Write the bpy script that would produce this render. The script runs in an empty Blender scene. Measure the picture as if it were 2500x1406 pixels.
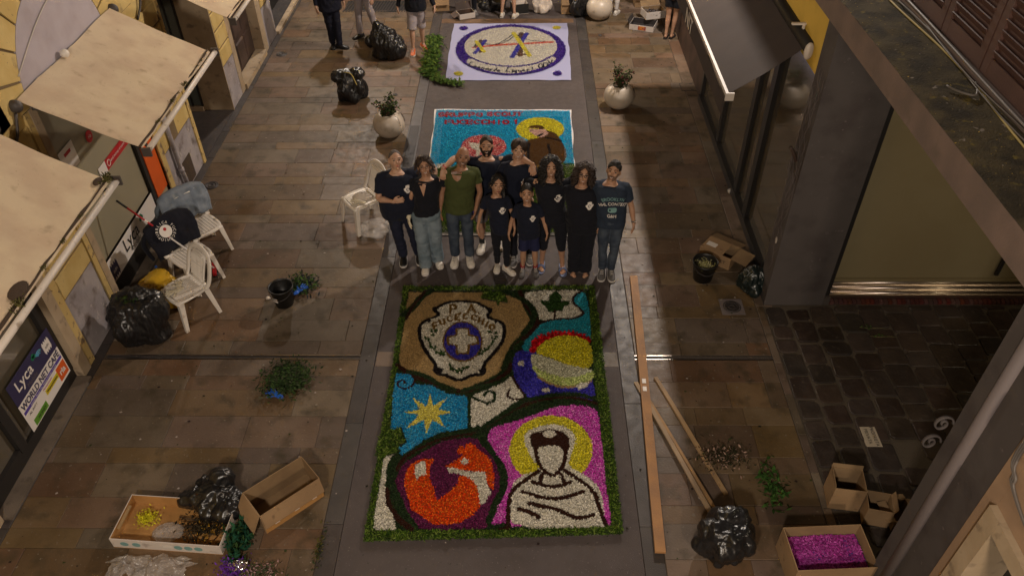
import bpy, bmesh, math, random
import numpy as np
from mathutils import Vector, Matrix, Euler, noise
from mathutils.bvhtree import BVHTree
random.seed(7)
SC = bpy.context.scene
COL = SC.collection
R = math.radians

# ---------------------------------------------------------------- camera
CAM_H = 6.9
FPX, PITCH, YAW, ROLL = 1899.2138, 0.724094479, 0.0187640827, -0.0120211443
def cam_axes():
    cp, sp = math.cos(PITCH), math.sin(PITCH)
    F = Vector((0, cp, -sp)); X = Vector((1, 0, 0)); U = Vector((0, sp, cp))
    cr, sr = math.cos(ROLL), math.sin(ROLL)
    X2 = cr*X + sr*U; U2 = -sr*X + cr*U
    Z = Matrix.Rotation(YAW, 3, 'Z')
    return Z @ X2, Z @ U2, Z @ F
AX, AU, AF = cam_axes()
cd = bpy.data.cameras.new('camera'); cam = bpy.data.objects.new('camera', cd); COL.objects.link(cam)
m = Matrix((AX, AU, -AF)).transposed().to_4x4(); m.translation = Vector((0, 0, CAM_H)); cam.matrix_world = m
cd.sensor_width = 36; cd.lens = FPX/2500*36; cd.clip_start = .05; cd.clip_end = 400
SC.camera = cam
def G(px, py, z=0.0):
    """point of the horizontal plane at height z seen at a photo pixel"""
    d = AF + (px-1250)/FPX*AX - (py-703)/FPX*AU
    t = (z-CAM_H)/d.z
    return Vector((d.x*t, d.y*t, z))

# ---------------------------------------------------------------- night sky, exposure
w = bpy.data.worlds.new('World'); SC.world = w; w.use_nodes = True
bg = w.node_tree.nodes['Background']; bg.inputs[0].default_value = (.95, .74, .62, 1); bg.inputs[1].default_value = .05
SC.view_settings.view_transform = 'Standard'; SC.view_settings.look = 'None'
SC.view_settings.exposure = 0; SC.view_settings.gamma = 1; SC.view_settings.use_curve_mapping = False
cy = SC.cycles
cy.use_denoising = True
cy.max_bounces = 5; cy.diffuse_bounces = 3; cy.glossy_bounces = 3; cy.transmission_bounces = 4; cy.transparent_max_bounces = 8
cy.caustics_reflective = False; cy.caustics_refractive = False
# street lamps (position of the light source, watts, size, colour); their lanterns are built in the lamp section
LAMPS = [((3.12, 13.4, 5.75), 1800, .13, (1, .87, .76)),
         ((2.5, -2.2, 4.4), 600, .18, (1, .80, .60)),
         ((-3.9, 18.6, 5.6), 950, .15, (1, .87, .76)),
         ((-1.6, -3.0, 7.2), 1850, .3, (1, .86, .72)),
         ((7.6, 4.6, 3.3), 72, .12, (1, .84, .56))]

# ---------------------------------------------------------------- materials
def S(r, g, b):
    f = lambda c: (c/255/12.92) if c/255 <= .04045 else ((c/255+.055)/1.055)**2.4
    return (f(r), f(g), f(b), 1)
def mat(name, col, rough=.7, spec=.5, metal=0, n1=None, bump=0, bscale=60, rand=0, coat=0.0, dirt=None, attr=None, trans=0, alpha=1, sheen=0, n1scale=3, emit=None, rlo=None):
    """col: base; n1: second colour mixed by large noise; dirt: (colour, scale, amount); rand: brightness change per object"""
    m = bpy.data.materials.new(name); m.use_nodes = True
    nt = m.node_tree; N = nt.nodes; L = nt.links; b = N['Principled BSDF']
    if len(col) == 3: col = (*col, 1)
    b.inputs['Roughness'].default_value = rough; b.inputs['Metallic'].default_value = metal
    b.inputs['Specular IOR Level'].default_value = spec; b.inputs['Coat Weight'].default_value = coat
    b.inputs['Transmission Weight'].default_value = trans; b.inputs['Alpha'].default_value = alpha
    b.inputs['Sheen Weight'].default_value = sheen
    if emit: b.inputs['Emission Color'].default_value = (*emit[:3], 1); b.inputs['Emission Strength'].default_value = emit[3]
    tc = N.new('ShaderNodeTexCoord')
    geo = N.new('ShaderNodeNewGeometry')
    cur = None
    if attr:
        a = N.new('ShaderNodeVertexColor'); a.layer_name = attr; cur = a.outputs['Color']
    else:
        rgb = N.new('ShaderNodeRGB'); rgb.outputs[0].default_value = col; cur = rgb.outputs[0]
    def mix(fac, a_, b_, mode='MIX'):
        x = N.new('ShaderNodeMix'); x.data_type = 'RGBA'; x.blend_type = mode
        if isinstance(fac, float): x.inputs[0].default_value = fac
        else: L.new(fac, x.inputs[0])
        for k, v in ((6, a_), (7, b_)):
            if isinstance(v, tuple): x.inputs[k].default_value = v if len(v) == 4 else (*v, 1)
            else: L.new(v, x.inputs[k])
        return x.outputs[2]
    def nz(scale, detail=4, lo=.4, hi=.62, dist=0.0):
        n = N.new('ShaderNodeTexNoise'); n.inputs['Scale'].default_value = scale; n.inputs['Detail'].default_value = detail
        n.inputs['Distortion'].default_value = dist
        L.new(geo.outputs['Position'], n.inputs['Vector'])
        mr = N.new('ShaderNodeMapRange'); mr.inputs[1].default_value = lo; mr.inputs[2].default_value = hi
        L.new(n.outputs['Fac'], mr.inputs[0]); return mr.outputs[0]
    if n1: cur = mix(nz(n1scale), cur, n1)
    if rand:
        oi = N.new('ShaderNodeObjectInfo')
        mr = N.new('ShaderNodeMapRange'); mr.inputs[3].default_value = 1-rand; mr.inputs[4].default_value = 1+rand
        L.new(oi.outputs['Random'], mr.inputs[0])
        hs = N.new('ShaderNodeHueSaturation'); L.new(cur, hs.inputs['Color']); L.new(mr.outputs[0], hs.inputs['Value'])
        ml = N.new('ShaderNodeMath'); ml.operation = 'MULTIPLY'; ml.inputs[1].default_value = 7.31; L.new(oi.outputs['Random'], ml.inputs[0])
        fr = N.new('ShaderNodeMath'); fr.operation = 'FRACT'; L.new(ml.outputs[0], fr.inputs[0])
        m2 = N.new('ShaderNodeMapRange'); m2.inputs[3].default_value = .485; m2.inputs[4].default_value = .512
        L.new(fr.outputs[0], m2.inputs[0]); L.new(m2.outputs[0], hs.inputs['Hue'])
        m3 = N.new('ShaderNodeMapRange'); m3.inputs[3].default_value = .75; m3.inputs[4].default_value = 1.25
        ml2 = N.new('ShaderNodeMath'); ml2.operation = 'MULTIPLY'; ml2.inputs[1].default_value = 31.7; L.new(oi.outputs['Random'], ml2.inputs[0])
        fr2 = N.new('ShaderNodeMath'); fr2.operation = 'FRACT'; L.new(ml2.outputs[0], fr2.inputs[0])
        L.new(fr2.outputs[0], m3.inputs[0]); L.new(m3.outputs[0], hs.inputs['Saturation'])
        cur = hs.outputs[0]
    if dirt:
        for dc, sc, lo, hi in dirt: cur = mix(nz(sc, 6, lo, hi), cur, dc)
    L.new(cur, b.inputs['Base Color'])
    if rlo is not None:
        mr = N.new('ShaderNodeMapRange'); mr.inputs[3].default_value = rlo; mr.inputs[4].default_value = rough
        L.new(nz(9, 6, .35, .65), mr.inputs[0]); L.new(mr.outputs[0], b.inputs['Roughness'])
    if bump:
        n = N.new('ShaderNodeTexNoise'); n.inputs['Scale'].default_value = bscale; n.inputs['Detail'].default_value = 5
        L.new(geo.outputs['Position'], n.inputs['Vector'])
        bp = N.new('ShaderNodeBump'); bp.inputs['Strength'].default_value = bump; bp.inputs['Distance'].default_value = .01
        L.new(n.outputs['Fac'], bp.inputs['Height']); L.new(bp.outputs[0], b.inputs['Normal'])
    return m
M = {}
def DM(name, *a, **k): M[name] = mat(name, *a, **k); return M[name]
gum = ((.03, .025, .02), 70, .70, .73)
DM('slab', (.100, .066, .040), .60, .45, n1=(.134, .093, .060), bump=.25, bscale=40, rand=.24, rlo=.47,
   dirt=[((.046, .034, .018), 4, .52, .74), ((.16, .13, .10), 23, .645, .70), ((.06, .045, .035), 55, .66, .70)], n1scale=1.6)
DM('threshold_stone', (.15, .118, .09), .7, .4, n1=(.11, .085, .065), bump=.3, dirt=[((.07, .055, .04), 8, .58, .72)])
DM('mortar', (.062, .046, .032), .85, bump=.4)
DM('asphalt', (.074, .060, .058), .75, .4, n1=(.060, .048, .047), bump=.5, bscale=180, n1scale=1.2,
   dirt=[((.03, .025, .022), 15, .69, .71), ((.17, .15, .14), 60, .66, .72)], rlo=.6)
DM('dark_stone', (.044, .038, .036), .55, .5, n1=(.056, .048, .045), bump=.3, bscale=90, rand=.2, dirt=[((.15, .13, .12), 30, .68, .74)], rlo=.4)
DM('porphyry', (.028, .020, .017), .65, .4, n1=(.042, .030, .024), bump=.7, bscale=22, rand=.35, dirt=[((.065, .05, .04), 12, .6, .75)], rlo=.4)
DM('joint_sand', (.070, .054, .038), .9, bump=.6, bscale=80)
DM('yellow_plaster', (.50, .36, .13), .85, .3, n1=(.58, .44, .18), bump=.25, bscale=50, dirt=[((.24, .18, .10), 5, .60, .78), ((.12, .10, .08), 18, .68, .74)])
DM('yellow_trim', (.52, .38, .15), .85, .3, bump=.2, dirt=[((.20, .14, .09), 7, .57, .66), ((.10, .07, .05), 20, .64, .70)])
DM('grey_plaster', (.29, .26, .27), .9, .3, n1=(.36, .33, .34), bump=.3, bscale=30, dirt=[((.15, .12, .11), 5, .55, .72), ((.42, .38, .36), 14, .62, .7)])
DM('lilac_plaster', (.42, .38, .42), .85, .3, n1=(.38, .34, .37), bump=.15, dirt=[((.30, .25, .24), 3, .6, .85)])
DM('jamb_stone', (.40, .31, .21), .8, .4, n1=(.33, .25, .16), bump=.3, bscale=30, dirt=[((.20, .15, .10), 8, .58, .72)])
DM('groove', (.17, .12, .065), .9)
DM('awning_cloth', (.62, .51, .36), .85, .3, n1=(.54, .42, .30), bump=.35, bscale=7, dirt=[((.38, .30, .20), 6, .62, .78), ((.20, .15, .11), 60, .70, .73)])
DM('awning_rust', (.30, .17, .12), .9, n1=(.45, .30, .22))
DM('white_metal', (.62, .56, .50), .45, .5, dirt=[((.30, .25, .2), 12, .62, .74)])
DM('grime', (.055, .035, .022), .95, bump=.6)
DM('moss', (.09, .085, .035), .95, bump=.8, bscale=120, n1=(.17, .15, .06), n1scale=40)
DM('black_metal', (.018, .016, .015), .4)
DM('dark_wood', (.040, .024, .018), .6, n1=(.075, .045, .035), bump=.3)
DM('brown_shutter', (.060, .026, .019), .6, n1=(.075, .034, .025), bump=.15)
DM('glass_dark', (.085, .070, .048), .09, 1.0, coat=.5)
DM('glass_green', (.10, .12, .11), .08, 1.0, coat=.5)
DM('glass_clear', (.9, .95, .92), .02, .5, trans=1)
DM('blind', (.22, .18, .10), .8, .3, bump=.05, n1=(.20, .16, .085), n1scale=1)
DM('film', (.30, .27, .19), .35, .5, n1=(.27, .245, .17), n1scale=.8)
DM('grey_paint', (.074, .064, .062), .75, .3, n1=(.066, .057, .055), bump=.12, bscale=25, dirt=[((.052, .042, .042), 3, .50, .72), ((.12, .10, .10), 16, .68, .74)])
DM('grey_pale_and_lit', (.14, .118, .118), .7, .35, bump=.12, bscale=25)  # pale grey; on the pilaster moulding it stands in for light
DM('beige_wall', (.32, .215, .135), .88, .3, n1=(.27, .18, .115), bump=.15, bscale=70)
DM('yellow_wall', (.62, .42, .07), .85, .3, n1=(.55, .37, .06))
DM('ledge_side', (.17, .12, .10), .85, bump=.3, n1=(.13, .095, .08), dirt=[((.12, .09, .07), 5, .58, .75)])
DM('ledge_top', (.085, .066, .032), .95, .2, bump=1, bscale=60, n1=(.035, .028, .016), n1scale=5,
   dirt=[((.17, .13, .03), 9, .60, .72), ((.45, .30, .04), 38, .685, .71), ((.28, .24, .20), 14, .68, .74)])
DM('steel', (.55, .48, .42), .28, .5, metal=1)
DM('brown_awning', (.040, .027, .022), .8, .3, n1=(.034, .023, .019), bump=.15)
DM('white_paint', (.50, .45, .40), .5)
DM('plastic_white', (.72, .67, .60), .35, .5, dirt=[((.45, .38, .30), 15, .64, .75)])
DM('bag_black', (.009, .009, .010), .31, .6, bump=.15, bscale=40)
DM('bag_green', (.007, .013, .013), .3, .6, bump=.25, bscale=25)
DM('bag_yellow', (.50, .30, .02), .35, .5, bump=.3, bscale=20)
DM('bag_white', (.62, .55, .48), .5, bump=.4, bscale=20)
DM('clear_plastic', (.55, .52, .50), .12, 1.0, alpha=.32, bump=.8, bscale=35, n1=(.8, .76, .72), n1scale=15)
DM('foil', (.8, .8, .8), .15, metal=1, bump=.5, bscale=30)
DM('cardboard', (.30, .195, .105), .8, .3, n1=(.25, .16, .085), bump=.15, dirt=[((.16, .10, .055), 9, .62, .74)])
DM('cardboard_in', (.24, .16, .085), .85, .3, n1=(.20, .13, .07), n1scale=5)
DM('orange_card', (.42, .22, .07), .8, n1=(.33, .17, .05))
DM('white_card', (.55, .50, .46), .6, dirt=[((.35, .3, .27), 8, .62, .75)])
DM('tape', (.62, .58, .54), .4)
DM('wood_plank', (.36, .215, .09), .65, .4, n1=(.27, .165, .08), bump=.3, bscale=30, rand=.05, dirt=[((.24, .12, .04), 14, .66, .73)])
DM('bucket_black', (.010, .010, .010), .4)
DM('planter_stone', (.50, .43, .35), .38, .5, n1=(.45, .385, .31), dirt=[((.25, .20, .15), 6, .62, .8)])
DM('soil', (.04, .03, .02), .95, bump=.8)
DM('iron', (.035, .030, .030), .5, .5, bump=.2)
DM('cast_iron', (.06, .05, .045), .55, .5, bump=.4)
DM('attr', (.5, .5, .5), .9, .03, attr='Col')
DM('attr_gloss', (.5, .5, .5), .42, .5, attr='Col')
DM('red', (.42, .012, .018), .45); DM('black', (.012, .012, .012), .5); DM('white', (.72, .68, .64), .5)
DM('orange', (.62, .10, .012), .5); DM('navy_print', (.03, .025, .075), .45); DM('purple_print', (.08, .05, .30), .5)
DM('green_print', (.01, .16, .07), .5); DM('yellow_print', (.60, .48, .02), .5); DM('grass_print', (.10, .26, .02), .5)
DM('cyan_print', (.05, .25, .40), .5); DM('teal_print', (.16, .30, .30), .5)
DM('blue_glove', (.01, .10, .50), .4); DM('cream_glove', (.60, .54, .40), .5); DM('hose_yellow', (.33, .25, .06), .6)
DM('cable', (.10, .085, .07), .6); DM('grey_cable', (.13, .115, .105), .5)
DM('photo_print', (.30, .03, .02), .4, n1=(.55, .20, .03), n1scale=12, dirt=[((.10, .02, .12), 9, .55, .6)])
DM('water_stain', (.08, .06, .045), .35)
DM('tile_cream', (.42, .36, .28), .6, dirt=[((.2, .16, .12), 10, .6, .75)])
DM('brick_red', (.065, .018, .013), .8, rand=.3, bump=.3)

# ---------------------------------------------------------------- mesh helpers
class MB:
    def __init__(s): s.v = []; s.f = []; s.mi = []; s.cur = 0; s.cols = None
    def add(s, vs, fs):
        o = len(s.v); s.v.extend([tuple(p) for p in vs]); s.f.extend([tuple(i+o for i in q) for q in fs]); s.mi.extend([s.cur]*len(fs)); return s
    def box(s, x0, x1, y0, y1, z0, z1):
        return s.add([(x0,y0,z0),(x1,y0,z0),(x1,y1,z0),(x0,y1,z0),(x0,y0,z1),(x1,y0,z1),(x1,y1,z1),(x0,y1,z1)],
                     [(0,3,2,1),(4,5,6,7),(0,1,5,4),(1,2,6,5),(2,3,7,6),(3,0,4,7)])
    def obox(s, c, size, rot=(0,0,0)):
        E = Euler(rot).to_matrix(); c = Vector(c); h = [d/2 for d in size]
        vs = [c+E@Vector((i*h[0], j*h[1], k*h[2])) for k in (-1,1) for i,j in ((-1,-1),(1,-1),(1,1),(-1,1))]
        return s.add(vs, [(0,3,2,1),(4,5,6,7),(0,1,5,4),(1,2,6,5),(2,3,7,6),(3,0,4,7)])
    def prism(s, poly, z0, z1):
        n = len(poly)
        a = sum(poly[i][0]*poly[(i+1)%n][1]-poly[(i+1)%n][0]*poly[i][1] for i in range(n))
        if a < 0: poly = poly[::-1]
        vs = [(p[0],p[1],z0) for p in poly]+[(p[0],p[1],z1) for p in poly]
        return s.add(vs, [tuple(range(n-1,-1,-1)), tuple(range(n,2*n))]+[(i,(i+1)%n,n+(i+1)%n,n+i) for i in range(n)])
    def slab(s, x0, x1, y0, y1, z0, z1, b=.006, t=(0,0,0,0)):
        """block with a chamfered top"""
        vs = [(x0,y0,z0),(x1,y0,z0),(x1,y1,z0),(x0,y1,z0),(x0,y0,z1-b),(x1,y0,z1-b),(x1,y1,z1-b),(x0,y1,z1-b),
              (x0+b,y0+b,z1+t[0]),(x1-b,y0+b,z1+t[1]),(x1-b,y1-b,z1+t[2]),(x0+b,y1-b,z1+t[3])]
        f = [(8,9,10,11)]
        for a in (0,4):
            f += [(a,a+1,a+5,a+4),(a+1,a+2,a+6,a+5),(a+2,a+3,a+7,a+6),(a+3,a,a+4,a+7)]
        return s.add(vs, f)
    def ring(s, rings, cap=True, closed=True):
        n = len(rings[0]); vs = [p for r in rings for p in r]; f = []
        for i in range(len(rings)-1):
            for j in range(n if closed else n-1):
                k = (j+1) % n; f.append((i*n+j, i*n+k, (i+1)*n+k, (i+1)*n+j))
        if cap and closed: f.append(tuple(range(n-1,-1,-1))); f.append(tuple((len(rings)-1)*n+j for j in range(n)))
        return s.add(vs, f)
    def tube(s, pts, rad, seg=8, smooth=0, flat=1.0, up=None):
        pts = [Vector(p) for p in pts]
        if not hasattr(rad, '__len__'): rad = [rad]*len(pts)
        if smooth:
            P = []; Q = []
            for i in range(len(pts)-1):
                p0 = pts[max(i-1,0)]; p1 = pts[i]; p2 = pts[i+1]; p3 = pts[min(i+2,len(pts)-1)]
                for k in range(smooth):
                    t = k/smooth
                    P.append(.5*((2*p1)+(p2-p0)*t+(2*p0-5*p1+4*p2-p3)*t*t+(3*p1-p0-3*p2+p3)*t**3)); Q.append(rad[i]*(1-t)+rad[i+1]*t)
            P.append(pts[-1]); Q.append(rad[-1]); pts, rad = P, Q
        T = []
        for i in range(len(pts)):
            d = pts[min(i+1,len(pts)-1)]-pts[max(i-1,0)]
            T.append(d.normalized() if d.length > 1e-9 else Vector((0,0,1)))
        n = (Vector(up) if up else (Vector((0,0,1)) if abs(T[0].z) < .9 else Vector((0,1,0))))
        rings = []
        for i, p in enumerate(pts):
            n = (n-T[i]*n.dot(T[i]))
            n = n.normalized() if n.length > 1e-6 else T[i].orthogonal().normalized()
            b = T[i].cross(n)
            rings.append([p+(b*math.cos(a)+n*flat*math.sin(a))*rad[i] for a in [2*math.pi*k/seg for k in range(seg)]])
        return s.ring(rings)
    def lathe(s, prof, seg=24, c=(0,0,0), sx=1, sy=1):
        rings = [[(c[0]+r*math.cos(a)*sx, c[1]+r*math.sin(a)*sy, c[2]+z) for a in [2*math.pi*k/seg for k in range(seg)]] for r, z in prof]
        return s.ring(rings)
    def ell(s, c, r, seg=16, rings=10, E=None):
        c = Vector(c); rs = []
        for i in range(rings+1):
            th = math.pi*min(max(i/rings, .02), .98)
            rr = []
            for k in range(seg):
                a = 2*math.pi*k/seg; v = Vector((r[0]*math.sin(th)*math.cos(a), r[1]*math.sin(th)*math.sin(a), -r[2]*math.cos(th)))
                rr.append(c+(E@v if E else v))
            rs.append(rr)
        return s.ring(rs)
    def quad(s, a, b, c, d): return s.add([a,b,c,d], [(0,1,2,3)])
    def mesh(s, name):
        me = bpy.data.meshes.new(name); me.from_pydata(s.v, [], s.f); me.update(); return me
    def build(s, name, mats, parent=None, smooth=False, kind=None):
        me = s.mesh(name)
        for m_ in (mats if isinstance(mats, (list, tuple)) else [mats]): me.materials.append(M[m_] if isinstance(m_, str) else m_)
        if any(s.mi): me.polygons.foreach_set('material_index', s.mi)
        if smooth: me.polygons.foreach_set('use_smooth', [True]*len(me.polygons))
        return link(name, me, parent, kind)
def link(name, me, parent=None, kind=None):
    o = bpy.data.objects.new(name, me); COL.objects.link(o)
    if parent: o.parent = parent
    if kind: o['kind'] = kind
    return o
def tag(o, label, cat, group=None, kind=None):
    o['label'] = label; o['category'] = cat
    if group: o['group'] = group
    if kind: o['kind'] = kind
    return o
def thing(name, label, cat, loc=(0,0,0), rz=0, group=None):
    o = bpy.data.objects.new(name, None); o.empty_display_size = .2; COL.objects.link(o)
    o.location = loc; o.rotation_euler = (0,0,rz); return tag(o, label, cat, group)
def structure(name): 
    o = bpy.data.objects.new(name, None); COL.objects.link(o); o['kind'] = 'structure'; return o
def dup(o, parent=None, loc=None, rz=None, label=None):
    c = o.copy(); COL.objects.link(c); c.parent = parent
    if loc is not None: c.location = loc
    if rz is not None: c.rotation_euler = (0,0,rz)
    if label: c['label'] = label
    for ch in list(o.children): dup(ch, c)
    return c
def evalmesh(o):
    dg = bpy.context.evaluated_depsgraph_get(); dg.update()
    me = bpy.data.meshes.new_from_object(o.evaluated_get(dg), depsgraph=dg)
    return me
def remesh(mb, voxel, smooth=2, deci=None):
    me = mb.mesh('tmp'); o = bpy.data.objects.new('tmp', me); COL.objects.link(o)
    md = o.modifiers.new('r', 'REMESH'); md.mode = 'VOXEL'; md.voxel_size = voxel; md.use_smooth_shade = True
    if smooth: sm = o.modifiers.new('s', 'SMOOTH'); sm.factor = .5; sm.iterations = smooth
    if deci: d = o.modifiers.new('d', 'DECIMATE'); d.ratio = deci
    out = evalmesh(o); bpy.data.objects.remove(o); bpy.data.meshes.remove(me)
    return out
def displace(me, fn):
    n = len(me.vertices); co = np.empty(n*3); no = np.empty(n*3)
    me.vertices.foreach_get('co', co); me.vertices.foreach_get('normal', no)
    co = co.reshape(-1,3); no = no.reshape(-1,3)
    for i in range(n):
        d = fn(Vector(co[i]), Vector(no[i]))
        co[i] += no[i]*d
    me.vertices.foreach_set('co', co.ravel()); me.update()
def colmesh(name, V, F, C, matn='attr', parent=None, kind=None, smooth=False):
    """V (n,3), F (k,4) quads, C (k,3) colour per face"""
    me = bpy.data.meshes.new(name); V = np.asarray(V, float); F = np.asarray(F, int)
    me.vertices.add(len(V)); me.vertices.foreach_set('co', V.ravel())
    k = F.shape[1]
    me.loops.add(F.size); me.loops.foreach_set('vertex_index', F.ravel())
    me.polygons.add(len(F)); me.polygons.foreach_set('loop_start', np.arange(0, F.size, k)); me.polygons.foreach_set('loop_total', np.full(len(F), k))
    me.update(calc_edges=True)
    at = me.color_attributes.new('Col', 'FLOAT_COLOR', 'CORNER')
    cc = np.ones((len(F), k, 4)); cc[:, :, :3] = np.asarray(C)[:, None, :]
    at.data.foreach_set('color', cc.ravel())
    if smooth: me.polygons.foreach_set('use_smooth', [True]*len(F))
    me.materials.append(M[matn]); return link(name, me, parent, kind)
_fonts = {}
def text_mesh(txt, size=1.0, shear=0, align='CENTER', bold=0.0):
    cu = bpy.data.curves.new('t', 'FONT'); cu.body = txt; cu.size = size; cu.shear = shear; cu.align_x = align; cu.align_y = 'CENTER'; cu.offset = bold; cu.resolution_u = 3
    o = bpy.data.objects.new('t', cu); COL.objects.link(o); me = evalmesh(o); bpy.data.objects.remove(o); return me
def text_on(txt, size, origin, ux, uy, matn, parent, off=.003, shear=0, align='CENTER', bold=0.0, name='lettering', sx=1):
    """flat print: text in the plane spanned by ux, uy at origin"""
    me = text_mesh(txt, size, shear, align, bold); ux = Vector(ux).normalized(); uy = Vector(uy).normalized(); n = ux.cross(uy); og = Vector(origin)+n*off
    for v in me.vertices: v.co = og+ux*v.co.x*sx+uy*v.co.y
    me.materials.clear(); me.materials.append(M[matn]); me.update()
    return link(name, me, parent)
# ================================================================ the street surface
def pieces(parent, name, items, matn, b=.003, amp=.004):
    for (x0, x1, y0, y1) in items:
        z = random.uniform(-amp, amp*.6)
        mb = MB(); mb.slab(x0, x1, y0, y1, -.05, z, b, [random.uniform(-.0012, .0012) for _ in range(4)])
        mb.build(name, matn, parent)
gm = MB(); gm.box(-60, 60, -40, 90, -.4, -.06); gm.build('ground', 'mortar', kind='structure')
def rows(y0, y1, xs0, xs1, pat, lens, gap=.0022, jit=.0):
    out = []; y = y0; k = 0
    while y < y1:
        d = pat[k % len(pat)]*random.uniform(.93, 1.07); k += 1
        if y < 6.52 < y+d+.06: d = 6.49-y if 6.49-y > .08 else .05
        x = xs0-random.uniform(0, .5)
        while x < xs1-.02:
            l = random.choice(lens)*random.uniform(.85, 1.15)
            a, b_ = max(x, xs0), min(x+l, xs1)
            if xs1-b_ < .18: b_ = xs1
            if b_-a > .05: out.append((a+gap, b_-gap*.6, y+gap, y+d-gap*.6))
            x = b_ if b_ == xs1 else x+l
        y += d
        if abs(y-6.49) < .03: y = 6.57
    return out
pat = [.43, .21, .41, .42, .21, .40, .22, .36]
bed = MB(); bed.box(-5.26, -1.985, 1.5, 24, -.055, -.010); pl_ = bed.build('left_pavement', 'mortar', kind='structure')
L_rows = rows(1.9, 20.5, -5.13, -1.99, pat, [.75, .95, 1.25, .6])
holes_L = [(-4.55, 10.45), (-4.72, 14.0)]
pieces(pl_, 'paving_slab', L_rows[:298], 'slab')
bed = MB(); bed.box(1.36, 3.115, 1.5, 24, -.055, -.010); pr_ = bed.build('right_pavement', 'mortar', kind='structure')
R_rows = rows(2.2, 20.5, 1.365, 3.02, [.41, .21, .43, .24, .40, .36, .21], [.45, .6, .8, .95])
pieces(pr_, 'paving_slab', R_rows[:298], 'slab')
# thin stone border beside the cobbles
y = 1.6
while y < 7.45:
    d = random.uniform(.35, .9); e = min(y+d, 7.45); pieces(pr_, 'border_stone', [(3.03, 3.115, y, e-.006)], 'slab', amp=.002); y += d
y = 7.45
while y < 20:
    d = random.uniform(.6, 1.1); pieces(pr_, 'border_stone', [(3.03, 3.24, y, y+d-.006)], 'slab', amp=.002); y += d
for i in range(22):
    y = 1.6+i*.86; pieces(pl_, 'kerb_stone', [(-5.25, -5.136, y, y+.852)], 'dark_stone', amp=.002)
rd = MB(); rd.box(-1.79, 1.155, 1, 30, -.06, -.004); rd.build('road', 'asphalt', kind='structure')
for nm, a, b_, w_ in (('left_gutter_strip', -1.985, -1.795, .19), ('right_gutter_strip', 1.16, 1.357, .2)):
    bb = MB(); bb.box(a, b_, 1.2, 24, -.055, -.012); bo = bb.build(nm, 'mortar', kind='structure')
    y = 1.4
    while y < 22:
        d = random.uniform(1.2, 1.6); pieces(bo, 'strip_slab', [(a, b_, y, y+d-.006)], 'dark_stone', amp=.002); y += d
# lighter patch blocks let into the edge of the asphalt, as in the photo
for (px0, py0, px1, py1) in ((918, 862, 985, 893),):
    a = G(px0, py1); b_ = G(px1, py0); pieces(bo, 'patch_block', [(-1.785, -1.56, 6.38, 6.62), (.95, 1.15, 6.38, 6.62), (-1.78, 1.1, 16.5, 16.72)], 'slab', amp=.001)
# slot drains
for i, (x0, x1, yy, lab) in enumerate(((-5.1, -1.8, 6.53, 'long dark slot drain crossing the left pavement beside the bin bag'), (1.18, 3.03, 6.53, 'metal slot drain under the planks, crossing the right pavement'), (-5.0, -1.9, 16.95, 'dark slot drain crossing the far end of the left pavement'))):
    t = thing('slot_drain', lab, 'drain', (x0, yy, 0), 0, 'slot drains across the pavement')
    mb = MB(); mb.box(0, x1-x0, -.026, .026, -.03, -.009); mb.build('channel', 'iron' if i != 1 else 'cast_iron', t)
    mb = MB(); mb.box(0, x1-x0, -.034, -.027, -.03, .001); mb.build('rim', 'steel', t)
    mb = MB(); mb.box(0, x1-x0, .027, .034, -.03, .001); mb.build('rim', 'steel', t)
# porphyry setts of the private court
bed = MB(); bed.box(3.12, 8.5, 1.0, 7.74, -.055, -.016); ct = bed.build('courtyard', 'joint_sand', kind='structure')
def sett(x0, x1, y0, y1):
    g_ = .017 if x0 < 3.9 else .009; j = lambda: random.uniform(-.012, .012); z = random.uniform(-.006, .004)
    n = []
    for (cx_, cy_) in ((x0+g_, y0+g_), (x1-g_, y0+g_), (x1-g_, y1-g_), (x0+g_, y1-g_)): n.append((cx_+j(), cy_+j()))
    pts = []
    for i in range(4):
        a = Vector(n[i]); p = Vector(n[i-1]); q = Vector(n[(i+1) % 4]); c = random.uniform(.01, .045)
        pts += [a+(p-a).normalized()*c, a+(q-a).normalized()*c]
    c0 = sum(pts, Vector((0, 0)))/8
    vs = [(p.x, p.y, -.05) for p in pts]+[(p.x, p.y, z-.007) for p in pts]+[((c0+(p-c0)*.94).x, (c0+(p-c0)*.94).y, z+random.uniform(-.002, .002)) for p in pts]
    mb = MB(); mb.add(vs, [tuple(range(16, 24))]+[(i, (i+1) % 8, 8+(i+1) % 8, 8+i) for i in range(8)]+[(8+i, 8+(i+1) % 8, 16+(i+1) % 8, 16+i) for i in range(8)])
    return mb
x = 3.12
k = 0; ns = 0
while x < 6.75:
    wd = (.27, .30, .33)[k] if k < 3 else random.uniform(.29, .34); y = 2.1+random.uniform(-.3, 0)
    while y < 7.45:
        d = random.uniform(.22, .40); e = min(y+d, 7.47)
        if e-y > .08 and not (x < 4.2 < x+wd+.0 and 5.0 < y+d/2 < 5.35):
            sett(x, x+wd, y, e).build('sett', 'porphyry', ct); ns += 1
        y += d
    x += wd; k += 1
# carved PROPRIETA PRIVATA stone
a = G(2100, 1094); b_ = G(2147, 1038)
t = thing('boundary_stone', 'small pale stone plate lettered PROPRIETA PRIVATA set among the dark setts', 'plaque', ((a.x+b_.x)/2+.01, (a.y+b_.y)/2, 0))
mb = MB(); mb.slab(-.085, .085, -.135, .135, -.04, .006, .004); mb.build('plate', 'tile_cream', t)
text_on('PROPRIETA', .055, (.035, 0, .006), (0, -1, 0), (1, 0, 0), 'iron', t, .002, sx=.95); text_on('PRIVATA', .055, (-.035, 0, .006), (0, -1, 0), (1, 0, 0), 'iron', t, .002, sx=.95)
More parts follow.
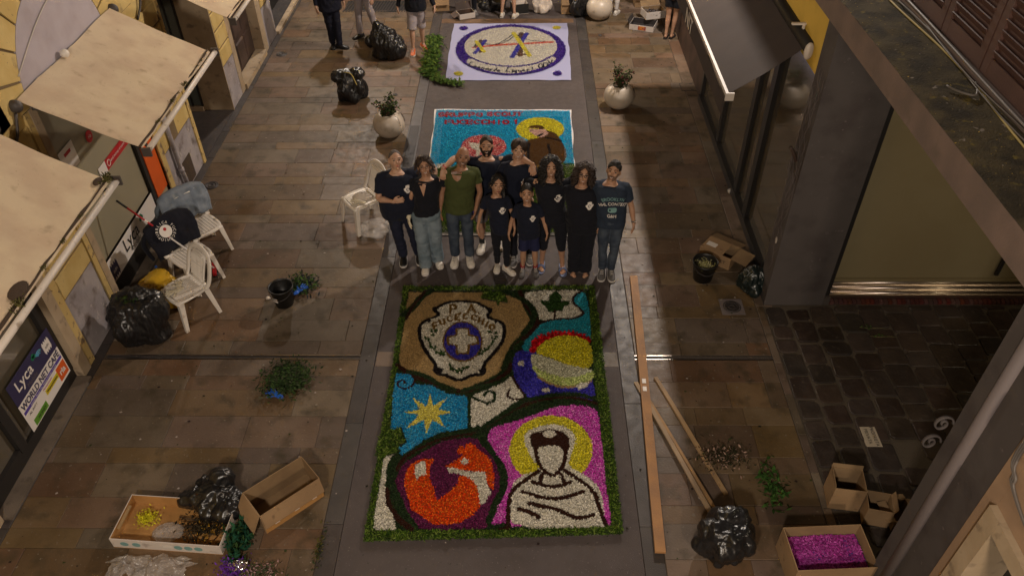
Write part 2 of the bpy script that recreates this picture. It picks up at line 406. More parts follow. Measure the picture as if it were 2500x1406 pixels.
# manholes, valve covers, gratings
def cover(loc, r, lab, square=None):
    t = thing('manhole_cover', lab, 'manhole cover', loc)
    if square:
        mb = MB(); mb.slab(-r, r, -square, square, -.02, .004, .003); mb.build('lid', 'slab', t)
        for s in (-1, 1):
            mb = MB(); mb.box(s*(r+.004)-.004, s*(r+.004)+.004, -square-.008, square+.008, -.02, .005); mb.build('frame', 'iron', t)
            mb = MB(); mb.box(-r, r, s*(square+.004)-.004, s*(square+.004)+.004, -.02, .005); mb.build('frame', 'iron', t)
        for s in (-1, 1): mb = MB(); mb.box(-.03, .03, s*square*.8-.012, s*square*.8+.012, .0, .0055); mb.build('lifting_slot', 'black', t)
        return
    mb = MB(); mb.lathe([(0.001, .004), (r*.25, .005), (r*.27, .008), (r*.45, .008), (r*.47, .004), (r*.62, .004), (r*.64, .008), (r*.82, .008), (r*.84, .003), (r*.9, .003), (r*.92, .007), (r, .006), (r*1.01, -.02)], 28); mb.build('lid', 'iron', t, True)
cover(G(516, 453), .11, 'small round iron cover near the downpipe of the yellow building'); cover(G(688, 133), .11, 'small round iron cover near the brown door'); cover(G(1787, 749), .115, 'round ribbed iron cover on the right pavement near the dark green bag')
t = thing('valve_plate', 'pale square stone around the round iron cover on the right', 'paving plate', G(1787, 749)); mb = MB(); mb.slab(-.15, .15, -.15, .15, -.02, .0035, .003); mb.build('plate', 'grey_pale_and_lit', t)
cover(G(1688, 213), .20, 'square paved hatch with iron rim by the brown awning', .14)
cover(G(965, 232), .045, 'tiny round cap in the paving beyond the left planter'); cover(G(1465, 87), .04, 'tiny round cap in the paving beside the far planter')
def grating(c, w_, l_, n, lab, along='y'):
    t = thing('drain_grate', lab, 'grate', c, 0, 'iron drain gratings')
    mb = MB(); mb.box(-w_/2, w_/2, -l_/2, l_/2, -.05, -.003); mb.build('pit', 'black', t)
    for s in (-1, 1): mb = MB(); mb.box(s*w_/2-.012, s*w_/2+.012, -l_/2, l_/2, -.02, .006); mb.build('side_bar', 'iron', t)
    for k in range(n):
        y = -l_/2+(k+.5)*l_/n; mb = MB(); mb.box(-w_/2+.014, w_/2-.014, y-l_/n*.27, y+l_/n*.27, -.02, .005); mb.build('grate_bar', 'iron', t)
a = G(1003, 360); grating((-1.89, a.y, 0), .19, 1.45, 40, 'long narrow iron grating in the gutter strip behind the first man')
a = G(1221, 690); grating((a.x, a.y-.02, 0), .17, .52, 16, 'short black grating in the asphalt at the edge of the front flower carpet')
t = thing('drain_grate', 'big slanted-bar grating behind the walking man at the far end', 'grate', G(935, 18), 0, 'iron drain gratings')
mb = MB(); mb.box(-.85, .85, -.3, .38, -.04, .0); mb.build('pit', 'black', t)
for k in range(26): mb = MB(); x = -.85+k*.066; mb.obox((x+.03, .04, .004), (.03, .66, .012), (0, 0, -.12)); mb.build('grate_bar', 'iron', t)

# ================================================================ left: yellow building
XF = -5.25
yb = thing('yellow_building', 'old yellow plastered building with arched shopfronts and awnings along the left pavement', 'building', (XF, 0, 0))
def part(name, m_, boxes, parent=yb, smooth=False, mats=None):
    mb = MB()
    for b_ in boxes: mb.box(*b_)
    return mb.build(name, m_, parent, smooth)
D = -.45
# local x: 0 = facade plane, negative = inside
for (y0, y1, z0, z1) in ((-2, 4.25, 2.9, 7.6), (4.25, 20, 2.9, 7.6)): part('wall', 'yellow_plaster', [(D, 0, y0, y1, z0, z1)])
part('wall', 'yellow_plaster', [(D, 0, -2, 4.14, 0, 2.898)])
def pier(y0, y1, base, trims=(1, 1), rust=True, x=0):
    part('pier_base', 'grey_plaster', [(D, x-.004, y0, y1, 0, base)]); part('pier', 'yellow_plaster', [(D, x-.012, y0, y1, base+.002, 2.898)])
    if trims[0]: part('trim', 'yellow_trim', [(x-.1, x+.018, y0, y0+.13, .0, 2.897)])
    if trims[1]: part('trim', 'yellow_trim', [(x-.1, x+.018, y1-.09, y1, .0, 2.897)])
    a = y0+(.145 if trims[0] else .02); b_ = y1-(.105 if trims[1] else .02)
    if rust:
        z = base+.02
        while z < 2.6:
            o = MB(); o.slab(0, b_-a, 0, .285, -.01, .02, .012)
            me = o.v; o.v = [(x-.008+p[2], a+p[0], z+p[1]) for p in me]; o.f = [q for q in o.f]; o.build('rustication_block', 'yellow_plaster', yb); z += .31
    part('groove_backing', 'groove', [(x-.02, x-.006, a-.008, b_+.008, base+.004, 2.6)])
pier(6.37, 7.34, .92)
pier(9.62, 10.98, .84); pier(12.68, 13.28, .80, (0, 0)); pier(15.28, 15.95, .8, (0, 0)); pier(18.0, 19.8, .8, (0, 0))
def jamb(y0, y1, h=2.897, x=.03): part('jamb', 'jamb_stone', [(-.4, x, y0, y1, 0, h)])
jamb(6.2, 6.365); jamb(7.345, 7.47, x=.022); jamb(4.15, 4.26); jamb(13.285, 13.48, x=.0); jamb(15.0, 15.275, x=0)
part('patch', 'grime', [(-.002, .002, 10.12, 10.52, .03, .44)]); part('patch', 'groove', [(-.01, .016, 10.05, 10.34, .87, 1.9)])
# arches: lilac lunettes with wedge blocks round them
def arch(yc, zc, r):
    mb = MB(); n = 28; mb.prism([(math.cos(math.pi*i/n)*r, math.sin(math.pi*i/n)*r) for i in range(n+1)], 0, .02)
    mb.v = [(p[2]+.001, yc+p[0], zc+p[1]) for p in mb.v]; mb.build('lunette', 'lilac_plaster', yb)
    mb = MB(); mb.ring([[(.003, yc+math.cos(math.pi*i/n)*q, zc+math.sin(math.pi*i/n)*q) for i in range(n+1)] for q in (r+.004, r+.85)], False, False); mb.build('groove_backing', 'groove', yb)
    mb = MB(); mb.tube([(.03, yc-r*.98, zc+.35), (.032, yc-.4, zc+.62), (.034, yc+.1, zc+.78), (.032, yc+r*.55, zc+.82)], .008, 5, 3); mb.build('cable', 'white_paint', yb, True)
    nb = 11
    for k in range(nb):
        a0 = math.pi*(k+.045)/nb; a1 = math.pi*(k+.955)/nb; r0 = r+.012; r1 = r+.84
        ring = []
        for q, aa in ((r0, (a0, (a0+a1)/2, a1)), (r1, (a1, (a0+a1)/2, a0))):
            for a in aa: ring.append((math.cos(a)*q, math.sin(a)*q))
        mb = MB(); mb.prism(ring, .002, .024); mb.v = [(p[2], yc+p[0], zc+p[1]) for p in mb.v]; mb.build('voussoir', 'yellow_plaster', yb)
arch(8.4, 2.90, 1.0); arch(5.2, 2.90, .95)
mb = MB(); mb.ell((.09, 8.25, 3.12), (.05, .05, .05), 12, 8); mb.build('wall_light', 'plastic_white', yb, True)
# shop 1
part('window_frame', 'black_metal', [(-.2, -.06, 4.27, 6.19, 0.03, .17)]); part('window_frame', 'black_metal', [(-.2, -.05, 6.06, 6.19, .172, 2.8)]); part('window_frame', 'black_metal', [(-.2, -.05, 4.27, 4.95, .172, .24)])
part('window_frame', 'black_metal', [(-.2, -.05, 4.96, 5.08, .172, 2.8)])
part('window_pane', 'glass_dark', [(-.14, -.10, 4.27, 4.955, .242, 2.8)]); part('window_pane', 'glass_dark', [(-.14, -.10, 5.082, 6.058, .172, 2.8)])
part('threshold', 'threshold_stone', [(-.3, .11, 4.27, 6.19, 0, .028)])
part('interior', 'film', [(-.445, -.43, 4.27, 6.19, 0, 2.8)]); part('interior', 'film', [(-.43, -.30, 5.4, 6.0, 1.0, 1.6)])
# poster on shop 1
def flat(name, matn, y0, y1, z0, z1, x, parent=yb, th=.003): return part(name, matn, [(x-th, x, y0, y1, z0, z1)], parent)
po = thing('poster', 'shop poster reading LYCA MOBILE and WORLD NET CAFE on the near shop window', 'poster', (XF-.04, 5.22, .2))
flat('sheet', 'white', 0, .90, 0, .40, 0, po); flat('sheet', 'navy_print', 0, .90, .402, .70, 0, po)
ty, tz = (0, 1, 0), (0, 0, 1)
text_on('Lyca', .19, (0, .27, .57), ty, tz, 'white', po, sx=1.0, bold=.002); text_on('Mobile', .075, (0, .36, .452), ty, tz, 'grey_pale_and_lit', po)
text_on('WORLD NET CAFÉ', .115, (0, .45, .335), ty, tz, 'navy_print', po, sx=.86, bold=.003)
flat('stripe', 'purple_print', .02, .88, .245, .285, .0015, po); text_on('Internet · Phone · Fax · Money Transfer · Copies', .03, (.0015, .45, .265), ty, tz, 'white', po)
text_on('MoneyGram', .04, (0, .5, .215), ty, tz, 'red', po); flat('label', 'yellow_print', .42, .70, .115, .185, .0015, po); text_on('WesternUnion', .04, (.0015, .56, .15), ty, tz, 'black', po, bold=.001)
flat('label', 'grass_print', .08, .36, .012, .1, .0015, po); text_on('MONEY', .05, (.0015, .24, .055), ty, tz, 'black', po); text_on('AL INTY', .045, (0, .16, .2), ty, tz, 'black', po)
flat('label', 'orange', .70, .885, .03, .22, .0015, po); text_on('ria', .11, (.0015, .79, .125), ty, tz, 'white', po, bold=.003)
def clover(x, y, z, s, par, mn='green_print'):
    for dy, dz in ((0, .4), (-.35, 0), (.35, 0)):
        mb = MB(); n = 14; mb.prism([(math.cos(2*math.pi*i/n)*s*.5, math.sin(2*math.pi*i/n)*s*.5) for i in range(n)], 0, .002); mb.v = [(x+p[2], y+dy*s+p[0], z+dz*s+p[1]) for p in mb.v]; mb.build('leaf_mark', mn, par)
clover(.002+.0015*0, .52, .62, .05, po)
def dents(y, z, w_, h_, par, mn, x=.001):
    fr = flat('badge', mn, y, y+w_, z, z+h_, x, par)
    for k in range(4):
        for s, zz in ((1, z+h_), (-1, z)):
            mb = MB(); a = y+w_*(k+.05)/4; mb.prism([(a, zz), (a+w_*.22, zz), (a+w_*.11, zz+s*h_*.28)], 0, .002); mb.v = [(x-.002+p[2], p[0], p[1]) for p in mb.v]; mb.build('badge_tooth', mn, par)
    text_on('adn', h_*.5, (x, y+w_/2, z+h_/2), ty, tz, 'white' if mn != 'white' else 'black', par)
dents(.70, .49, .14, .11, po, 'white')
for q in (.030, .05, .07):
    mb = MB(); mb.tube([(.002, .61+q*math.cos(a), .55+q*math.sin(a)) for a in (.6, 1.0, 1.5, 2.0, 2.5)], .006, 4); mb.build('wave_mark', 'cyan_print', po)
st = thing('window_sticker', 'round white sticker low on the leftmost pane of the near shop', 'sticker', (XF-.095, 4.42, .55)); mb = MB(); mb.lathe([(0.001, .002), (.13, .002), (.13, 0)], 20); mb.v = [(p[2], p[0], p[1]) for p in mb.v]; mb.build('disc', 'white', st); flat('stripe', 'red', -.11, .11, -.05, -.01, .004, st)
# shop 2: film covered glass, banner
part('window_pane', 'film', [(-.14, -.08, 7.5, 9.15, .63, 2.8)]); part('window_frame', 'black_metal', [(-.2, -.06, 7.48, 9.40, .02, .29)]); part('window_frame', 'black_metal', [(-.2, -.03, 9.155, 9.235, .292, 2.8)])
part('window_frame', 'jamb_stone', [(-.2, -.04, 9.24, 9.615, .02, .455)]); part('shop_panel', 'orange', [(-.2, -.02, 9.24, 9.60, .457, 2.3)]); part('dark_panel', 'black_metal', [(-.2, -.09, 7.48, 8.0, 1.9, 2.7)])
part('threshold', 'threshold_stone', [(-.3, .11, 7.48, 9.61, 0, .022)])
text_on('ria', .13, (-.018, 9.42, 1.55), ty, tz, 'white', yb)
bn = thing('banner', 'white LYCA MOBILE banner along the foot of the film covered shop window', 'banner', (XF-.05, 7.5, .295))
flat('sheet', 'white', 0, 1.64, 0, .325, 0, bn); text_on('Lyca', .27, (0, .78, .19), ty, tz, 'black', bn, bold=.003); text_on('Mobile', .11, (0, .86, .055), ty, tz, 'black', bn); clover(.002, 1.17, .23, .07, bn); dents(.08, .05, .2, .16, bn, 'navy_print')
rs = thing('window_strip', 'red strip reading Send money around the world with ria on the film covered window', 'sign', (XF-.07, 8.42, 1.46)); flat('sheet', 'red', 0, .78, 0, .145, 0, rs); text_on('Send money around the world', .058, (0, .46, .072), ty, tz, 'white', rs)
mb = MB(); mb.tube([(.003, .07+.04*math.cos(a), .072+.04*math.sin(a)) for a in np.linspace(0, 6.28, 14)], .006, 4); mb.build('ring_mark', 'white', rs); flat('sheet', 'white', -.2, -.004, 0, .145, 0, rs)
rs = thing('window_sign', 'round red ria sign on a clear tag behind the middle awning', 'sign', (XF-.06, 8.30, 2.03)); mb = MB(); mb.lathe([(0.001, .004), (.075, .004), (.075, 0)], 20); mb.v = [(p[2], p[0], p[1]) for p in mb.v]; mb.build('disc', 'red', rs); text_on('ria', .07, (.004, 0, 0), ty, tz, 'white', rs); flat('tag', 'film', .07, .26, -.06, .06, 0, rs)
rs = thing('paper_notice', 'white notice sheet at the left end of the film covered window', 'notice', (XF-.06, 7.6, 1.9)); flat('sheet', 'white', 0, .34, 0, .3, 0, rs); flat('stripe', 'red', .1, .25, .2, .24, .0015, rs)
# alcove
part('alcove_floor', 'dark_stone', [(-1.7, .0, 10.985, 12.66, -.02, .012)]); part('side_wall', 'jamb_stone', [(-.52, .012, 12.662, 12.679, .0, 2.895)]); part('side_wall', 'jamb_stone', [(-1.7, D-.002, 10.9, 10.983, 0, 2.895)])
part('plinth', 'jamb_stone', [(-1.7, -.52, 12.60, 12.68, .0, .10)]); part('plinth', 'jamb_stone', [(-.60, -.50, 12.681, 13.2, 0, .10)])
part('window_pane', 'glass_green', [(-1.7, -.72, 12.64, 12.66, .102, 2.8)]); part('window_frame', 'black_metal', [(-.72, -.70, 12.63, 12.67, .102, 2.8)]); part('window_pane', 'glass_green', [(-.70, -.545, 12.66, 12.665, .102, 2.8)]); part('window_frame', 'black_metal', [(-.545, -.523, 12.62, 12.66, .102, 2.8)])
part('wall', 'lilac_plaster', [(-1.8, -1.702, 10.9, 12.7, 0, 2.895)]); part('ceiling', 'jamb_stone', [(-1.7, D, 10.9, 12.7, 2.85, 2.9)])
# brown door
dr = part('door', 'dark_wood', [(-.24, -.20, 13.485, 14.995, .1, 2.6)])
for k in range(3):
    for z0, z1 in ((.16, .62), (.72, 1.5), (1.6, 2.4)):
        a = 13.53+k*.485; mb = MB(); mb.slab(a, a+.44, z0, z1, 0, .025, .02); mb.v = [(-.2+p[2], p[0], p[1]) for p in mb.v]; mb.build('door_panel', 'dark_wood', dr)
mb = MB(); mb.ell((-.15, 14.1, 1.1), (.025, .025, .025), 8, 6); mb.build('handle', 'steel', dr)
part('step', 'jamb_stone', [(-.19, .04, 13.485, 14.995, 0, .10)])
part('step', 'jamb_stone', [(-.05, .06, 15.96, 17.99, 0, .06)]); part('door', 'black_metal', [(-.44, -.4, 15.96, 17.99, .02, 2.8)]); part('alcove_floor', 'dark_stone', [(-.398, -.052, 15.96, 17.99, -.01, .02)])
# downpipe
dp = MB(); dp.tube([(.05, 10.0, 2.7), (.05, 10.0, .42), (.05, 10.03, .36), (.05, 10.06, .0)], [.035, .035, .035, .035], 10); dpo = dp.build('downpipe', 'grey_plaster', yb, True)
for z in (.45, 1.6): mb = MB(); mb.lathe([(.036, -.03), (.048, -.03), (.048, .03), (.036, .03)], 12, (.05, 10.0, z)); mb.build('collar', 'grey_plaster', dpo, True)
mb = MB(); mb.box(-.02, .09, 10.0, 10.12, 0, .03); mb.build('pipe_shoe', 'cast_iron', dpo)
mb = MB(); mb.tube([(.04, 9.98, 1.28), (.05, 9.99, 1.05), (.04, 10.02, .8)], .012, 6); mb.build('hose_end', 'hose_yellow', dpo)

# awnings
def tuft(mb_cols, c, s, n=26):
    V, F, C = mb_cols
    for _ in range(n):
        d = Vector((random.gauss(0, 1), random.gauss(0, 1), random.gauss(.5, .8))).normalized(); o = Vector(c)+Vector((random.gauss(0, .18), random.gauss(0, .34), abs(random.gauss(0, .14))))*s
        b = d.orthogonal().normalized()*s*.045; e = o+d*s*random.uniform(.08, .32); i = len(V)
        V += [o-b, o+b, e+b*.6, e-b*.6]; F.append((i, i+1, i+2, i+3)); g = random.uniform(.4, 1.2); C.append((.10*g, .095*g, .035*g))
def awning(lab, y0, y1, xf, zf, xb=-5.2, zb=3.1, clumps=(), holes=(), near_open=True):
    t = thing('awning', lab, 'awning', (xf, (y0+y1)/2, zf), 0, 'cloth awnings on the yellow building'); h = (y1-y0)/2
    nx, ny = 22, 60; top = []
    for i in range(nx+1):
        u = i/nx; r = []
        for j in range(ny+1):
            v = j/ny; x = (xb-xf)*(1-u)+u*-.02; z = (zb-zf)*(1-u)+u*.03-.035*math.sin(math.pi*u)*(.6+.4*math.sin(math.pi*v))+.006*math.sin(v*9+u*3)+.016*noise.noise(Vector((u*2.5, v*4, y0)))+.010*math.exp(-((v-.52-.05*math.sin(u*4))/.03)**2)+.006*math.exp(-((v-.2)/.015)**2)
            r.append((x, -h+2*h*v, z))
        top.append(r)
    mb = MB(); mb.ring(top, False, False); mb.ring([[(p[0], p[1], p[2]-.004) for p in r[::-1]] for r in top], False, False); mb.build('cloth', 'awning_cloth', t, True)
    mb = MB(); mb.tube([(.03, -h-.03, 0), (.03, h+.03, 0)], .033, 12); b_ = mb.build('front_bar', 'white_metal', t, True)
    for s in (-1, 1): mb = MB(); mb.box(-.02, .075, s*(h+.035)-.012, s*(h+.035)+.012, -.05, .05); mb.build('end_cap', 'cast_iron', b_)
    mb = MB(); mb.tube([(-.045+random.uniform(-.006, .006), -h+2*h*k/14, .035+random.uniform(0, .012)) for k in range(15)], [random.uniform(.006, .02) for _ in range(15)], 6, 2); mb.build('dirt_line', 'grime', t, True)
    for v, s in holes:
        mb = MB(); mb.ell((-.09, -h+2*h*v, .075), (.05*s, .10*s, .012), 14, 6, Matrix.Rotation(.35, 3, 'Y')); mb.build('stain_spot', 'grime', t, True)
    for s in (-1, 1):
        mb = MB(); el = Vector(((xb-xf)*.55, s*(h-.55), (zb-zf)*.55-.16))
        mb.tube([(xb-xf+.04, s*(h-.12), zb-zf-.16), el], .022, 8); mb.tube([el, (0, s*(h-.1), -.02)], .02, 8); mb.ell(el, (.035, .035, .035), 8, 6); mb.build('folding_arm', 'cast_iron', t, True)
        mb = MB(); mb.ell((xb-xf+.0, s*(h+.06), zb-zf-.04), (.08, .06, .07), 10, 8); mb.tube([(xb-xf, s*(h+.1), zb-zf-.1), (xb-xf-.02, s*(h+.2), zb-zf-.3), (xb-xf-.03, s*(h+.38), zb-zf-.42)], .018, 6, 3); mb.build('bracket', 'cast_iron', t, True)
    acc = ([], [], [])
    for v, s in clumps: tuft(acc, (-.03, -h+2*h*v, .045), s*.8, 70)
    for k in range(26): tuft(acc, (-.05, random.uniform(-h, h), .03), .05, 10)
    colmesh('moss_tuft', *acc, parent=t, kind='stuff')
    return t
awning('pale cloth awning above the film covered shop, middle of the left side', 7.2, 9.6, -4.06, 2.5, clumps=((.22, .09), (.42, .10), (.5, .05), (.6, .11), (.86, .06), (.8, .05)))
awning('nearest cloth awning with dark spots, over the WORLD NET CAFE window', 3.9, 6.62, -4.19, 2.48, clumps=((.30, .16), (.99, .2), (.62, .08), (.76, .07), (.48, .09)), holes=((.36, 1.25), (.965, .75)))
awning('far cloth awning at the top edge, over the alcove', 10.64, 13.6, -4.1, 2.5)

# ================================================================ right: grey building over the court
gb = thing('grey_building', 'building on the right with grey painted portico, mossy ledge and louvred shutters', 'building', (0, 0, 0))
P = lambda n, m_, *b_: part(n, m_, b_, gb)
P('portico_pillar', 'grey_paint', (3.13, 3.885, 7.47, 7.80, 0, 3.838)); P('pillar_edge', 'black_metal', (3.886, 3.96, 7.52, 7.79, .12, 3.838))
P('pillar_plinth', 'cast_iron', (3.89, 3.97, 7.475, 7.518, 0, .12))
P('blind', 'blind', (3.962, 8.6, 7.745, 7.79, .235, 3.838)); P('blind_rail', 'blind', (3.965, 8.6, 7.70, 7.744, .19, .234))
P('sill_rail', 'steel', (3.93, 6.9, 7.66, 7.70, .10, .19)); P('sill_rail', 'steel', (3.93, 6.9, 7.60, 7.657, .07, .135)); P('sill_rail', 'steel', (3.93, 6.9, 7.545, 7.597, .05, .10))
for yy_, zz_ in ((7.70, .19), (7.657, .135), (7.597, .10)): mb = MB(); mb.tube([(3.935, yy_-.004, zz_), (6.9, yy_-.004, zz_)], .016, 12); mb.build('rail_glint_edge', 'steel', gb, True)  # round tubes added along the sill rails to catch a lamp glint
for k in range(50): x = 3.93+k*.058; P('brick', 'brick_red', (x, x+.048, 7.478, 7.543, 0, .045))
P('door_handle', 'black_metal', (6.10, 6.14, 7.70, 7.742, .3, .62)); P('side_wall', 'grey_paint', (8.6, 8.9, 1, 7.8, 0, 3.838))
P('ledge', 'ledge_side', (2.95, 3.52, -2.2, 13.3, 3.84, 4.085))
mb = MB(); nx, ny = 8, 200; rr = []
for i in range(nx+1):
    rr.append([(2.945+.575*i/nx, -2.2+15.5*j/ny, 4.104+.012*noise.noise(Vector((i*.9, j*.5, 0)))+.006*noise.noise(Vector((i*3, j*1.7, 4)))-(.012 if i in (0,) else 0)) for j in range(ny+1)])
mb.ring(rr, False, False); mb.v = mb.v; o = mb.build('ledge_moss', 'ledge_top', gb, True)
P('upper_wall', 'beige_wall', (3.54, 4.0, -2.2, 13.3, 3.84, 9)); P('court_ceiling', 'beige_wall', (3.53, 8.5, -2.2, 7.85, 3.84, 4.05)); P('window_sill', 'ledge_side', (3.46, 3.56, 2.0, 9.5, 4.10, 4.15))
yy = 8.55
for k in range(9):
    y1 = yy-.735*k; y0 = y1-.715; sh = P('shutter', 'brown_shutter', (3.50, 3.54, y0, y0+.085, 4.16, 6.1), (3.50, 3.54, y1-.085, y1, 4.16, 6.1), (3.501, 3.54, y0+.085, y1-.085, 4.16, 4.30), (3.501, 3.54, y0+.085, y1-.085, 5.95, 6.1), (3.525, 3.539, y0+.085, y1-.085, 4.3, 5.95))
    for q in range(20): mb = MB(); mb.obox((3.507, (y0+y1)/2, 4.335+q*.08), (.010, y1-y0-.175, .066), (0, R(-30), 0)); mb.build('slat', 'brown_shutter', sh)
# ledge cables
for k, (dx, m_) in enumerate(((.0, 'hose_yellow'), (.022, 'cable'), (.045, 'cable'))):
    mb = MB(); pts = [(3.40+dx+.035*math.sin(i*.9+k*1.3), 9.5-i*.42, 4.115+.01*k) for i in range(16)]; mb.tube(pts, .006 if k else .009, 6, 3); mb.build('cable', m_, gb, True)
mb = MB(); mb.tube([(3.44, 5.5, 4.12), (3.36, 5.3, 4.12), (3.26, 5.35, 4.12), (3.2, 5.45, 4.12)], .008, 6, 3); mb.build('cable', 'cable', gb, True)
mb = MB(); mb.tube([(3.47, 8.2, 4.16), (3.46, 6.5, 4.17), (3.45, 5.0, 4.16), (3.44, 3.5, 4.16)], .012, 6, 3); mb.build('cable', 'grey_cable', gb, True)
# shopfront north of the pillar
P('window_sill', 'black_metal', (3.2, 3.40, 7.81, 13.0, 0, .13)); 
for y0, y1 in ((7.81, 7.90), (9.20, 9.36), (9.84, 9.99), (11.3, 11.42), (12.9, 13.0)): P('window_frame', 'black_metal', (3.22, 3.38, y0, y1, .132, 2.95))
for y0, y1 in ((7.902, 9.198), (9.362, 9.838), (9.992, 11.298), (11.422, 12.898)): P('window_pane', 'glass_dark', (3.28, 3.32, y0, y1, .132, 2.95))
P('wall', 'yellow_wall', (3.2, 3.52, 7.81, 13.3, 2.97, 3.838)); P('wall', 'yellow_wall', (3.2, 3.6, 13.31, 22, 2.97, 7)); P('shop_wall', 'dark_wood', (3.24, 3.6, 13.01, 22, 0, 2.968)); P('upper_wall', 'yellow_wall', (3.53, 3.9, 13.31, 22, 7.002, 9))
# torn netting on the pillar's street side
acc = MB()
for k in range(46):
    y = random.uniform(7.49, 7.78); z = random.uniform(.8, 3.2); pts = [(3.122, y, z)]
    for q in range(5): pts.append((3.120-random.random()*.02, min(7.8, max(7.475, pts[-1][1]+random.uniform(-.06, .06))), pts[-1][2]-random.uniform(.03, .12)))
    acc.tube(pts, .0022, 3)
acc.build('torn_netting', 'grey_pale_and_lit', gb)
mb = MB(); mb.tube([(3.10, 7.6, 2.1), (3.02, 7.62, 2.25), (3.0, 7.62, 2.27)], .02, 8); mb.build('bracket_pin', 'dark_wood', gb, True)
mb = MB(); mb.lathe([(0.001, .004), (.045, .004), (.045, 0)], 16, (0, 0, 0), 1, .7); mb.v = [(3.128-p[2], 7.62+p[1], .95+p[0]) for p in mb.v]; mb.build('badge', 'white_paint', gb)
# near pilaster with moulding, beige wall and stone framed opening
P('portico_pilaster', 'grey_paint', (3.2, 3.7, 3.54, 3.69, 0, 3.838)); P('portico_pilaster', 'grey_paint', (3.215, 3.7, 3.13, 3.45, 0, 3.838))
mb = MB(); mb.tube([(3.215, 3.495, 0), (3.215, 3.495, 3.838)], .05, 16); mb.build('pilaster_moulding', 'grey_pale_and_lit', gb, True)  # paler than the pilaster: light on the round moulding is painted in
P('wall', 'beige_wall', (3.2, 3.6, 3.0, 3.128, 0, 3.838)); P('wall', 'beige_wall', (3.2, 3.6, 1.2, 2.998, 2.30, 3.838)); P('wall', 'beige_wall', (3.2, 3.6, -2.2, 1.198, 0, 3.838))
P('stone_surround', 'jamb_stone', (3.15, 3.5, 2.86, 2.998, 0, 2.298)); P('stone_surround', 'jamb_stone', (3.15, 3.5, 1.2, 2.858, 2.16, 2.298)); P('stone_surround', 'jamb_stone', (3.15, 3.5, 1.2, 1.33, 0, 2.158)); P('door', 'black_metal', (3.45, 3.5, 1.33, 2.858, 0, 2.158))
for yc, zc in ((3.66, 2.36), (3.68, 2.12)):
    mb = MB(); mb.tube([(3.17-.10+.075*(1-i/26)*math.cos(i*.42), yc-.02, zc+.085*(1-i/30)*math.sin(i*.42)) for i in range(24)], .008, 6, 2, 2.0); mb.build('iron_scroll', 'grey_paint', gb, True)
for k in range(3):
    mb = MB(); o_ = k*.018; mb.tube([(3.19, 3.09-o_, 3.6), (3.19, 3.10-o_, 2.75), (3.185, 3.02-o_, 2.62), (3.19, 3.00-o_, 2.55), (3.19, 2.80-o_, 2.48), (3.19, 2.5-o_, 2.44), (3.19, 1.5, 2.42-o_)], .009, 6, 4); mb.build('cable', 'grey_cable', gb, True)
for k in range(3): mb = MB(); mb.tube([(3.17-.01*k, 2.86+.09*math.cos(a)+.01*k, 2.93+.14*math.sin(a)) for a in np.linspace(0, 6.28, 22)], .012, 6); mb.build('cable_coil', 'grey_cable', gb, True)

# brown awning
ba = thing('shop_awning', 'dark brown retractable awning with white front bar over the right shopfront', 'awning', (3.2, 8.3, 2.57))
L_ = 5.2; rr = []
for i in range(13):
    u = i/12; rr.append([(0.0-.80*u, .0+L_*j/40, .60*(1-u)+.015-.03*math.sin(math.pi*u)+.003*math.sin(j*1.9+u*4)) for j in range(41)])
mb = MB(); mb.ring(rr, False, False); mb.ring([[(p[0], p[1], p[2]-.004) for p in r[::-1]] for r in rr], False, False); mb.build('cloth', 'brown_awning', ba, True)
mb = MB(); mb.box(-.845, -.81, -.05, L_, -.022, .022); mb.build('front_bar', 'white_paint', ba)
mb = MB(); mb.box(-.86, -.76, -.075, -.052, -.05, .045); mb.build('end_cap', 'white_paint', ba)
mb = MB(); rr = [[(-.852-.004*math.sin(j*.8), L_*j/40, -.036-.24*u) for j in range(41)] for u in (0, 1)]; mb.ring(rr, False, False); mb.build('valance', 'brown_awning', ba, True)
text_on('NIT', .30, (-.86, 2.42, -.155), (0, -1, 0), (0, 0, 1), 'white_paint', ba, .004, sx=1.1, bold=.006)
mb = MB(); mb.tube([(-.02, -.06, .58), (-.02, L_, .58)], .075, 14); mb.build('roller_box', 'black_metal', ba, True)
mb = MB(); mb.ell((-.04, -.09, .56), (.055, .03, .10), 14, 8); mb.build('end_cover', 'white_paint', ba, True)
mb = MB(); mb.box(-.16, .0, .28, .32, .70, .72); mb.box(-.03, -.01, .28, .32, .56, .7); mb.build('wall_bracket', 'white_metal', ba)
# ================================================================ flower carpets
rng = np.random.default_rng(5)
def crop(ox, oy, s): return lambda *pts: [(G(ox+x/s, oy+y/s).x, G(ox+x/s, oy+y/s).y) for x, y in pts]
def inpoly(X, Y, poly):
    ins = np.zeros(X.shape, bool); n = len(poly); j = n-1
    for i in range(n):
        xi, yi = poly[i]; xj, yj = poly[j]
        if yi != yj: ins ^= ((yi > Y) != (yj > Y)) & (X < (xj-xi)*(Y-yi)/(yj-yi)+xi)
        j = i
    return ins
def chaikin(p, n=2, closed=True):
    for _ in range(n):
        q = []; m_ = len(p)
        for i in range(m_ if closed else m_-1):
            a, b = p[i], p[(i+1) % m_]; q += [(a[0]*.75+b[0]*.25, a[1]*.75+b[1]*.25), (a[0]*.25+b[0]*.75, a[1]*.25+b[1]*.75)]
        if not closed: q = [p[0]]+q+[p[-1]]
        p = q
    return p
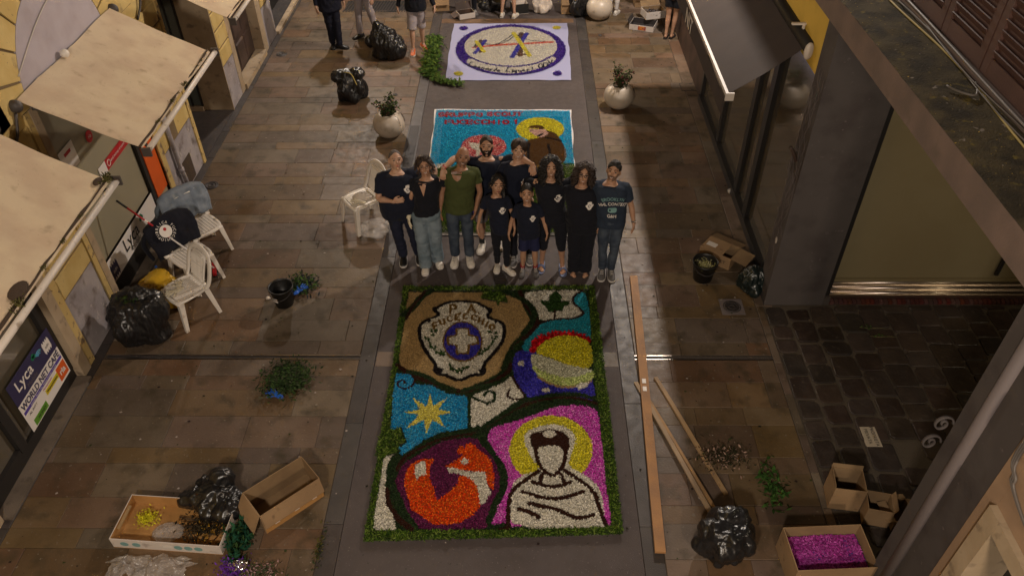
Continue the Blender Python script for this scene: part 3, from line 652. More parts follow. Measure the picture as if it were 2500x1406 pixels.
FONT = {'A': [[(0,0),(.5,1),(1,0)],[(.2,.4),(.8,.4)]], 'C': [[(1,.85),(.6,1),(.2,.9),(0,.5),(.2,.1),(.6,0),(1,.15)]], 'E': [[(1,1),(0,1),(0,0),(1,0)],[(0,.5),(.8,.5)]],
 'F': [[(1,1),(0,1),(0,0)],[(0,.5),(.8,.5)]], 'G': [[(1,.85),(.6,1),(.2,.9),(0,.5),(.2,.1),(.6,0),(1,.1),(1,.45),(.6,.45)]], 'H': [[(0,0),(0,1)],[(1,0),(1,1)],[(0,.5),(1,.5)]],
 'I': [[(.5,0),(.5,1)]], 'O': [[(.5,1),(.1,.85),(0,.5),(.1,.15),(.5,0),(.9,.15),(1,.5),(.9,.85),(.5,1)]], 'P': [[(0,0),(0,1),(.7,1),(1,.8),(.7,.5),(0,.5)]],
 'R': [[(0,0),(0,1),(.7,1),(1,.8),(.7,.5),(0,.5)],[(.5,.5),(1,0)]], 'S': [[(1,.85),(.5,1),(.1,.85),(.1,.6),(.9,.4),(.9,.15),(.5,0),(0,.15)]], 'T': [[(0,1),(1,1)],[(.5,1),(.5,0)]],
 'U': [[(0,1),(0,.2),(.3,0),(.7,0),(1,.2),(1,1)]], '1': [[(.2,.75),(.5,1),(.5,0)]], '.': [[(.5,0),(.5,.04)]], 'V': [[(0,1),(.5,0),(1,1)]], 'D': [[(0,0),(0,1),(.6,1),(1,.7),(1,.3),(.6,0),(0,0)]],
 'L': [[(.75,1),(.45,1),(.35,.5),(.1,0),(.3,.1),(.9,0)]], 'e': [[(.1,.3),(.9,.35),(.6,.6),(.1,.4),(.3,0),(.9,.1)]], 'o': [[(.5,.55),(.1,.3),(.5,0),(.9,.3),(.5,.55)]], 'n': [[(.1,0),(.15,.55),(.6,.55),(.8,.4),(.8,0)]],
 'a': [[(.8,.5),(.3,.5),(.1,.2),(.5,0),(.8,.3),(.85,0)]], 'r': [[(.2,0),(.3,.55),(.8,.5)]], 'd': [[(.8,.3),(.4,.5),(.1,.2),(.5,0),(.8,.3),(.95,1)]], 'i': [[(.5,0),(.5,.5)],[(.5,.8),(.5,.85)]], 'g': [[(.8,.5),(.3,.5),(.1,.2),(.5,0),(.8,.4),(.6,-.4),(.2,-.35)]], 'u': [[(.1,.5),(.2,.05),(.7,.05),(.85,.5),(.9,0)]]}
class Carpet:
    def __init__(s, quad, res=.008):
        xs = [p[0] for p in quad]; ys = [p[1] for p in quad]; s.res = res
        s.x0, s.x1, s.y0, s.y1 = min(xs), max(xs), min(ys), max(ys)
        s.nx = int((s.x1-s.x0)/res)+1; s.ny = int((s.y1-s.y0)/res)+1
        s.X, s.Y = np.meshgrid(s.x0+(np.arange(s.nx)+.5)*res, s.y0+(np.arange(s.ny)+.5)*res)
        s.lab = np.full(s.X.shape, -1); s.names = []
    def id(s, n):
        if n not in s.names: s.names.append(n)
        return s.names.index(n)
    def poly(s, pts, n, smooth=1):
        if smooth: pts = chaikin(pts, smooth)
        s.lab[inpoly(s.X, s.Y, pts)] = s.id(n) if n else -1
    def stroke(s, pts, wd, n, smooth=2):
        if smooth: pts = chaikin(pts, smooth, False)
        k = s.id(n)
        for (a, b) in zip(pts, pts[1:]):
            ax, ay = a; dx, dy = b[0]-ax, b[1]-ay; L2 = dx*dx+dy*dy+1e-12
            i0 = max(0, int((min(a[0], b[0])-wd-s.x0)/s.res)); i1 = int((max(a[0], b[0])+wd-s.x0)/s.res)+1
            j0 = max(0, int((min(a[1], b[1])-wd-s.y0)/s.res)); j1 = int((max(a[1], b[1])+wd-s.y0)/s.res)+1
            X = s.X[j0:j1, i0:i1]; Y = s.Y[j0:j1, i0:i1]
            t = np.clip(((X-ax)*dx+(Y-ay)*dy)/L2, 0, 1); d = np.hypot(X-ax-t*dx, Y-ay-t*dy)
            s.lab[j0:j1, i0:i1][d < wd/2] = k
    def ell(s, c, r, n, fn):
        s.poly(fn(*[(c[0]+r[0]*math.cos(a), c[1]+r[1]*math.sin(a)) for a in np.linspace(0, 2*math.pi, 40)[:-1]]), n, 0)
    def text(s, txt, fn, pos, wd, n, smooth=0):
        """pos: list of (x, y, w, h, angle) in crop pixels (baseline centre)"""
        for ch, (x, y, w_, h_, an) in zip(txt, pos):
            ca, sa = math.cos(R(an)), math.sin(R(an))
            for st in FONT[ch]:
                P_ = []
                for u, v in st:
                    dx, dy = (u-.5)*w_, -(v-.5)*h_; P_.append((x+dx*ca-dy*sa, y+dx*sa+dy*ca))
                s.stroke(fn(*P_), wd, n, smooth)
    def build(s, root, pal, dens, z=.018):
        """pal: name -> (colours, petal length, petal width, tilt, density factor, height)"""
        nz = rng.normal(0, 1, s.lab.shape); k = np.ones((3, 3))/9
        # ragged edges between the colours
        jx = np.clip(np.arange(s.nx)[None, :]+rng.normal(0, .7, s.lab.shape).astype(int), 0, s.nx-1); jy = np.clip(np.arange(s.ny)[:, None]+rng.normal(0, .7, s.lab.shape).astype(int), 0, s.ny-1)
        lab = s.lab[jy, jx]
        for i, nm in enumerate(s.names):
            if nm not in pal: continue
            cols, ln, wd, tilt, df, hz = pal[nm]; cols = np.array(cols); r = s.res
            jj, ii = np.nonzero(lab == i)
            if len(jj) == 0: continue
            n = len(jj); x = s.x0+ii*r; y = s.y0+jj*r; hh = z+hz+rng.normal(0, .0035, n)
            V = np.stack([np.stack([x, y, hh], 1), np.stack([x+r, y, hh], 1), np.stack([x+r, y+r, hh+rng.normal(0, .002, n)], 1), np.stack([x, y+r, hh], 1)], 1).reshape(-1, 3)
            C = cols[rng.integers(0, len(cols), n)]*rng.uniform(.55, .95, (n, 1))*.75
            # petals
            m_ = int(n*r*r*dens*df)
            pick = rng.integers(0, n, m_); px = x[pick]+rng.uniform(0, r, m_); py = y[pick]+rng.uniform(0, r, m_); pz = z+hz+.006+rng.uniform(0, .012, m_)
            th = rng.uniform(0, 2*np.pi, m_); ti = rng.normal(0, tilt, m_); tj = rng.normal(0, tilt, m_); L = ln*rng.uniform(.6, 1.25, m_)/2; W_ = wd*rng.uniform(.6, 1.3, m_)/2
            dx, dy = np.cos(th), np.sin(th); ct, st = np.cos(ti), np.sin(ti)
            A = np.stack([dx*ct, dy*ct, st], 1)*L[:, None]; B = np.stack([-dy*np.cos(tj), dx*np.cos(tj), np.sin(tj)], 1)*W_[:, None]
            c0 = np.stack([px, py, pz], 1)
            PV = np.stack([c0-A, c0+B, c0+A, c0-B], 1).reshape(-1, 3)
            PC = cols[rng.integers(0, len(cols), m_)]*rng.uniform(.62, 1.22, (m_, 1))
            VV = np.concatenate([V, PV]); VV -= np.array(root.location); F = np.arange(len(VV)).reshape(-1, 4)
            colmesh(nm, VV, F, np.concatenate([C, PC]), 'attr', root, 'stuff')
A = crop(860, 680, 3.1957); B = crop(860, 1000, 3.4629); Cc = crop(1020, 0, 3.3471)
def ph(*pts): return [(G(*p).x, G(*p).y) for p in pts]
k1 = 1/3.1957/232  # crop A pixels to metres on the ground (about)
def wA(px): return px*.00142+.010
def wB(px): return px*.00118+.013
c1 = Carpet(ph((955, 700), (1480, 700), (1525, 1330), (880, 1330)), .0085)
c1.poly(ph((985, 705), (1220, 703), (1450, 702), (1470, 850), (1493, 1050), (1520, 1308), (1200, 1318), (888, 1326), (925, 1100), (958, 900)), 'green_leaves', 0)
inner = A((437, 113), (1845, 98), (1865, 500), (1912, 990))+B((2085, 20), (2110, 300), (2145, 650), (2195, 990), (2120, 1008), (1340, 1028), (620, 1034), (185, 1034), (215, 750), (245, 560), (290, 400), (400, 250), (380, 160), (330, 180))+A((300, 1190), (320, 900), (345, 750), (362, 685), (385, 480), (410, 330))
c1.poly(inner, 'dark_leaves', 0)
c1.poly(A((437, 115), (560, 120), (1000, 118), (1100, 118), (1270, 150), (1320, 190), (1350, 270), (1385, 320), (1385, 360), (1340, 410), (1310, 460), (1250, 510), (1215, 570), (1180, 650), (1165, 740), (1050, 800), (930, 850), (830, 885), (700, 830), (560, 750), (430, 730), (360, 685), (385, 480), (410, 370)), 'sawdust_tan')
c1.stroke(A((400, 300), (480, 235), (540, 150), (620, 105)), wA(60), 'dark_leaves'); c1.stroke(A((422, 325), (470, 240), (520, 170), (575, 110)), wA(20), 'brown_sawdust')
c1.poly(A((437, 115), (535, 118), (480, 175), (440, 235)), 'sawdust_tan', 0)
c1.poly(A((1340, 110), (1800, 100), (1750, 125), (1700, 190), (1790, 270), (1790, 310), (1720, 325), (1580, 320), (1460, 345), (1450, 270), (1400, 200), (1345, 170)), 'white_petals')
c1.poly(A((1740, 130), (1800, 108), (1835, 170), (1855, 330), (1862, 440), (1862, 520), (1420, 590), (1310, 570), (1350, 480), (1450, 370), (1560, 335), (1720, 330), (1815, 300), (1790, 250), (1715, 190)), 'teal_petals')
c1.poly(A((1300, 565), (1400, 585), (1500, 570), (1860, 700), (1905, 985), (1800, 945), (1650, 915), (1500, 930), (1380, 950), (1340, 900), (1270, 800), (1245, 700), (1260, 620)), 'blue_petals')
Y = A((1420, 590), (1445, 540), (1530, 480), (1640, 452), (1760, 462), (1866, 515), (1885, 720), (1700, 690), (1600, 655), (1500, 615))
zz = []
for i in range(41):
    t = i/40; aa = (1-t); bx = [(1388, 580), (1412, 510), (1482, 462), (1605, 434), (1740, 440), (1858, 475)]
    f = t*5; q = min(int(f), 4); f -= q; zz.append((bx[q][0]*(1-f)+bx[q+1][0]*f+(-14 if i % 2 and t < .3 else 0), bx[q][1]*(1-f)+bx[q+1][1]*f+(-22 if i % 2 else 6)))
c1.poly(A(*zz, (1862, 520), (1760, 470), (1640, 458), (1530, 486), (1450, 545), (1420, 592)), 'red_petals', 0)
c1.poly(Y, 'yellow_petals')
c1.poly(A((1398, 588), (1480, 612), (1600, 655), (1700, 690), (1885, 722), (1885, 800), (1740, 850), (1640, 860), (1540, 830), (1450, 775), (1400, 700)), 'lime_petals')
c1.poly(A((1398, 588), (1480, 612), (1600, 655), (1700, 690), (1884, 720), (1830, 750), (1760, 780), (1660, 785), (1520, 750), (1430, 705), (1393, 680)), 'pale_petals')
c1.stroke(A((1450, 778), (1540, 832), (1640, 858), (1740, 855), (1860, 812)), wA(18), 'sawdust_tan'); c1.poly(A((1740, 850), (1790, 822), (1842, 822), (1830, 855), (1760, 878)), 'white_petals', 0)
c1.ell((1318, 672), (27, 20), 'white_petals', A); c1.ell((1510, 881), (30, 20), 'white_petals', A)
c1.poly(A((1595, 112), (1635, 150), (1625, 190), (1700, 192), (1690, 215), (1650, 230), (1640, 265), (1590, 262), (1575, 275), (1530, 272), (1510, 228), (1465, 202), (1480, 185), (1540, 200), (1535, 150)), 'ivy_leaves', 0)
c1.stroke(A((1800, 106), (1745, 130), (1705, 190), (1790, 255), (1805, 295), (1720, 325), (1580, 325), (1450, 365)), wA(15), 'brown_sawdust'); c1.stroke(A((1578, 325), (1580, 262)), wA(12), 'brown_sawdust', 0)
c1.stroke(A((1310, 115), (1360, 240), (1440, 330), (1450, 370), (1350, 470), (1250, 560), (1215, 640), (1235, 730), (1130, 800), (1000, 860), (860, 900), (700, 850), (550, 800), (450, 760), (355, 690)), wA(38), 'brown_sawdust')
c1.stroke(A((1220, 125), (1310, 165), (1385, 210), (1430, 290), (1400, 360), (1335, 440)), wA(44), 'dark_leaves'); c1.stroke(A((1325, 510), (1220, 610), (1185, 720)), wA(42), 'dark_leaves')
c1.stroke(A((1225, 780), (1100, 845), (950, 860), (860, 885)), wA(34), 'dark_leaves'); c1.stroke(A((800, 880), (680, 840), (580, 770), (440, 738)), wA(36), 'dark_leaves')
c1.poly(A((1232, 765), (1270, 820), (1330, 890), (1350, 930), (1310, 958), (1250, 985), (1200, 1030), (1080, 1110), (980, 1190), (920, 1170), (920, 940), (950, 918), (1100, 860), (1200, 815)), 'white_petals')
c1.stroke(A((925, 930), (990, 960), (1050, 990), (1112, 965), (1115, 900), (1060, 888), (1030, 920)), wA(17), 'dark_leaves'); c1.stroke(A((1232, 880), (1205, 920), (1240, 950), (1310, 956), (1352, 930), (1290, 850), (1245, 770)), wA(12), 'brown_sawdust')
sky = A((345, 752), (450, 758), (492, 805), (500, 835), (620, 842), (740, 908), (920, 930), (905, 1180), (700, 1210), (560, 1270), (470, 1340), (385, 1390), (360, 1330), (430, 1290), (385, 1170), (300, 1200), (318, 900))
c1.poly(sky, 'sky_petals', 0)
c1.poly(A((610, 905), (632, 1005), (742, 940), (672, 1030), (780, 1055), (672, 1078), (728, 1172), (628, 1112), (577, 1220), (562, 1112), (420, 1182), (525, 1072), (398, 1050), (530, 1033), (468, 938), (582, 1008)), 'star_petals', 0)
c1.stroke(A((492, 800), (480, 838), (420, 872), (360, 860), (355, 815), (400, 800), (415, 830)), wA(13), 'brown_sawdust'); c1.stroke(A((912, 935), (915, 1180)), wA(18), 'dark_leaves', 0)
# lower half
c1.poly(B((1480, 80), (1650, 5), (1800, -30), (2000, -20), (2085, 30), (2110, 300), (2145, 650), (2195, 985), (2140, 990), (1340, 1000), (1150, 985), (1180, 900), (1240, 760), (1300, 600), (1240, 450), (1210, 400), (1140, 290), (1150, 200), (1220, 150)), 'magenta_petals')
c1.ell((1680, 352), (352, 292), 'yellow_petals', B)
c1.poly(B((1335, 1025), (1330, 760), (1350, 640), (1430, 570), (1560, 525), (1580, 490), (1530, 440), (1465, 330), (1448, 240), (1480, 195), (1570, 150), (1680, 133), (1790, 150), (1875, 205), (1888, 290), (1845, 400), (1825, 495), (1960, 555), (2070, 640), (2122, 760), (2118, 830), (2150, 990), (2120, 1010)), 'white_petals')
br = 'brown_sawdust'
c1.stroke(B((1312, 1020), (1320, 800), (1345, 700), (1400, 650), (1470, 600), (1575, 530)), wB(28), br); c1.poly(B((1225, 1028), (1290, 985), (1305, 860), (1335, 860), (1338, 1028)), br, 0); c1.stroke(B((1795, 525), (1900, 590), (2000, 660), (2060, 740), (2090, 850), (2145, 985)), wB(28), br)
c1.poly(B((1500, 260), (1498, 215), (1560, 205), (1640, 178), (1680, 172), (1750, 185), (1800, 210), (1845, 280), (1825, 370), (1790, 380), (1770, 325), (1680, 312), (1575, 325), (1560, 380), (1520, 330)), br)
c1.stroke(B((1550, 350), (1568, 450), (1610, 520), (1688, 575), (1745, 540), (1795, 460), (1800, 370), (1820, 320)), wB(26), br); c1.ell((1665, 215), (56, 32), 'white_petals', B)
c1.stroke(B((1605, 550), (1590, 615)), wB(26), br, 0); c1.stroke(B((1765, 555), (1790, 620)), wB(24), br, 0)
for st_, w_ in ((((1520, 620), (1600, 645), (1690, 665), (1780, 648), (1850, 620)), 24), (((1440, 703), (1550, 740), (1690, 768), (1820, 748), (1950, 703)), 28), (((1495, 800), (1620, 830), (1740, 855), (1830, 905), (1920, 932), (2035, 898)), 30), (((1412, 850), (1500, 872), (1580, 920)), 30)): c1.stroke(B(*st_), wB(w_), br)
c1.poly(B((450, 440), (600, 370), (700, 310), (800, 265), (1050, 240), (1090, 310), (1170, 380), (1225, 480), (1252, 600), (1240, 700), (1180, 800), (1130, 960), (1150, 1028), (620, 1032), (540, 1000), (450, 880), (440, 780), (365, 660), (372, 580)), 'purple_petals')
c1.poly(B((600, 425), (700, 425), (660, 490), (655, 580), (690, 670), (715, 785), (800, 715), (890, 640), (905, 565), (1000, 570), (1050, 640), (1085, 740), (1085, 830), (1020, 900), (920, 960), (780, 985), (690, 980), (600, 920), (500, 850), (465, 740), (440, 640), (450, 540), (500, 470), (560, 435)), 'orange_petals', 0)
c1.poly(B((785, 490), (860, 450), (930, 400), (945, 340), (960, 300), (1010, 290), (1060, 340), (1120, 385), (1180, 450), (1202, 560), (1195, 690), (1150, 660), (1120, 545), (960, 525), (850, 510)), 'orange_petals', 0); c1.poly(B((885, 380), (905, 318), (945, 318), (945, 375), (900, 390)), 'orange_petals', 0)
c1.poly(B((805, 505), (860, 500), (960, 530), (1125, 535), (1140, 650), (1178, 710), (1120, 800), (1085, 815), (1070, 740), (1060, 660), (1000, 590), (900, 550), (820, 542)), 'white_petals', 0); c1.poly(B((540, 475), (610, 440), (625, 475), (625, 560), (580, 565), (545, 608), (525, 520)), 'white_petals', 0); c1.ell((950, 450), (33, 24), 'white_petals', B)
c1.stroke(B((480, 420), (600, 345), (700, 290), (800, 245), (960, 205), (1060, 160)), wB(34), 'dark_leaves')
c1.stroke(A((1912, 990), (1800, 950), (1650, 932), (1500, 948), (1380, 985), (1250, 1035), (1100, 1130), (960, 1215), (800, 1240), (650, 1270), (540, 1330), (430, 1390), (385, 1440), (350, 1500)), wA(27), br)
c1.stroke(A((1880, 945), (1790, 915), (1650, 912), (1500, 928), (1380, 958)), wA(32), 'dark_leaves'); c1.stroke(A((1350, 960), (1200, 1050), (1080, 1130), (990, 1195)), wA(32), 'dark_leaves'); c1.stroke(A((950, 1195), (800, 1222), (640, 1255), (500, 1325)), wA(20), 'dark_leaves')
c1.stroke(B((380, 370), (345, 470), (305, 620), (370, 740), (430, 880), (530, 1015)), wB(60), 'dark_leaves'); c1.stroke(B((290, 690), (300, 800), (360, 910), (500, 1020)), wB(44), br)
c1.stroke(B((1065, 220), (1130, 290), (1190, 380), (1262, 480), (1300, 590), (1275, 700), (1210, 820), (1155, 950)), wB(44), 'dark_leaves'); c1.stroke(B((1155, 1015), (1280, 985)), wB(30), 'dark_leaves', 0)
c1.poly(B((365, 375), (300, 400), (265, 430), (240, 600), (215, 750), (190, 900), (183, 1033), (378, 1033), (350, 900), (288, 820), (278, 700), (290, 560), (300, 470)), 'white_petals', 0)
c1.poly(A((300, 1190), (340, 1210), (375, 1165), (395, 1250), (420, 1290), (370, 1310), (350, 1370), (300, 1390), (185, 1400), (210, 1250), (260, 1200)), 'green_leaves', 0)
c1.poly(A((1000, 155), (1040, 115), (1190, 125), (1215, 200), (1150, 195), (1140, 235), (1120, 190), (1060, 182), (1010, 168)), 'green_leaves', 0)
# crest
crest = [(830, 188), (960, 192), (1050, 238), (1082, 262), (1058, 292), (1070, 322), (1180, 352), (1190, 430), (1165, 520), (1080, 620), (1022, 680), (1035, 740), (1000, 765), (950, 755), (832, 812), (740, 765), (690, 758), (645, 738), (652, 680), (622, 640), (562, 560), (525, 460), (525, 380), (572, 335), (650, 312), (680, 290), (645, 260), (665, 235), (740, 195)]
c1.poly(A(*crest), 'white_petals', 1); c1.stroke(A(*crest, crest[0]), wA(27), 'black_coffee', 1)
for q in (((645, 250), 22), ((1075, 255), 22), ((600, 338), 18), ((1120, 345), 14)): c1.ell(q[0], (q[1], q[1]*.9), 'black_coffee', A)
c1.poly(A((640, 690), (715, 715), (695, 760), (645, 740)), 'black_coffee', 0); c1.poly(A((985, 725), (1040, 690), (1042, 745), (1000, 770)), 'black_coffee', 0)
c1.ell((862, 503), (156, 160), 'gold_sawdust', A); c1.ell((862, 501), (143, 146), 'blue_petals', A)
cr_ = [(815, 402), (905, 400), (912, 452), (975, 465), (982, 522), (912, 525), (905, 594), (815, 597), (815, 532), (748, 522), (748, 465), (812, 455)]
c1.poly(A(*cr_), 'white_petals', 0); c1.stroke(A(*cr_, cr_[0]), wA(13), 'gold_sawdust', 0)
c1.text('P.A.', A, [(790, 250, 46, 66, 0), (845, 255, 10, 50, 0), (930, 246, 56, 62, 0), (985, 260, 10, 40, 0)], wA(16), 'gold_sawdust')
c1.text('FUCECCHIO', A, [(650, 378, 32, 46, -22), (703, 348, 34, 42, -20), (762, 324, 34, 40, -10), (822, 312, 32, 42, 0), (882, 306, 34, 40, 5), (950, 315, 34, 40, 12), (1005, 340, 36, 44, 18), (1050, 368, 22, 44, 25), (1090, 390, 36, 40, 30)], wA(14), 'gold_sawdust')
for (x, y, an) in ((620, 425, 60), (655, 422, -20), (630, 455, 20), (595, 492, 70), (575, 480, 40), (612, 545, 70), (650, 548, 80), (655, 590, 100), (695, 585, 80), (715, 595, 60), (690, 605, 120), (1075, 430, 30), (1120, 438, -10), (1090, 470, 90), (1125, 465, 20), (1095, 500, 110), (1035, 560, 20), (1060, 560, -30), (1000, 570, 70), (1010, 600, 0), (990, 600, 110), (765, 690, 70), (780, 725, 20), (835, 725, 90), (870, 715, -40), (900, 705, 20), (820, 745, 0), (850, 742, 60)):
    dx, dy = math.cos(R(an)), math.sin(R(an)); c1.poly(A((x-dx*20, y-dy*20), (x+dy*10, y-dx*10), (x+dx*20, y+dy*20), (x-dy*10, y+dx*10)), 'ivy_leaves', 1)
for st_ in (((600, 500), (640, 580), (720, 610)), ((1115, 480), (1070, 560), (980, 610)), ((770, 700), (830, 745), (910, 700))): c1.stroke(A(*st_), wA(6), 'ivy_leaves')
W = lambda *c: [tuple(v for v in q) for q in c]
white = W((.72, .69, .58), (.80, .77, .68), (.55, .52, .40), (.76, .72, .62))
PAL = {'green_leaves': (W((.040, .080, .010), (.085, .15, .018), (.018, .04, .006), (.14, .20, .04), (.02, .045, .01)), .05, .010, .45, .55, .018),
 'dark_leaves': (W((.018, .035, .014), (.03, .055, .02), (.012, .024, .01)), .03, .008, .4, .8, .006), 'ivy_leaves': (W((.018, .045, .012), (.03, .07, .018)), .035, .015, .3, .6, .012),
 'sawdust_tan': (W((.52, .34, .14), (.58, .40, .18), (.44, .29, .12)), .008, .005, .3, 1.5, 0), 'brown_sawdust': (W((.050, .018, .011), (.04, .014, .009)), .010, .006, .3, 1.2, .004),
 'black_coffee': (W((.010, .008, .010), (.016, .013, .014)), .010, .006, .3, 1.2, .002), 'gold_sawdust': (W((.27, .15, .03), (.22, .13, .03)), .012, .006, .3, 1.2, .003),
 'white_petals': (white, .024, .008, .33, 1, 0), 'pale_petals': (W((.62, .62, .46), (.56, .57, .40), (.70, .69, .54)), .024, .008, .33, 1, 0), 'lime_petals': (W((.46, .56, .16), (.58, .62, .26), (.36, .46, .12)), .03, .01, .35, 1, 0),
 'yellow_petals': (W((.78, .66, .02), (.66, .58, .02), (.44, .42, .03), (.82, .74, .08)), .025, .008, .33, 1, 0), 'star_petals': (W((.82, .72, .10), (.86, .78, .2), (.66, .58, .08)), .018, .007, .3, 1, .002),
 'teal_petals': (W((.015, .30, .40), (.01, .22, .32), (.05, .38, .46)), .016, .007, .35, 1.2, 0), 'sky_petals': (W((.008, .26, .58), (.006, .18, .48), (.02, .34, .64), (.10, .42, .60)), .022, .008, .4, 1, 0),
 'blue_petals': (W((.03, .025, .36), (.045, .035, .46), (.02, .018, .22), (.10, .09, .50)), .022, .008, .35, 1, 0), 'red_petals': (W((.42, .008, .012), (.55, .015, .02), (.28, .006, .01)), .045, .028, .35, .4, .006),
 'magenta_petals': (W((.62, .04, .46), (.70, .09, .56), (.44, .02, .32), (.78, .28, .66)), .024, .008, .35, 1, 0), 'purple_petals': (W((.12, .014, .065), (.17, .03, .10), (.07, .01, .04)), .02, .009, .35, 1, 0),
 'orange_petals': (W((.72, .07, .008), (.58, .03, .006), (.80, .18, .02), (.66, .05, .008)), .022, .009, .35, 1, 0), 'violet_petals': (W((.05, .02, .24), (.07, .03, .30), (.035, .015, .17)), .035, .013, .5, .8, .002),
 'cyan_petals': (W((.01, .42, .72), (.008, .30, .60), (.05, .54, .80), (.005, .20, .46)), .024, .008, .4, 1, 0), 'pinkred_petals': (W((.60, .015, .04), (.70, .25, .24), (.45, .01, .03), (.75, .45, .40)), .026, .010, .4, 1, 0), 'scarlet_petals': (W((.42, .015, .03), (.50, .03, .04), (.33, .01, .02)), .024, .01, .4, 1, .004),
 'skin_petals': (W((.60, .36, .30), (.66, .42, .36)), .022, .009, .35, 1, 0), 'brown_earth': (W((.12, .056, .015), (.105, .048, .013)), .008, .005, .2, .25, .003)}
t1 = thing('flower_carpet', 'nearest flower carpet with P.A. FUCECCHIO crest and fox inside a green leaf border', 'flower carpet', (-.33, 5.9, 0), 0, 'flower carpets along the street')
c1.build(t1, PAL, 8200)

# ---- middle carpet
c2 = Carpet(ph((1020, 268), (1400, 268), (1420, 620), (1010, 600)), .0085)
q2 = ph((1066, 271), (1391, 273), (1402, 410), (1409, 574), (1034, 571), (1049, 400))
c2.poly(q2, 'cyan_petals', 0)
c2.poly(ph((1046, 408), (1120, 408), (1160, 402), (1300, 405), (1402, 404), (1409, 574), (1033, 571)), 'green_leaves', 0)
c2.poly(ph((1046, 390), (1110, 388), (1130, 400), (1100, 415), (1044, 412)), 'cyan_petals', 0); c2.poly(ph((1066, 404), (1105, 400), (1100, 412), (1068, 416)), 'white_petals', 0); c2.poly(ph((1082, 406), (1092, 405), (1090, 412), (1080, 412)), 'scarlet_petals', 0)
c2.poly(ph((1150, 470), (1172, 470), (1172, 530), (1150, 530)), 'blue_petals', 0); c2.poly(ph((1150, 490), (1165, 488), (1165, 508), (1150, 510)), 'white_petals', 0)
c2.ell((1000, 1068), (196, 98), 'yellow_petals', Cc)
c2.poly(Cc((1020, 1080), (1075, 1078), (1130, 1100), (1175, 1165), (1215, 1250), (1215, 1310), (1170, 1370), (1120, 1406), (960, 1406), (900, 1350), (868, 1280), (872, 1200), (905, 1150), (980, 1140), (1050, 1110)), 'brown_earth')
c2.poly(Cc((905, 1350), (960, 1365), (1010, 1358), (1040, 1350), (1045, 1362), (960, 1380)), 'gold_sawdust', 0)
c2.poly(Cc((905, 1062), (960, 1068), (1040, 1070), (1065, 1095), (1060, 1110), (1010, 1135), (975, 1130), (945, 1110), (915, 1090)), 'skin_petals', 0)
c2.poly(Cc((897, 1055), (925, 1038), (980, 1032), (1020, 1042), (1035, 1062), (1020, 1070), (960, 1062)), 'brown_earth', 0)
c2.poly(Cc((965, 1125), (1000, 1105), (1035, 1095), (1020, 1112), (985, 1130)), 'black_coffee', 0); c2.stroke(Cc((915, 1082), (945, 1076)), .015, 'black_coffee', 0)
for st_ in (((912, 1180), (900, 1250), (905, 1335)), ((1065, 1192), (1082, 1260), (1080, 1310), (1055, 1345)), ((1050, 1138), (1110, 1145), (1170, 1165))): c2.stroke(Cc(*st_), .042, 'black_coffee')
c2.ell((540, 1210), (184, 96), 'pinkred_petals', Cc)
c2.poly(Cc((412, 1165), (440, 1180), (470, 1180), (490, 1190), (530, 1160), (600, 1138), (590, 1165), (560, 1190), (555, 1215), (520, 1240), (500, 1285), (470, 1285), (480, 1240), (440, 1225), (425, 1200)), 'white_petals', 0); c2.stroke(Cc((640, 1200), (670, 1190)), .02, 'black_coffee', 0)
def line(n, x0, x1, y, w_, h_): return [(x0+(x1-x0)*(i+.5)/n, y, w_, h_, 0) for i in range(n)]
c2.text('GRUPPO', Cc, line(6, 165, 535, 950, 44, 30), .036, 'scarlet_petals'); c2.text('SCOUT', Cc, line(5, 560, 860, 945, 42, 30), .036, 'scarlet_petals')
c2.text('FUCECCHIO', Cc, line(9, 220, 750, 1010, 42, 30), .036, 'scarlet_petals'); c2.text('1', Cc, [(805, 1008, 36, 32, 0)], .036, 'scarlet_petals')
t2 = thing('flower_carpet', 'middle flower carpet reading GRUPPO SCOUT FUCECCHIO 1, blue field with monk and yellow halo', 'flower carpet', (-.35, 10.8, 0), 0, 'flower carpets along the street')
c2.build(t2, PAL, 5200)
def cloth(root, pts, matn, hollow=False):
    mb = MB(); P_ = [Vector((x, y, 0))-Vector((root.location.x, root.location.y, 0)) for x, y in pts]; top = []; n = 30
    for i in range(n+1):
        r = []
        for j in range(n+1):
            u, v = i/n, j/n; p = (P_[0]*(1-u)+P_[1]*u)*(1-v)+(P_[3]*(1-u)+P_[2]*u)*v
            e = .008*noise.noise(Vector((p.x*3, p.y*3, 2))) if i in (0, n) or j in (0, n) else 0
            r.append((p.x+e*3, p.y+e*3, .010+.003*noise.noise(Vector((p.x*6, p.y*6, 0)))))
        top.append(r)
    mb.ring(top, False, False)
    if hollow: mb.f = [q for k, q in enumerate(mb.f) if not (2 <= k//n < n-2 and 2 <= k % n < n-2)]; mb.mi = [0]*len(mb.f)
    mb.build('ground_cloth', matn, root, True)
DM('cloth_white', (.66, .62, .60), .85, bump=.15); DM('cloth_lilac', (.31, .32, .50), .8, bump=.1, bscale=12)
cloth(t2, ph((1062, 268), (1395, 270), (1413, 577), (1029, 575)), 'cloth_white', True)
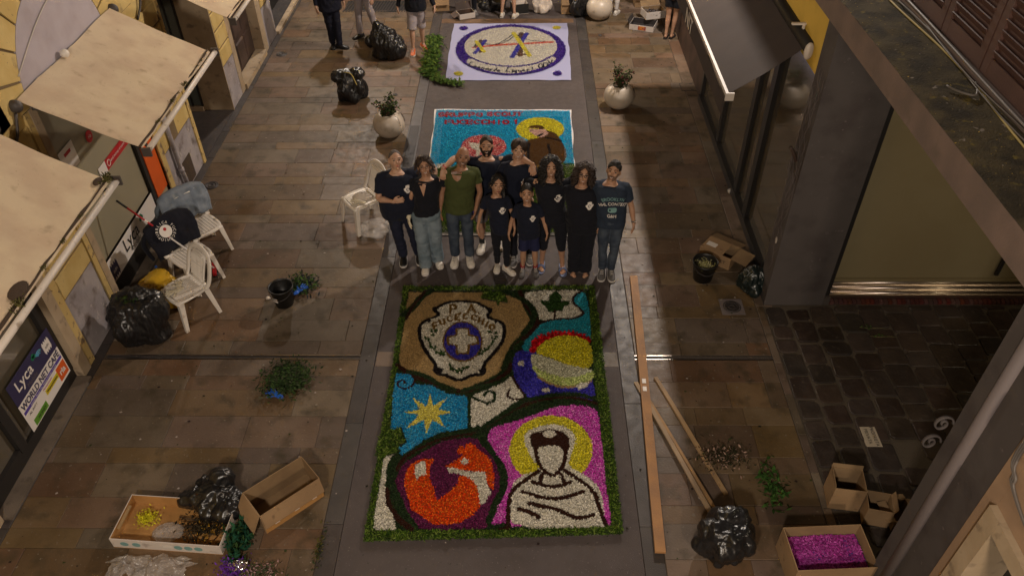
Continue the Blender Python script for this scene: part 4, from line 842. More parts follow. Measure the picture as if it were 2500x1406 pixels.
# ---- far carpet
c3 = Carpet(ph((1080, 55), (1390, 55), (1400, 200), (1080, 200)), .010)
Cp = Cc
c3.ell((760, 418), (450, 207), 'violet_petals', Cp); c3.ell((760, 394), (380, 162), 'white_petals', Cp)
c3.poly(Cp((385, 520), (430, 482), (560, 535), (760, 560), (960, 535), (1095, 470), (1140, 492), (1080, 540), (900, 600), (760, 614), (600, 600), (450, 555)), 'white_petals')
c3.stroke(Cp((430, 480), (560, 537), (760, 560), (960, 538), (1095, 472)), .05, 'violet_petals')
c3.stroke(Cp((455, 402), (640, 380), (870, 368), (1100, 355)), .075, 'orange_petals')
for st_ in (((460, 398), (490, 345), (560, 372), (620, 380), (700, 350), (780, 290)), ((800, 290), (860, 325), (940, 345), (1040, 350)), ((470, 405), (495, 360), (600, 382), (720, 360), (800, 295))): c3.stroke(Cp(*st_), .028, 'black_coffee')
c3.stroke(Cp((515, 342), (515, 437)), .085, 'brown_earth', 0); c3.stroke(Cp((465, 447), (552, 343)), .085, 'blue_petals', 0); c3.stroke(Cp((478, 350), (542, 435)), .08, 'yellow_petals', 0)
c3.stroke(Cp((845, 285), (835, 465)), .11, 'brown_earth', 0); c3.stroke(Cp((800, 458), (885, 455)), .07, 'brown_earth', 0); c3.stroke(Cp((770, 478), (890, 285)), .10, 'blue_petals', 0); c3.stroke(Cp((780, 278), (915, 470)), .09, 'yellow_petals', 0)
for c_, r_, n_ in (((375, 240), (36, 15), 'violet_petals'), ((1135, 235), (34, 14), 'yellow_petals'), ((335, 610), (38, 17), 'yellow_petals'), ((1140, 610), (38, 18), 'violet_petals')): c3.ell(c_, r_, n_, Cp)
txt = 'LeonardoLiguoriODV'; pos = []; xs = [430, 470, 500, 535, 568, 600, 632, 662, 735, 775, 800, 832, 866, 900, 935, 1003, 1045, 1085]
for x in xs:
    u = (x-760)/380; y = 590-62*u*u-6*(u > .4)-12*(u > .8); an = -17*u; big = x in (430, 735, 1003, 1045, 1085); pos.append((x, y-(8 if big else 2), 36 if big else 27, 34 if big else 26, an))
c3.text(txt, Cp, pos, .034, 'black_coffee', 1)
t3 = thing('flower_carpet', 'farthest flower carpet, lilac sheet with an oval blue ring round a bridge picture', 'flower carpet', (-.3, 15.1, 0), 0, 'flower carpets along the street')
c3.build(t3, PAL, 3600); cloth(t3, ph((1108, 60), (1385, 58), (1395, 197), (1087, 198)), 'cloth_lilac')
# leafy garland beside the far carpet
def leaves(name, root, spots, n, size, cols, spread, h=.03, gloss='attr'):
    V, F, C = [], [], []
    for k in range(n):
        s = random.choice(spots); x = s[0]+random.gauss(0, spread[0]); y = s[1]+random.gauss(0, spread[1]); z = abs(random.gauss(0, h))+.012
        a = random.uniform(0, 6.28); ti = random.uniform(-.7, .7); l = size*random.uniform(.5, 1.2); w_ = l*random.uniform(.25, .45)
        d = Vector((math.cos(a)*math.cos(ti), math.sin(a)*math.cos(ti), math.sin(ti))); b = Vector((-math.sin(a), math.cos(a), random.uniform(-.5, .5))); c = Vector((x, y, z+size*.25))
        i = len(V); V += [c-d*l/2, c+b*w_/2, c+d*l/2, c-b*w_/2]; F.append((i, i+1, i+2, i+3)); q = random.choice(cols); g = random.uniform(.6, 1.25); C.append([v*g for v in q])
    for v in V: v.z = max(v.z, .004)
    return colmesh(name, V, F, C, gloss, root, 'stuff')
gl = thing('leaf_garland', 'trail of cut green leaves curving round the corner of the lilac carpet', 'foliage', G(1055, 200))
pth = [G(*p)-gl.location for p in ((1062, 95), (1060, 120), (1057, 145), (1052, 165), (1050, 185), (1062, 198), (1080, 204), (1100, 208), (1130, 210))]
sp = []
for a, b_ in zip(pth, pth[1:]): sp += [a.lerp(b_, k/10)[:] for k in range(10)]
leaves('leaves', gl, [(p[0], p[1]) for p in sp[:45]], 1500, .10, [(.05, .10, .02), (.09, .14, .03), (.03, .06, .015)], (.09, .05)); leaves('leaves', gl, [(p[0], p[1]) for p in sp[45:]], 420, .09, [(.05, .10, .02), (.08, .12, .03)], (.04, .045))
# ================================================================ planters
def bush(name, root, z0, r, h, n, cols, leaf, flowers=None, stems=10, mats='attr'):
    V, F, C = [], [], []; tips = []
    for k in range(stems):
        a = random.uniform(0, 6.28); q = r*math.sqrt(random.random()); tips.append((math.cos(a)*q, math.sin(a)*q, z0+h*random.uniform(.45, 1)))
    mb = MB()
    for tp in tips: mb.tube([(tp[0]*.15, tp[1]*.15, z0-.05), (tp[0]*.5, tp[1]*.5, z0+(tp[2]-z0)*.5), tp], [.006, .004, .002], 4, 2)
    mb.build('stem', 'soil', root)
    for k in range(n):
        tp = random.choice(tips); u = random.uniform(.25, 1.05); c = Vector((tp[0]*u, tp[1]*u, z0+(tp[2]-z0)*u))+Vector((random.gauss(0, r*.18), random.gauss(0, r*.18), random.gauss(0, .03)))
        d = Vector((random.gauss(0, 1), random.gauss(0, 1), random.gauss(.2, .6))).normalized(); b = d.cross(Vector((random.gauss(0, 1), random.gauss(0, 1), 1))).normalized(); l = leaf*random.uniform(.5, 1.2); w_ = l*.34
        i = len(V); V += [c, c+d*l*.5+b*w_, c+d*l, c+d*l*.5-b*w_]; F.append((i, i+1, i+2, i+3)); fl = flowers and random.random() < flowers[1]; q = random.choice(flowers[0] if fl else cols); g = random.uniform(.55, 1.3); C.append([v*g for v in q])
    colmesh(name, V, F, C, mats, root, 'stuff')
def planter(loc, r, lab, fl, seed):
    random.seed(seed); t = thing('planter', lab, 'planter', loc, random.uniform(0, 6), 'round stone planters'); pr = []
    for i in range(23):
        a = -math.pi/2+.42+(math.pi-1.02)*i/22; pr.append((r*math.cos(a), r*.90*(math.sin(a)+math.sin(math.pi/2-.42))))
    zt = pr[-1][1]; pr = [(.001, 0)]+pr+[(pr[-1][0]-.03, zt+.005), (pr[-1][0]-.045, zt-.03), (pr[-1][0]-.05, zt-.10)]
    mb = MB(); mb.lathe(pr, 40); mb.build('pot', 'planter_stone', t, True); mb = MB(); mb.lathe([(.001, zt-.07), (r*.56, zt-.075), (r*.56, zt-.12)], 20); mb.build('soil', 'soil', t)
    bush('foliage', t, zt-.06, r*.72, r*1.35, 620, [(.045, .07, .025), (.03, .05, .018), (.07, .09, .035), (.05, .05, .03)], .052, fl, 16)
    for k in range(3):
        a = random.uniform(3.6, 5.4); mb = MB(); mb.tube([(math.cos(a)*r*.5, math.sin(a)*r*.5, zt-.02), (math.cos(a)*r*.85, math.sin(a)*r*.85, zt-.02), (math.cos(a)*r*1.02, math.sin(a)*r*1.02, zt-.16)], .004, 4, 2); mb.build('trailing_stem', 'soil', t)
    return t
pl1 = planter((-2.29, 11.78, 0), .27, 'round pale stone planter with green shrub on the left pavement, behind the white chair', ([(.12, .03, .04), (.16, .06, .05)], .10), 3)
planter((1.72, 12.76, 0), .27, 'round pale planter with reddish shrub standing alone on the right pavement', ([(.16, .05, .05), (.11, .04, .035)], .25), 4)
planter((1.66, 16.72, 0), .29, 'round planter at the top edge beside the lilac carpet', ([(.1, .05, .04)], .05), 5)

# ================================================================ rubbish bags
def crump(p, sd, s):
    q = p*s+Vector((sd, sd*2.1, sd*.7)); q += noise.noise_vector(q*.7)*.5
    v = noise.voronoi(q*1.1)[0]; w_ = noise.voronoi(q*2.6+Vector((5, 1, 2)))[0]; x_ = noise.voronoi(q*6+Vector((1, 7, 2)))[0]
    return .75*(.5-(v[1]-v[0]))+.38*(.5-(w_[1]-w_[0]))+.15*(.5-(x_[1]-x_[0]))
def bag(loc, r, h, lab, m_='bag_black', seed=1, shape=(1, 1), lean=(0, 0), peak=.5, amp=.06, rz=0, base=.75, open_=None, name='rubbish_bag', cat='rubbish bag', flop=None, group=None):
    t = thing(name, lab, cat, loc, rz, group); n, k = 90, 60; rings = []
    for i in range(k+1):
        u = i/k; z = h*u; w_ = base+(1-base)*math.sin(min(1, u*2.2)*math.pi/2)
        if u < .06: w_ *= .55+.45*(u/.06)**.5
        top = max(0, (u-.45)/.55); w_ *= (1-top**1.3*(1-peak*.35)); w_ = max(w_, .05)
        rr = []
        for j in range(n):
            a = 2*math.pi*j/n; d = 1+(.18+amp*4)*(noise.noise(Vector((math.cos(a)*1.3+seed, math.sin(a)*1.3, u*1.8))))+.16*u*u*noise.noise(Vector((math.cos(a)*5+seed, math.sin(a)*5, u))); x = r*w_*d*math.cos(a)*shape[0]+lean[0]*u*u; y = r*w_*d*math.sin(a)*shape[1]+lean[1]*u*u
            rr.append((x, y, z))
        rings.append(rr)
    mb = MB(); mb.ring(rings)
    if flop:
        for (c, rad) in flop: mb.ell(c, rad, 24, 16)
        me = remesh(mb, .013, 1)
    else: me = mb.mesh('bag')
    s = 5.0
    displace(me, lambda p, nn: (crump(Vector((p.x*1.2, p.y*1.2, p.z*.42)), seed, s)-.2)*(.35+amp*5)*r*.27+noise.noise(Vector((p.x*4, p.y*4, p.z*2))*6)*.006)
    for v in me.vertices: v.co.z = max(v.co.z, .002)
    me.polygons.foreach_set('use_smooth', [True]*len(me.polygons)); me.materials.clear(); me.materials.append(M[m_]); bo = link('bag', me, t)
    if open_:
        c, rr_ = open_; pts = [(c[0]+rr_*math.cos(a)*(1+.12*math.sin(3*a)), c[1]+rr_*.8*math.sin(a), c[2]+.03*math.sin(2*a+1)) for a in np.linspace(0, 6.283, 26)]; mb = MB(); mb.tube(pts, .018, 6); mb.build('rim', m_, t, True)
        leaves('contents', t, [(c[0], c[1])], 160, .07, [(.03, .05, .018), (.05, .08, .02)], (rr_*.4, rr_*.3), .03)
        for ch in t.children:
            if ch.name.startswith('contents'): ch.location.z = c[2]-.03
    return t
bag(G(948, 140), .33, .66, 'tallest peaked black rubbish bag, beside the walking people at the far left', seed=2, shape=(1.0, .75), lean=(-.10, .05), peak=.2, amp=.09, flop=[((-.33, .12, .28), (.11, .10, .11)), ((-.15, .02, .56), (.09, .07, .18)), ((.10, .0, .46), (.10, .09, .12)), ((.22, -.05, .18), (.17, .17, .15))])
b2 = bag(G(862, 243), .26, .56, 'tied black rubbish bag with a yellow string, alone on the left pavement', seed=5, shape=(1.05, .9), lean=(-.03, 0), peak=1.2, amp=.08, flop=[((-.17, 0, .46), (.16, .14, .11)), ((.13, .02, .50), (.14, .13, .10))])
mb = MB(); mb.tube([(-.06, -.10, .585), (.06, -.14, .575), (.13, -.22, .50), (.17, -.27, .42)], .009, 5, 4); mb.build('tie_string', 'hose_yellow', b2, True)
bag((-4.72, 6.90, 0), .31, .62, 'large full open black bag in front of the yellow pier, below the chair', seed=7, shape=(1.08, .9), peak=2.1, amp=.06, base=.92, open_=((-.05, -.02, .59), .17), flop=[((.06, .08, .62), (.12, .1, .10)), ((.18, .10, .52), (.12, .12, .12))])
bag((-4.70, 7.52, 0), .27, .42, 'yellow plastic sack squeezed behind the black bag and the chair', 'bag_yellow', 9, (1.1, .95), peak=1.6, amp=.06)
bag(G(528, 1222), .22, .26, 'small crumpled black bag between the flower tray and the empty box', seed=11, shape=(1.25, .95), peak=.7, amp=.14, flop=[((.18, -.16, .10), (.15, .14, .09)), ((-.18, -.02, .09), (.17, .12, .08)), ((.08, .12, .22), (.12, .10, .13))])
bag(G(1768, 1345), .25, .46, 'glossy black rubbish bag on the plank end at the bottom right', seed=13, shape=(1.0, .95), peak=1.6, amp=.10, flop=[((.04, .10, .40), (.16, .12, .10)), ((-.16, .04, .28), (.12, .12, .14))])
bag(G(1835, 705), .20, .34, 'small dark green tied bag in the corner against the grey pillar', 'bag_green', 15, (1, .95), peak=.9, amp=.12)
cb = bag(G(917, 570), .17, .19, 'clear plastic bag under the white chair behind the first man', 'clear_plastic', 17, (1.3, .8), peak=2, amp=.14, name='plastic_bag', cat='plastic bag')
bag(G(1322, 30), .18, .36, 'white carrier bag full of orange peel beside the bare legs at the far end', 'bag_white', 19, (1.05, .8), peak=2.1, amp=.08, name='carrier_bag', cat='carrier bag')
t = thing('orange_peel', 'orange brown scraps heaped on the open white carrier bag', 'scraps', G(1320, 30)+Vector((0, 0, .34)))
leaves('scraps', t, [(0, 0)], 120, .09, [(.42, .20, .05), (.5, .28, .1)], (.06, .05), .03)
bag((1.25, 16.95, 0), .27, .60, 'black bag slumped behind the far planter', seed=21, shape=(1, 1), peak=.8, amp=.09)
t = thing('plastic_wrap', 'crumpled clear wrapping spread below the flower tray', 'plastic wrap', G(365, 1388)); rr = []
for i in range(41):
    r = []
    for j in range(31):
        x = -.42+.84*i/40; y = (-.20+.34*j/30)*(.75+.5*noise.noise(Vector((i*.13, 3, 0)))+.25*noise.noise(Vector((i*.5, 3, 0)))); x *= .9+.35*noise.noise(Vector((j*.2, 7, 0))); e = max(0, 1-(abs(x)/.42)**4)*max(0, 1-(abs(y+.03)/.19)**4); q = Vector((x*9, y*9, 1)); v = noise.voronoi(q)[0]; v2 = noise.voronoi(q*2.3)[0]
        r.append((x+.03*noise.noise(q), y+.05*noise.noise(q*.5), .006+e*(.07*(1-min(1, (v[1]-v[0])*1.4))+.03*(1-min(1, v2[1]-v2[0])))))
    rr.append(r)
mb = MB(); mb.ring(rr, False, False); mb.build('film', 'clear_plastic', t)
t = bag(G(1200, 22), .23, .42, 'black bag holding dark clothes behind the white sneakered legs', seed=25, shape=(1.2, 1), peak=1.5, amp=.1)

# ================================================================ white plastic chairs
def ctube(mb, pts, w_, th, smooth=4):
    mb.tube(pts, w_, 8, smooth, th/w_ if not hasattr(w_, '__len__') else th)
def make_chair(lab, loc, rz):
    t = thing('plastic_chair', lab, 'chair', loc, rz, 'white plastic garden chairs')
    # seat faces -y, x across
    mb = MB()
    for k in range(9):
        x0 = -.19+k*.0425; mb.box(x0, x0+.034, -.19, .19, .427, .437)
    mb.build('seat_slats', 'plastic_white', t, kind='stuff')
    mb = MB(); pts = []
    for i in range(41):
        a = 2*math.pi*i/40; c, s = math.cos(a), math.sin(a); pts.append((.215*math.copysign(abs(c)**.5, c), .215*math.copysign(abs(s)**.5, s), .428-.012*max(0, -s)))
    mb.tube(pts, .026, 8, 0, .55); mb.build('seat', 'plastic_white', t, True)
    mb = MB(); mb.tube([(-.21, -.20, .41), (0, -.215, .40), (.21, -.20, .41)], .03, 6, 3, .4); mb.build('front_apron', 'plastic_white', t, True)
    for sx in (-1, 1):
        for sy in (-1, 1):
            mb = MB(); top = Vector((sx*.20, sy*.195, .425)); bot = Vector((sx*.245, sy*.25, 0)); w0 = .052; w1 = .034
            rr = []
            for i in range(7):
                u = i/6; c = top.lerp(bot, u); w_ = w0*(1-u)+w1*u; q = .6
                rr.append([(c.x-sx*w_, c.y+sy*w_*.3, c.z), (c.x+sx*w_*.25, c.y+sy*w_*.3, c.z), (c.x+sx*w_*.3, c.y+sy*.0, c.z), (c.x+sx*w_*.25, c.y-sy*w_, c.z), (c.x-sx*.002, c.y-sy*w_, c.z), (c.x-sx*.004, c.y-sy*.006, c.z), (c.x-sx*w_, c.y-sy*.004, c.z)])
            mb.ring(rr); mb.build('leg', 'plastic_white', t)
    mb = MB(); pts = []
    for (x, y, z) in ((-.215, .17, .43), (-.235, .23, .52), (-.235, .285, .68), (-.20, .33, .80), (-.11, .352, .862), (0, .36, .875), (.11, .352, .862), (.20, .33, .80), (.235, .285, .68), (.235, .23, .52), (.215, .17, .43)): pts.append((x, y, z))
    mb.tube(pts, .036, 8, 5, .45, up=(0, 1, 0)); mb.build('back_frame', 'plastic_white', t, True)
    def B_(x, u): return (x, .215+.13*u-.02*math.cos(x*5), .46+.38*u)
    mb = MB()
    for k in range(8):
        x = -.105+k*.03; mb.tube([B_(x, .10), B_(x, .5), B_(x, .86)], .0105, 6, 3)
    mb.build('back_slats', 'plastic_white', t, kind='stuff')
    mb = MB(); mb.tube([B_(-.125, .0), B_(-.13, .5), B_(-.13, .86), B_(-.06, .98), B_(.06, .98), B_(.13, .86), B_(.13, .5), B_(.125, .0)], .014, 6, 4); mb.tube([B_(-.125, .08), B_(.125, .08)], .03, 6, 3, .4); mb.tube([B_(-.12, .9), B_(0, .93), B_(.12, .9)], .035, 6, 3, .3); mb.tube([B_(-.12, .55), B_(0, .55), B_(.12, .55)], .012, 6, 3, .3); mb.build('back_panel', 'plastic_white', t, True)
    return t
ch1 = make_chair('nearest white plastic chair on the left, with yellowed rubber gloves on its seat', (-4.28, 7.22, 0), R(100))
ch1.rotation_euler.z = R(-40); ch1.location = (-4.27, 7.30, 0)
ch2 = dup(ch1, None, (-4.42, 7.98, 0), R(52), 'white chair half hidden under a navy jacket with round print')
ch3 = dup(ch1, None, (-4.48, 8.62, 0), R(48), 'white chair by the orange panel with a denim jacket over its back')
ch4 = dup(ch1, None, (-2.34, 9.27, 0), R(-52), 'white chair standing alone behind the grey haired man at the left of the group')
def cloth_pile(name, lab, cat, loc, r, m_, seed, h=.04, shape=(1, .7)):
    t = thing(name, lab, cat, loc); mb = MB(); n = 30; rr = []
    for i in range(12):
        u = i/11; rr.append([(r*(1-u)*math.cos(2*math.pi*j/n)*shape[0]*(1+.3*noise.noise(Vector((math.cos(j)*1, seed, u)))), r*(1-u)*math.sin(2*math.pi*j/n)*shape[1], h*math.sin(u*math.pi/2)+.004+.02*abs(noise.noise(Vector((j*.7, u*4, seed))))) for j in range(n)])
    mb.ring(rr); mb.build('fabric', m_, t, True); return t
def glove(name, lab, loc, rz, m_, z=.0, s=1.0):
    t = thing(name, lab, 'glove', loc, rz); mb = MB(); mb.ell((0, 0, .018), (.042*s, .05*s, .014)); mb.ell((0, -.07*s, .016), (.036*s, .05*s, .013))
    for k, (dx, ln) in enumerate(((-.03, .065), (-.01, .08), (.012, .075), (.032, .055))): mb.tube([(dx*s, .04*s, .016), (dx*1.5*s, (.04+ln*.6)*s, .022), (dx*1.9*s, (.04+ln)*s, .012)], [.011*s, .010*s, .008*s], 6, 2)
    mb.tube([(-.035*s, 0, .016), (-.075*s, .02*s, .018), (-.09*s, .05*s, .012)], [.012*s, .011*s, .009*s], 6, 2); me = remesh(mb, .005*s, 2); displace(me, lambda p, n: .006*noise.noise(p*40)); me.materials.append(M[m_]); me.polygons.foreach_set('use_smooth', [True]*len(me.polygons)); link('glove_skin', me, t); return t
def on_seat(ch, dx, dy, dz=.44): return ch.matrix_world @ Vector((dx, dy, dz)) if False else Vector(ch.location)+Matrix.Rotation(ch.rotation_euler.z, 3, 'Z') @ Vector((dx, dy, dz))
glove('rubber_glove', 'crumpled yellowed rubber glove on the seat of the nearest white chair', on_seat(ch1, -.08, -.02), .4, 'cream_glove'); glove('rubber_glove', 'second yellowed glove at the front edge of the nearest white chair', on_seat(ch1, -.02, -.12), 2.2, 'cream_glove')
cloth_pile('plastic_cup_bag', 'white plastic packaging lying on the seat of the lone chair behind the group', 'packaging', on_seat(ch4, 0, .02), .15, 'bag_white', 3, .07); glove('rubber_glove', 'yellowish glove beside the packaging on the lone white chair', on_seat(ch4, .08, -.08, .445), 1.2, 'cream_glove')
def jacket(lab, ch, m_, seed, w_=.30, name='jacket', front=.42, back=.5):
    """cloth hung over a chair back: front and rear panel joined over the top"""
    t = thing(name, lab, 'jacket', ch.location, ch.rotation_euler.z); rr = []; n = 34
    path = []
    for i in range(15): u = i/14; path.append((.205-.05*0+(.10)*(1-0)*u+0, .90-front*(1-u)))     # front panel rises
    pts = []
    for i in range(15): u = i/14; pts.append((.17+.15*u, .50+.385*u))
    for a in (60, 30, 0): pass
    pts += [(.345, .905), (.385, .91), (.415, .885)]
    for i in range(1, 15): u = i/14; pts.append((.415+.03*math.sin(u*3), .885-back*u))
    for k, (y, z) in enumerate(pts):
        r = []
        for j in range(n+1):
            v = j/n*2-1; sag = .07*abs(v)**2.2; e = noise.noise(Vector((v*2.2, k*.22, seed)))*.035+noise.noise(Vector((v*6, k*.4, seed+4)))*.014
            out = -1 if k < 15 else 1
            x = v*(w_+.05*math.sin(k*.16))*(1-.08*(15 < k)); zz = z-sag*(1 if 8 < k < 22 else .4)+(noise.noise(Vector((v*3, seed, 1)))*.05 if k in (0, 1, len(pts)-1, len(pts)-2) else 0)
            r.append((x, y+out*.012+e, zz))
        rr.append(r)
    mb = MB(); mb.ring(rr, False, False); o = mb.build('fabric', m_, t, True); sd = o.modifiers.new('thick', 'SOLIDIFY'); sd.thickness = .008
    for s in (-1, 1):
        mb = MB(); mb.tube([(s*w_*.85, .36, .80), (s*(w_+.06), .40, .66), (s*(w_+.04), .42, .46), (s*(w_+.01), .41, .34)], [.05, .055, .048, .04], 10, 4, .6); mb.build('sleeve', m_, t, True)
    return t
DM('denim_pale', (.13, .16, .20), .85, n1=(.19, .22, .26), bump=.3, bscale=40, n1scale=8); DM('navy_cloth', (.0085, .009, .015), .9, .2, bump=.2, bscale=60, sheen=.04)
jacket('faded blue denim jacket hung over the back of the chair by the orange panel', ch3, 'denim_pale', 3)
j2 = jacket('navy jacket with round white and red lettered print over the second chair', ch2, 'navy_cloth', 8, .30, back=.62)
mb = MB(); mb.prism([(.085*math.cos(a), .085*math.sin(a)) for a in np.linspace(0, 6.28, 20)[:-1]], 0, .003); mb.v = [(p[0]-.10, .225+p[1]*.37-p[2], .775+p[1]*.93) for p in mb.v]; mb.build('emblem', 'white', j2)
mb = MB(); mb.prism([(.022*math.cos(a), .022*math.sin(a)) for a in np.linspace(0, 6.28, 12)[:-1]], .003, .005); mb.v = [(p[0]-.10, .225+(p[1]+.03)*.37-p[2], .775+(p[1]+.03)*.93) for p in mb.v]; mb.build('emblem_dot', 'red', j2)
for k, c in enumerate('PUBBLICA FUCECCHIO'):
    if c == ' ': continue
    a = R(200-k*20); cx_, cz_ = -.10+.115*math.cos(a), .115*math.sin(a); text_on(c, .05, (cx_, .225+cz_*.37, .775+cz_*.93), (math.sin(a), -math.cos(a)*.37, -math.cos(a)*.93), (math.cos(a), math.sin(a)*.37, math.sin(a)*.93), 'white', j2, .004)
# brush
bm = thing('broom', 'broom with red and white pole leaning over the chairs onto the shop window', 'broom', (-4.24, 8.13, 0)); top = Vector((-.86, -.15, 1.30)); hd = Vector((0, 0, .07))
mb = MB(); mb.tube([hd, hd.lerp(top, .48)], .012, 8); mb.build('handle', 'white', bm, True); mb = MB(); mb.tube([hd.lerp(top, .48), hd.lerp(top, .9)], .0125, 8); mb.build('handle', 'red', bm, True); mb = MB(); mb.tube([hd.lerp(top, .9), top], .014, 8); mb.build('grip', 'black', bm, True); mb = MB(); mb.tube([hd.lerp(top, .70), hd.lerp(top, .73)], .014, 8); mb.build('collar', 'white', bm, True)
mb = MB(); mb.obox((0, 0, .055), (.05, .26, .04), (0, 0, .35)); mb.build('head_block', 'red', bm)
V_ = MB()
for k in range(90):
    y = random.uniform(-.12, .12); x = random.uniform(-.022, .022); c_, s_ = math.cos(.35), math.sin(.35); b0 = Vector((x*c_-y*s_, x*s_+y*c_, .045)); V_.tube([b0, b0+Vector((random.uniform(-.02, .05), random.uniform(-.03, .03), -.044))], .004, 3)
V_.build('bristles', 'black', bm, kind='stuff')
bt = thing('bottle', 'clear plastic bottle on the ground in the dark behind the chairs', 'bottle', (-4.92, 7.95, 0)); mb = MB(); mb.lathe([(.001, 0), (.035, .0), (.04, .02), (.04, .17), (.015, .22), (.013, .24)], 14); mb.build('body', 'clear_plastic', bt, True); mb = MB(); mb.lathe([(.001, .255), (.016, .255), (.016, .238)], 10); mb.build('cap', 'blue_glove', bt)

# ================================================================ boxes
def box(name, lab, cat, loc, rz, sx, sy, h, m_='cardboard', mi='cardboard_in', flaps=(), base_z=0, th=.006, tilt=(0, 0), group=None):
    """open box centred at loc; flaps: list of (side, angle below horizontal, length)"""
    t = thing(name, lab, cat, loc, rz, group); t.rotation_euler = (tilt[0], tilt[1], rz); z0 = base_z
    mb = MB(); mb.box(-sx/2, sx/2, -sy/2, sy/2, z0, z0+th); mb.build('bottom', mi, t)
    for s, (x0, x1, y0, y1) in (('S', (-sx/2, sx/2, -sy/2, -sy/2+th)), ('N', (-sx/2, sx/2, sy/2-th, sy/2)), ('W', (-sx/2, -sx/2+th, -sy/2+th, sy/2-th)), ('E', (sx/2-th, sx/2, -sy/2+th, sy/2-th))):
        mb = MB(); mb.box(x0, x1, y0, y1, z0+th, z0+h)
        mb.cur = 0; o = mb.build('side_panel', [m_, mi], t)
        idx = {'S': 4, 'N': 2, 'W': 3, 'E': 5}[s]; o.data.polygons[idx].material_index = 1
    for s, ang, ln in flaps:
        d = {'S': Vector((0, -1, 0)), 'N': Vector((0, 1, 0)), 'W': Vector((-1, 0, 0)), 'E': Vector((1, 0, 0))}[s]; w_ = sx if s in 'SN' else sy; e = Vector((1, 0, 0)) if s in 'SN' else Vector((0, 1, 0))
        c = d*((sy if s in 'SN' else sx)/2)+Vector((0, 0, z0+h)); dn = d*math.cos(R(ang))-Vector((0, 0, 1))*math.sin(R(ang)); nn = dn.cross(e).normalized()*th*.5
        a = c-e*w_/2*.985; b_ = c+e*w_/2*.985; mb = MB(); P_ = [a+d*.003, b_+d*.003, b_+dn*ln, a+dn*ln]
        mb.add([p-nn for p in P_]+[p+nn for p in P_], [(0, 3, 2, 1), (4, 5, 6, 7), (0, 1, 5, 4), (1, 2, 6, 5), (2, 3, 7, 6), (3, 0, 4, 7)]); mb.build('flap', mi if ang < 60 else m_, t)
    return t
bx = box('cardboard_box', 'large empty open cardboard box with flaps down beside the small black bag', 'cardboard box', G(705, 1230)+Vector((-.02, .02, 0)), R(42), .66, .36, .30, flaps=(('S', 72, .17), ('W', 60, .22)))
for k in (-.22, 0, .2): mb = MB(); mb.box(k, k+.05, -.187, -.183, .06, .13); mb.build('tape_piece', 'tape', bx)
mb = MB(); mb.box(-.325, .325, -.1865, -.1835, .0, .06); mb.build('printed_edge', 'orange_card', bx)
# flower tray
a = G(283, 1340); ty_ = box('flower_tray', 'low white fruit tray with orange inside holding yellow petals and dried flowers', 'tray', ((-3.97-2.87)/2-.01, 4.19, 0), R(-4), 1.10, .50, .15, 'white_card', 'orange_card', th=.008)
for k, x in enumerate((-.42, -.30, .12, .22, .32)):
    mb = MB(); mb.prism([(.042*math.cos(a), .034*math.sin(a)) for a in np.linspace(0, 6.28, 16)[:-1]], 0, .002); mb.v = [(x+p[0], -.25-p[2], .075+p[1]) for p in mb.v]; mb.build('printed_spot', 'teal_print', ty_)
mb = MB(); mb.box(-.53, -.50, -.13, .13, .13, .142); mb.build('wooden_strip', 'wood_plank', ty_); mb = MB(); mb.box(-.03, .07, -.2525, -.2505, .06, .1); mb.build('printed_patch', 'skin_p' if False else 'tape', ty_)
def pile(name, lab, cat, loc, n, size, cols, spread, h, rz=0, gloss='attr'):
    t = thing(name, lab, cat, loc, rz); leaves('pieces', t, [(0, 0)], n, size, cols, spread, h, gloss); return t
tl = Vector(ty_.location)
pile('petal_heap', 'bright yellow heap of petals in the left end of the fruit tray', 'petals', tl+Vector((-.33, .08, .01)), 420, .03, [(.62, .58, .03), (.5, .46, .02)], (.05, .045), .03)
df = pile('dried_flowers', 'bunch of dark dried flowers with small orange heads in the fruit tray', 'flowers', tl+Vector((.32, -.0, .01)), 500, .05, [(.03, .022, .015), (.045, .035, .02), (.02, .018, .012)], (.12, .08), .03)
leaves('flower_heads', df, [(.05, -.05), (.12, .08), (.0, -.1)], 130, .022, [(.42, .24, .03), (.36, .2, .02)], (.06, .05), .05)
for k in range(14): pass
mb = MB()
for k in range(16): y = random.uniform(-.08, .08); mb.tube([(0, y, .03), (-.15, y*1.2, .025), (-.30+random.uniform(-.05, .05), y*1.5+random.uniform(-.03, .03), .01)], .003, 4, 2)
mb.build('stalks', 'soil', df, kind='stuff')
cloth_pile('plastic_sleeve', 'clear sleeve crumpled in the middle of the fruit tray', 'plastic wrap', tl+Vector((-.08, -.06, .012)), .16, 'clear_plastic', 6, .04)
# flower stuff at bottom left
pile('purple_flowers', 'purple flowers in foil at the bottom edge near the fruit tray', 'flowers', G(570, 1396), 420, .035, [(.09, .02, .22), (.13, .04, .32)], (.06, .05), .05)
pile('green_clippings', 'tall green clippings beside the right end of the fruit tray', 'foliage', G(585, 1325), 420, .08, [(.012, .05, .03), (.02, .07, .035), (.03, .06, .02)], (.05, .10), .06)
pile('pink_flowers', 'faded pink flowers and stems at the bottom edge beside the foil', 'flowers', G(640, 1400), 300, .035, [(.35, .22, .22), (.05, .07, .03), (.04, .05, .03)], (.10, .05), .03)
cloth_pile('foil_wrap', 'shiny silver foil wrapper by the purple flowers at the bottom', 'foil', G(583, 1385)+Vector((0, 0, .04)), .10, 'foil', 4, .05)
pile('green_clippings', 'scattered little clippings in the gutter strip near the empty box', 'foliage', G(782, 1340), 90, .04, [(.03, .045, .02), (.08, .07, .02)], (.03, .12), .01)
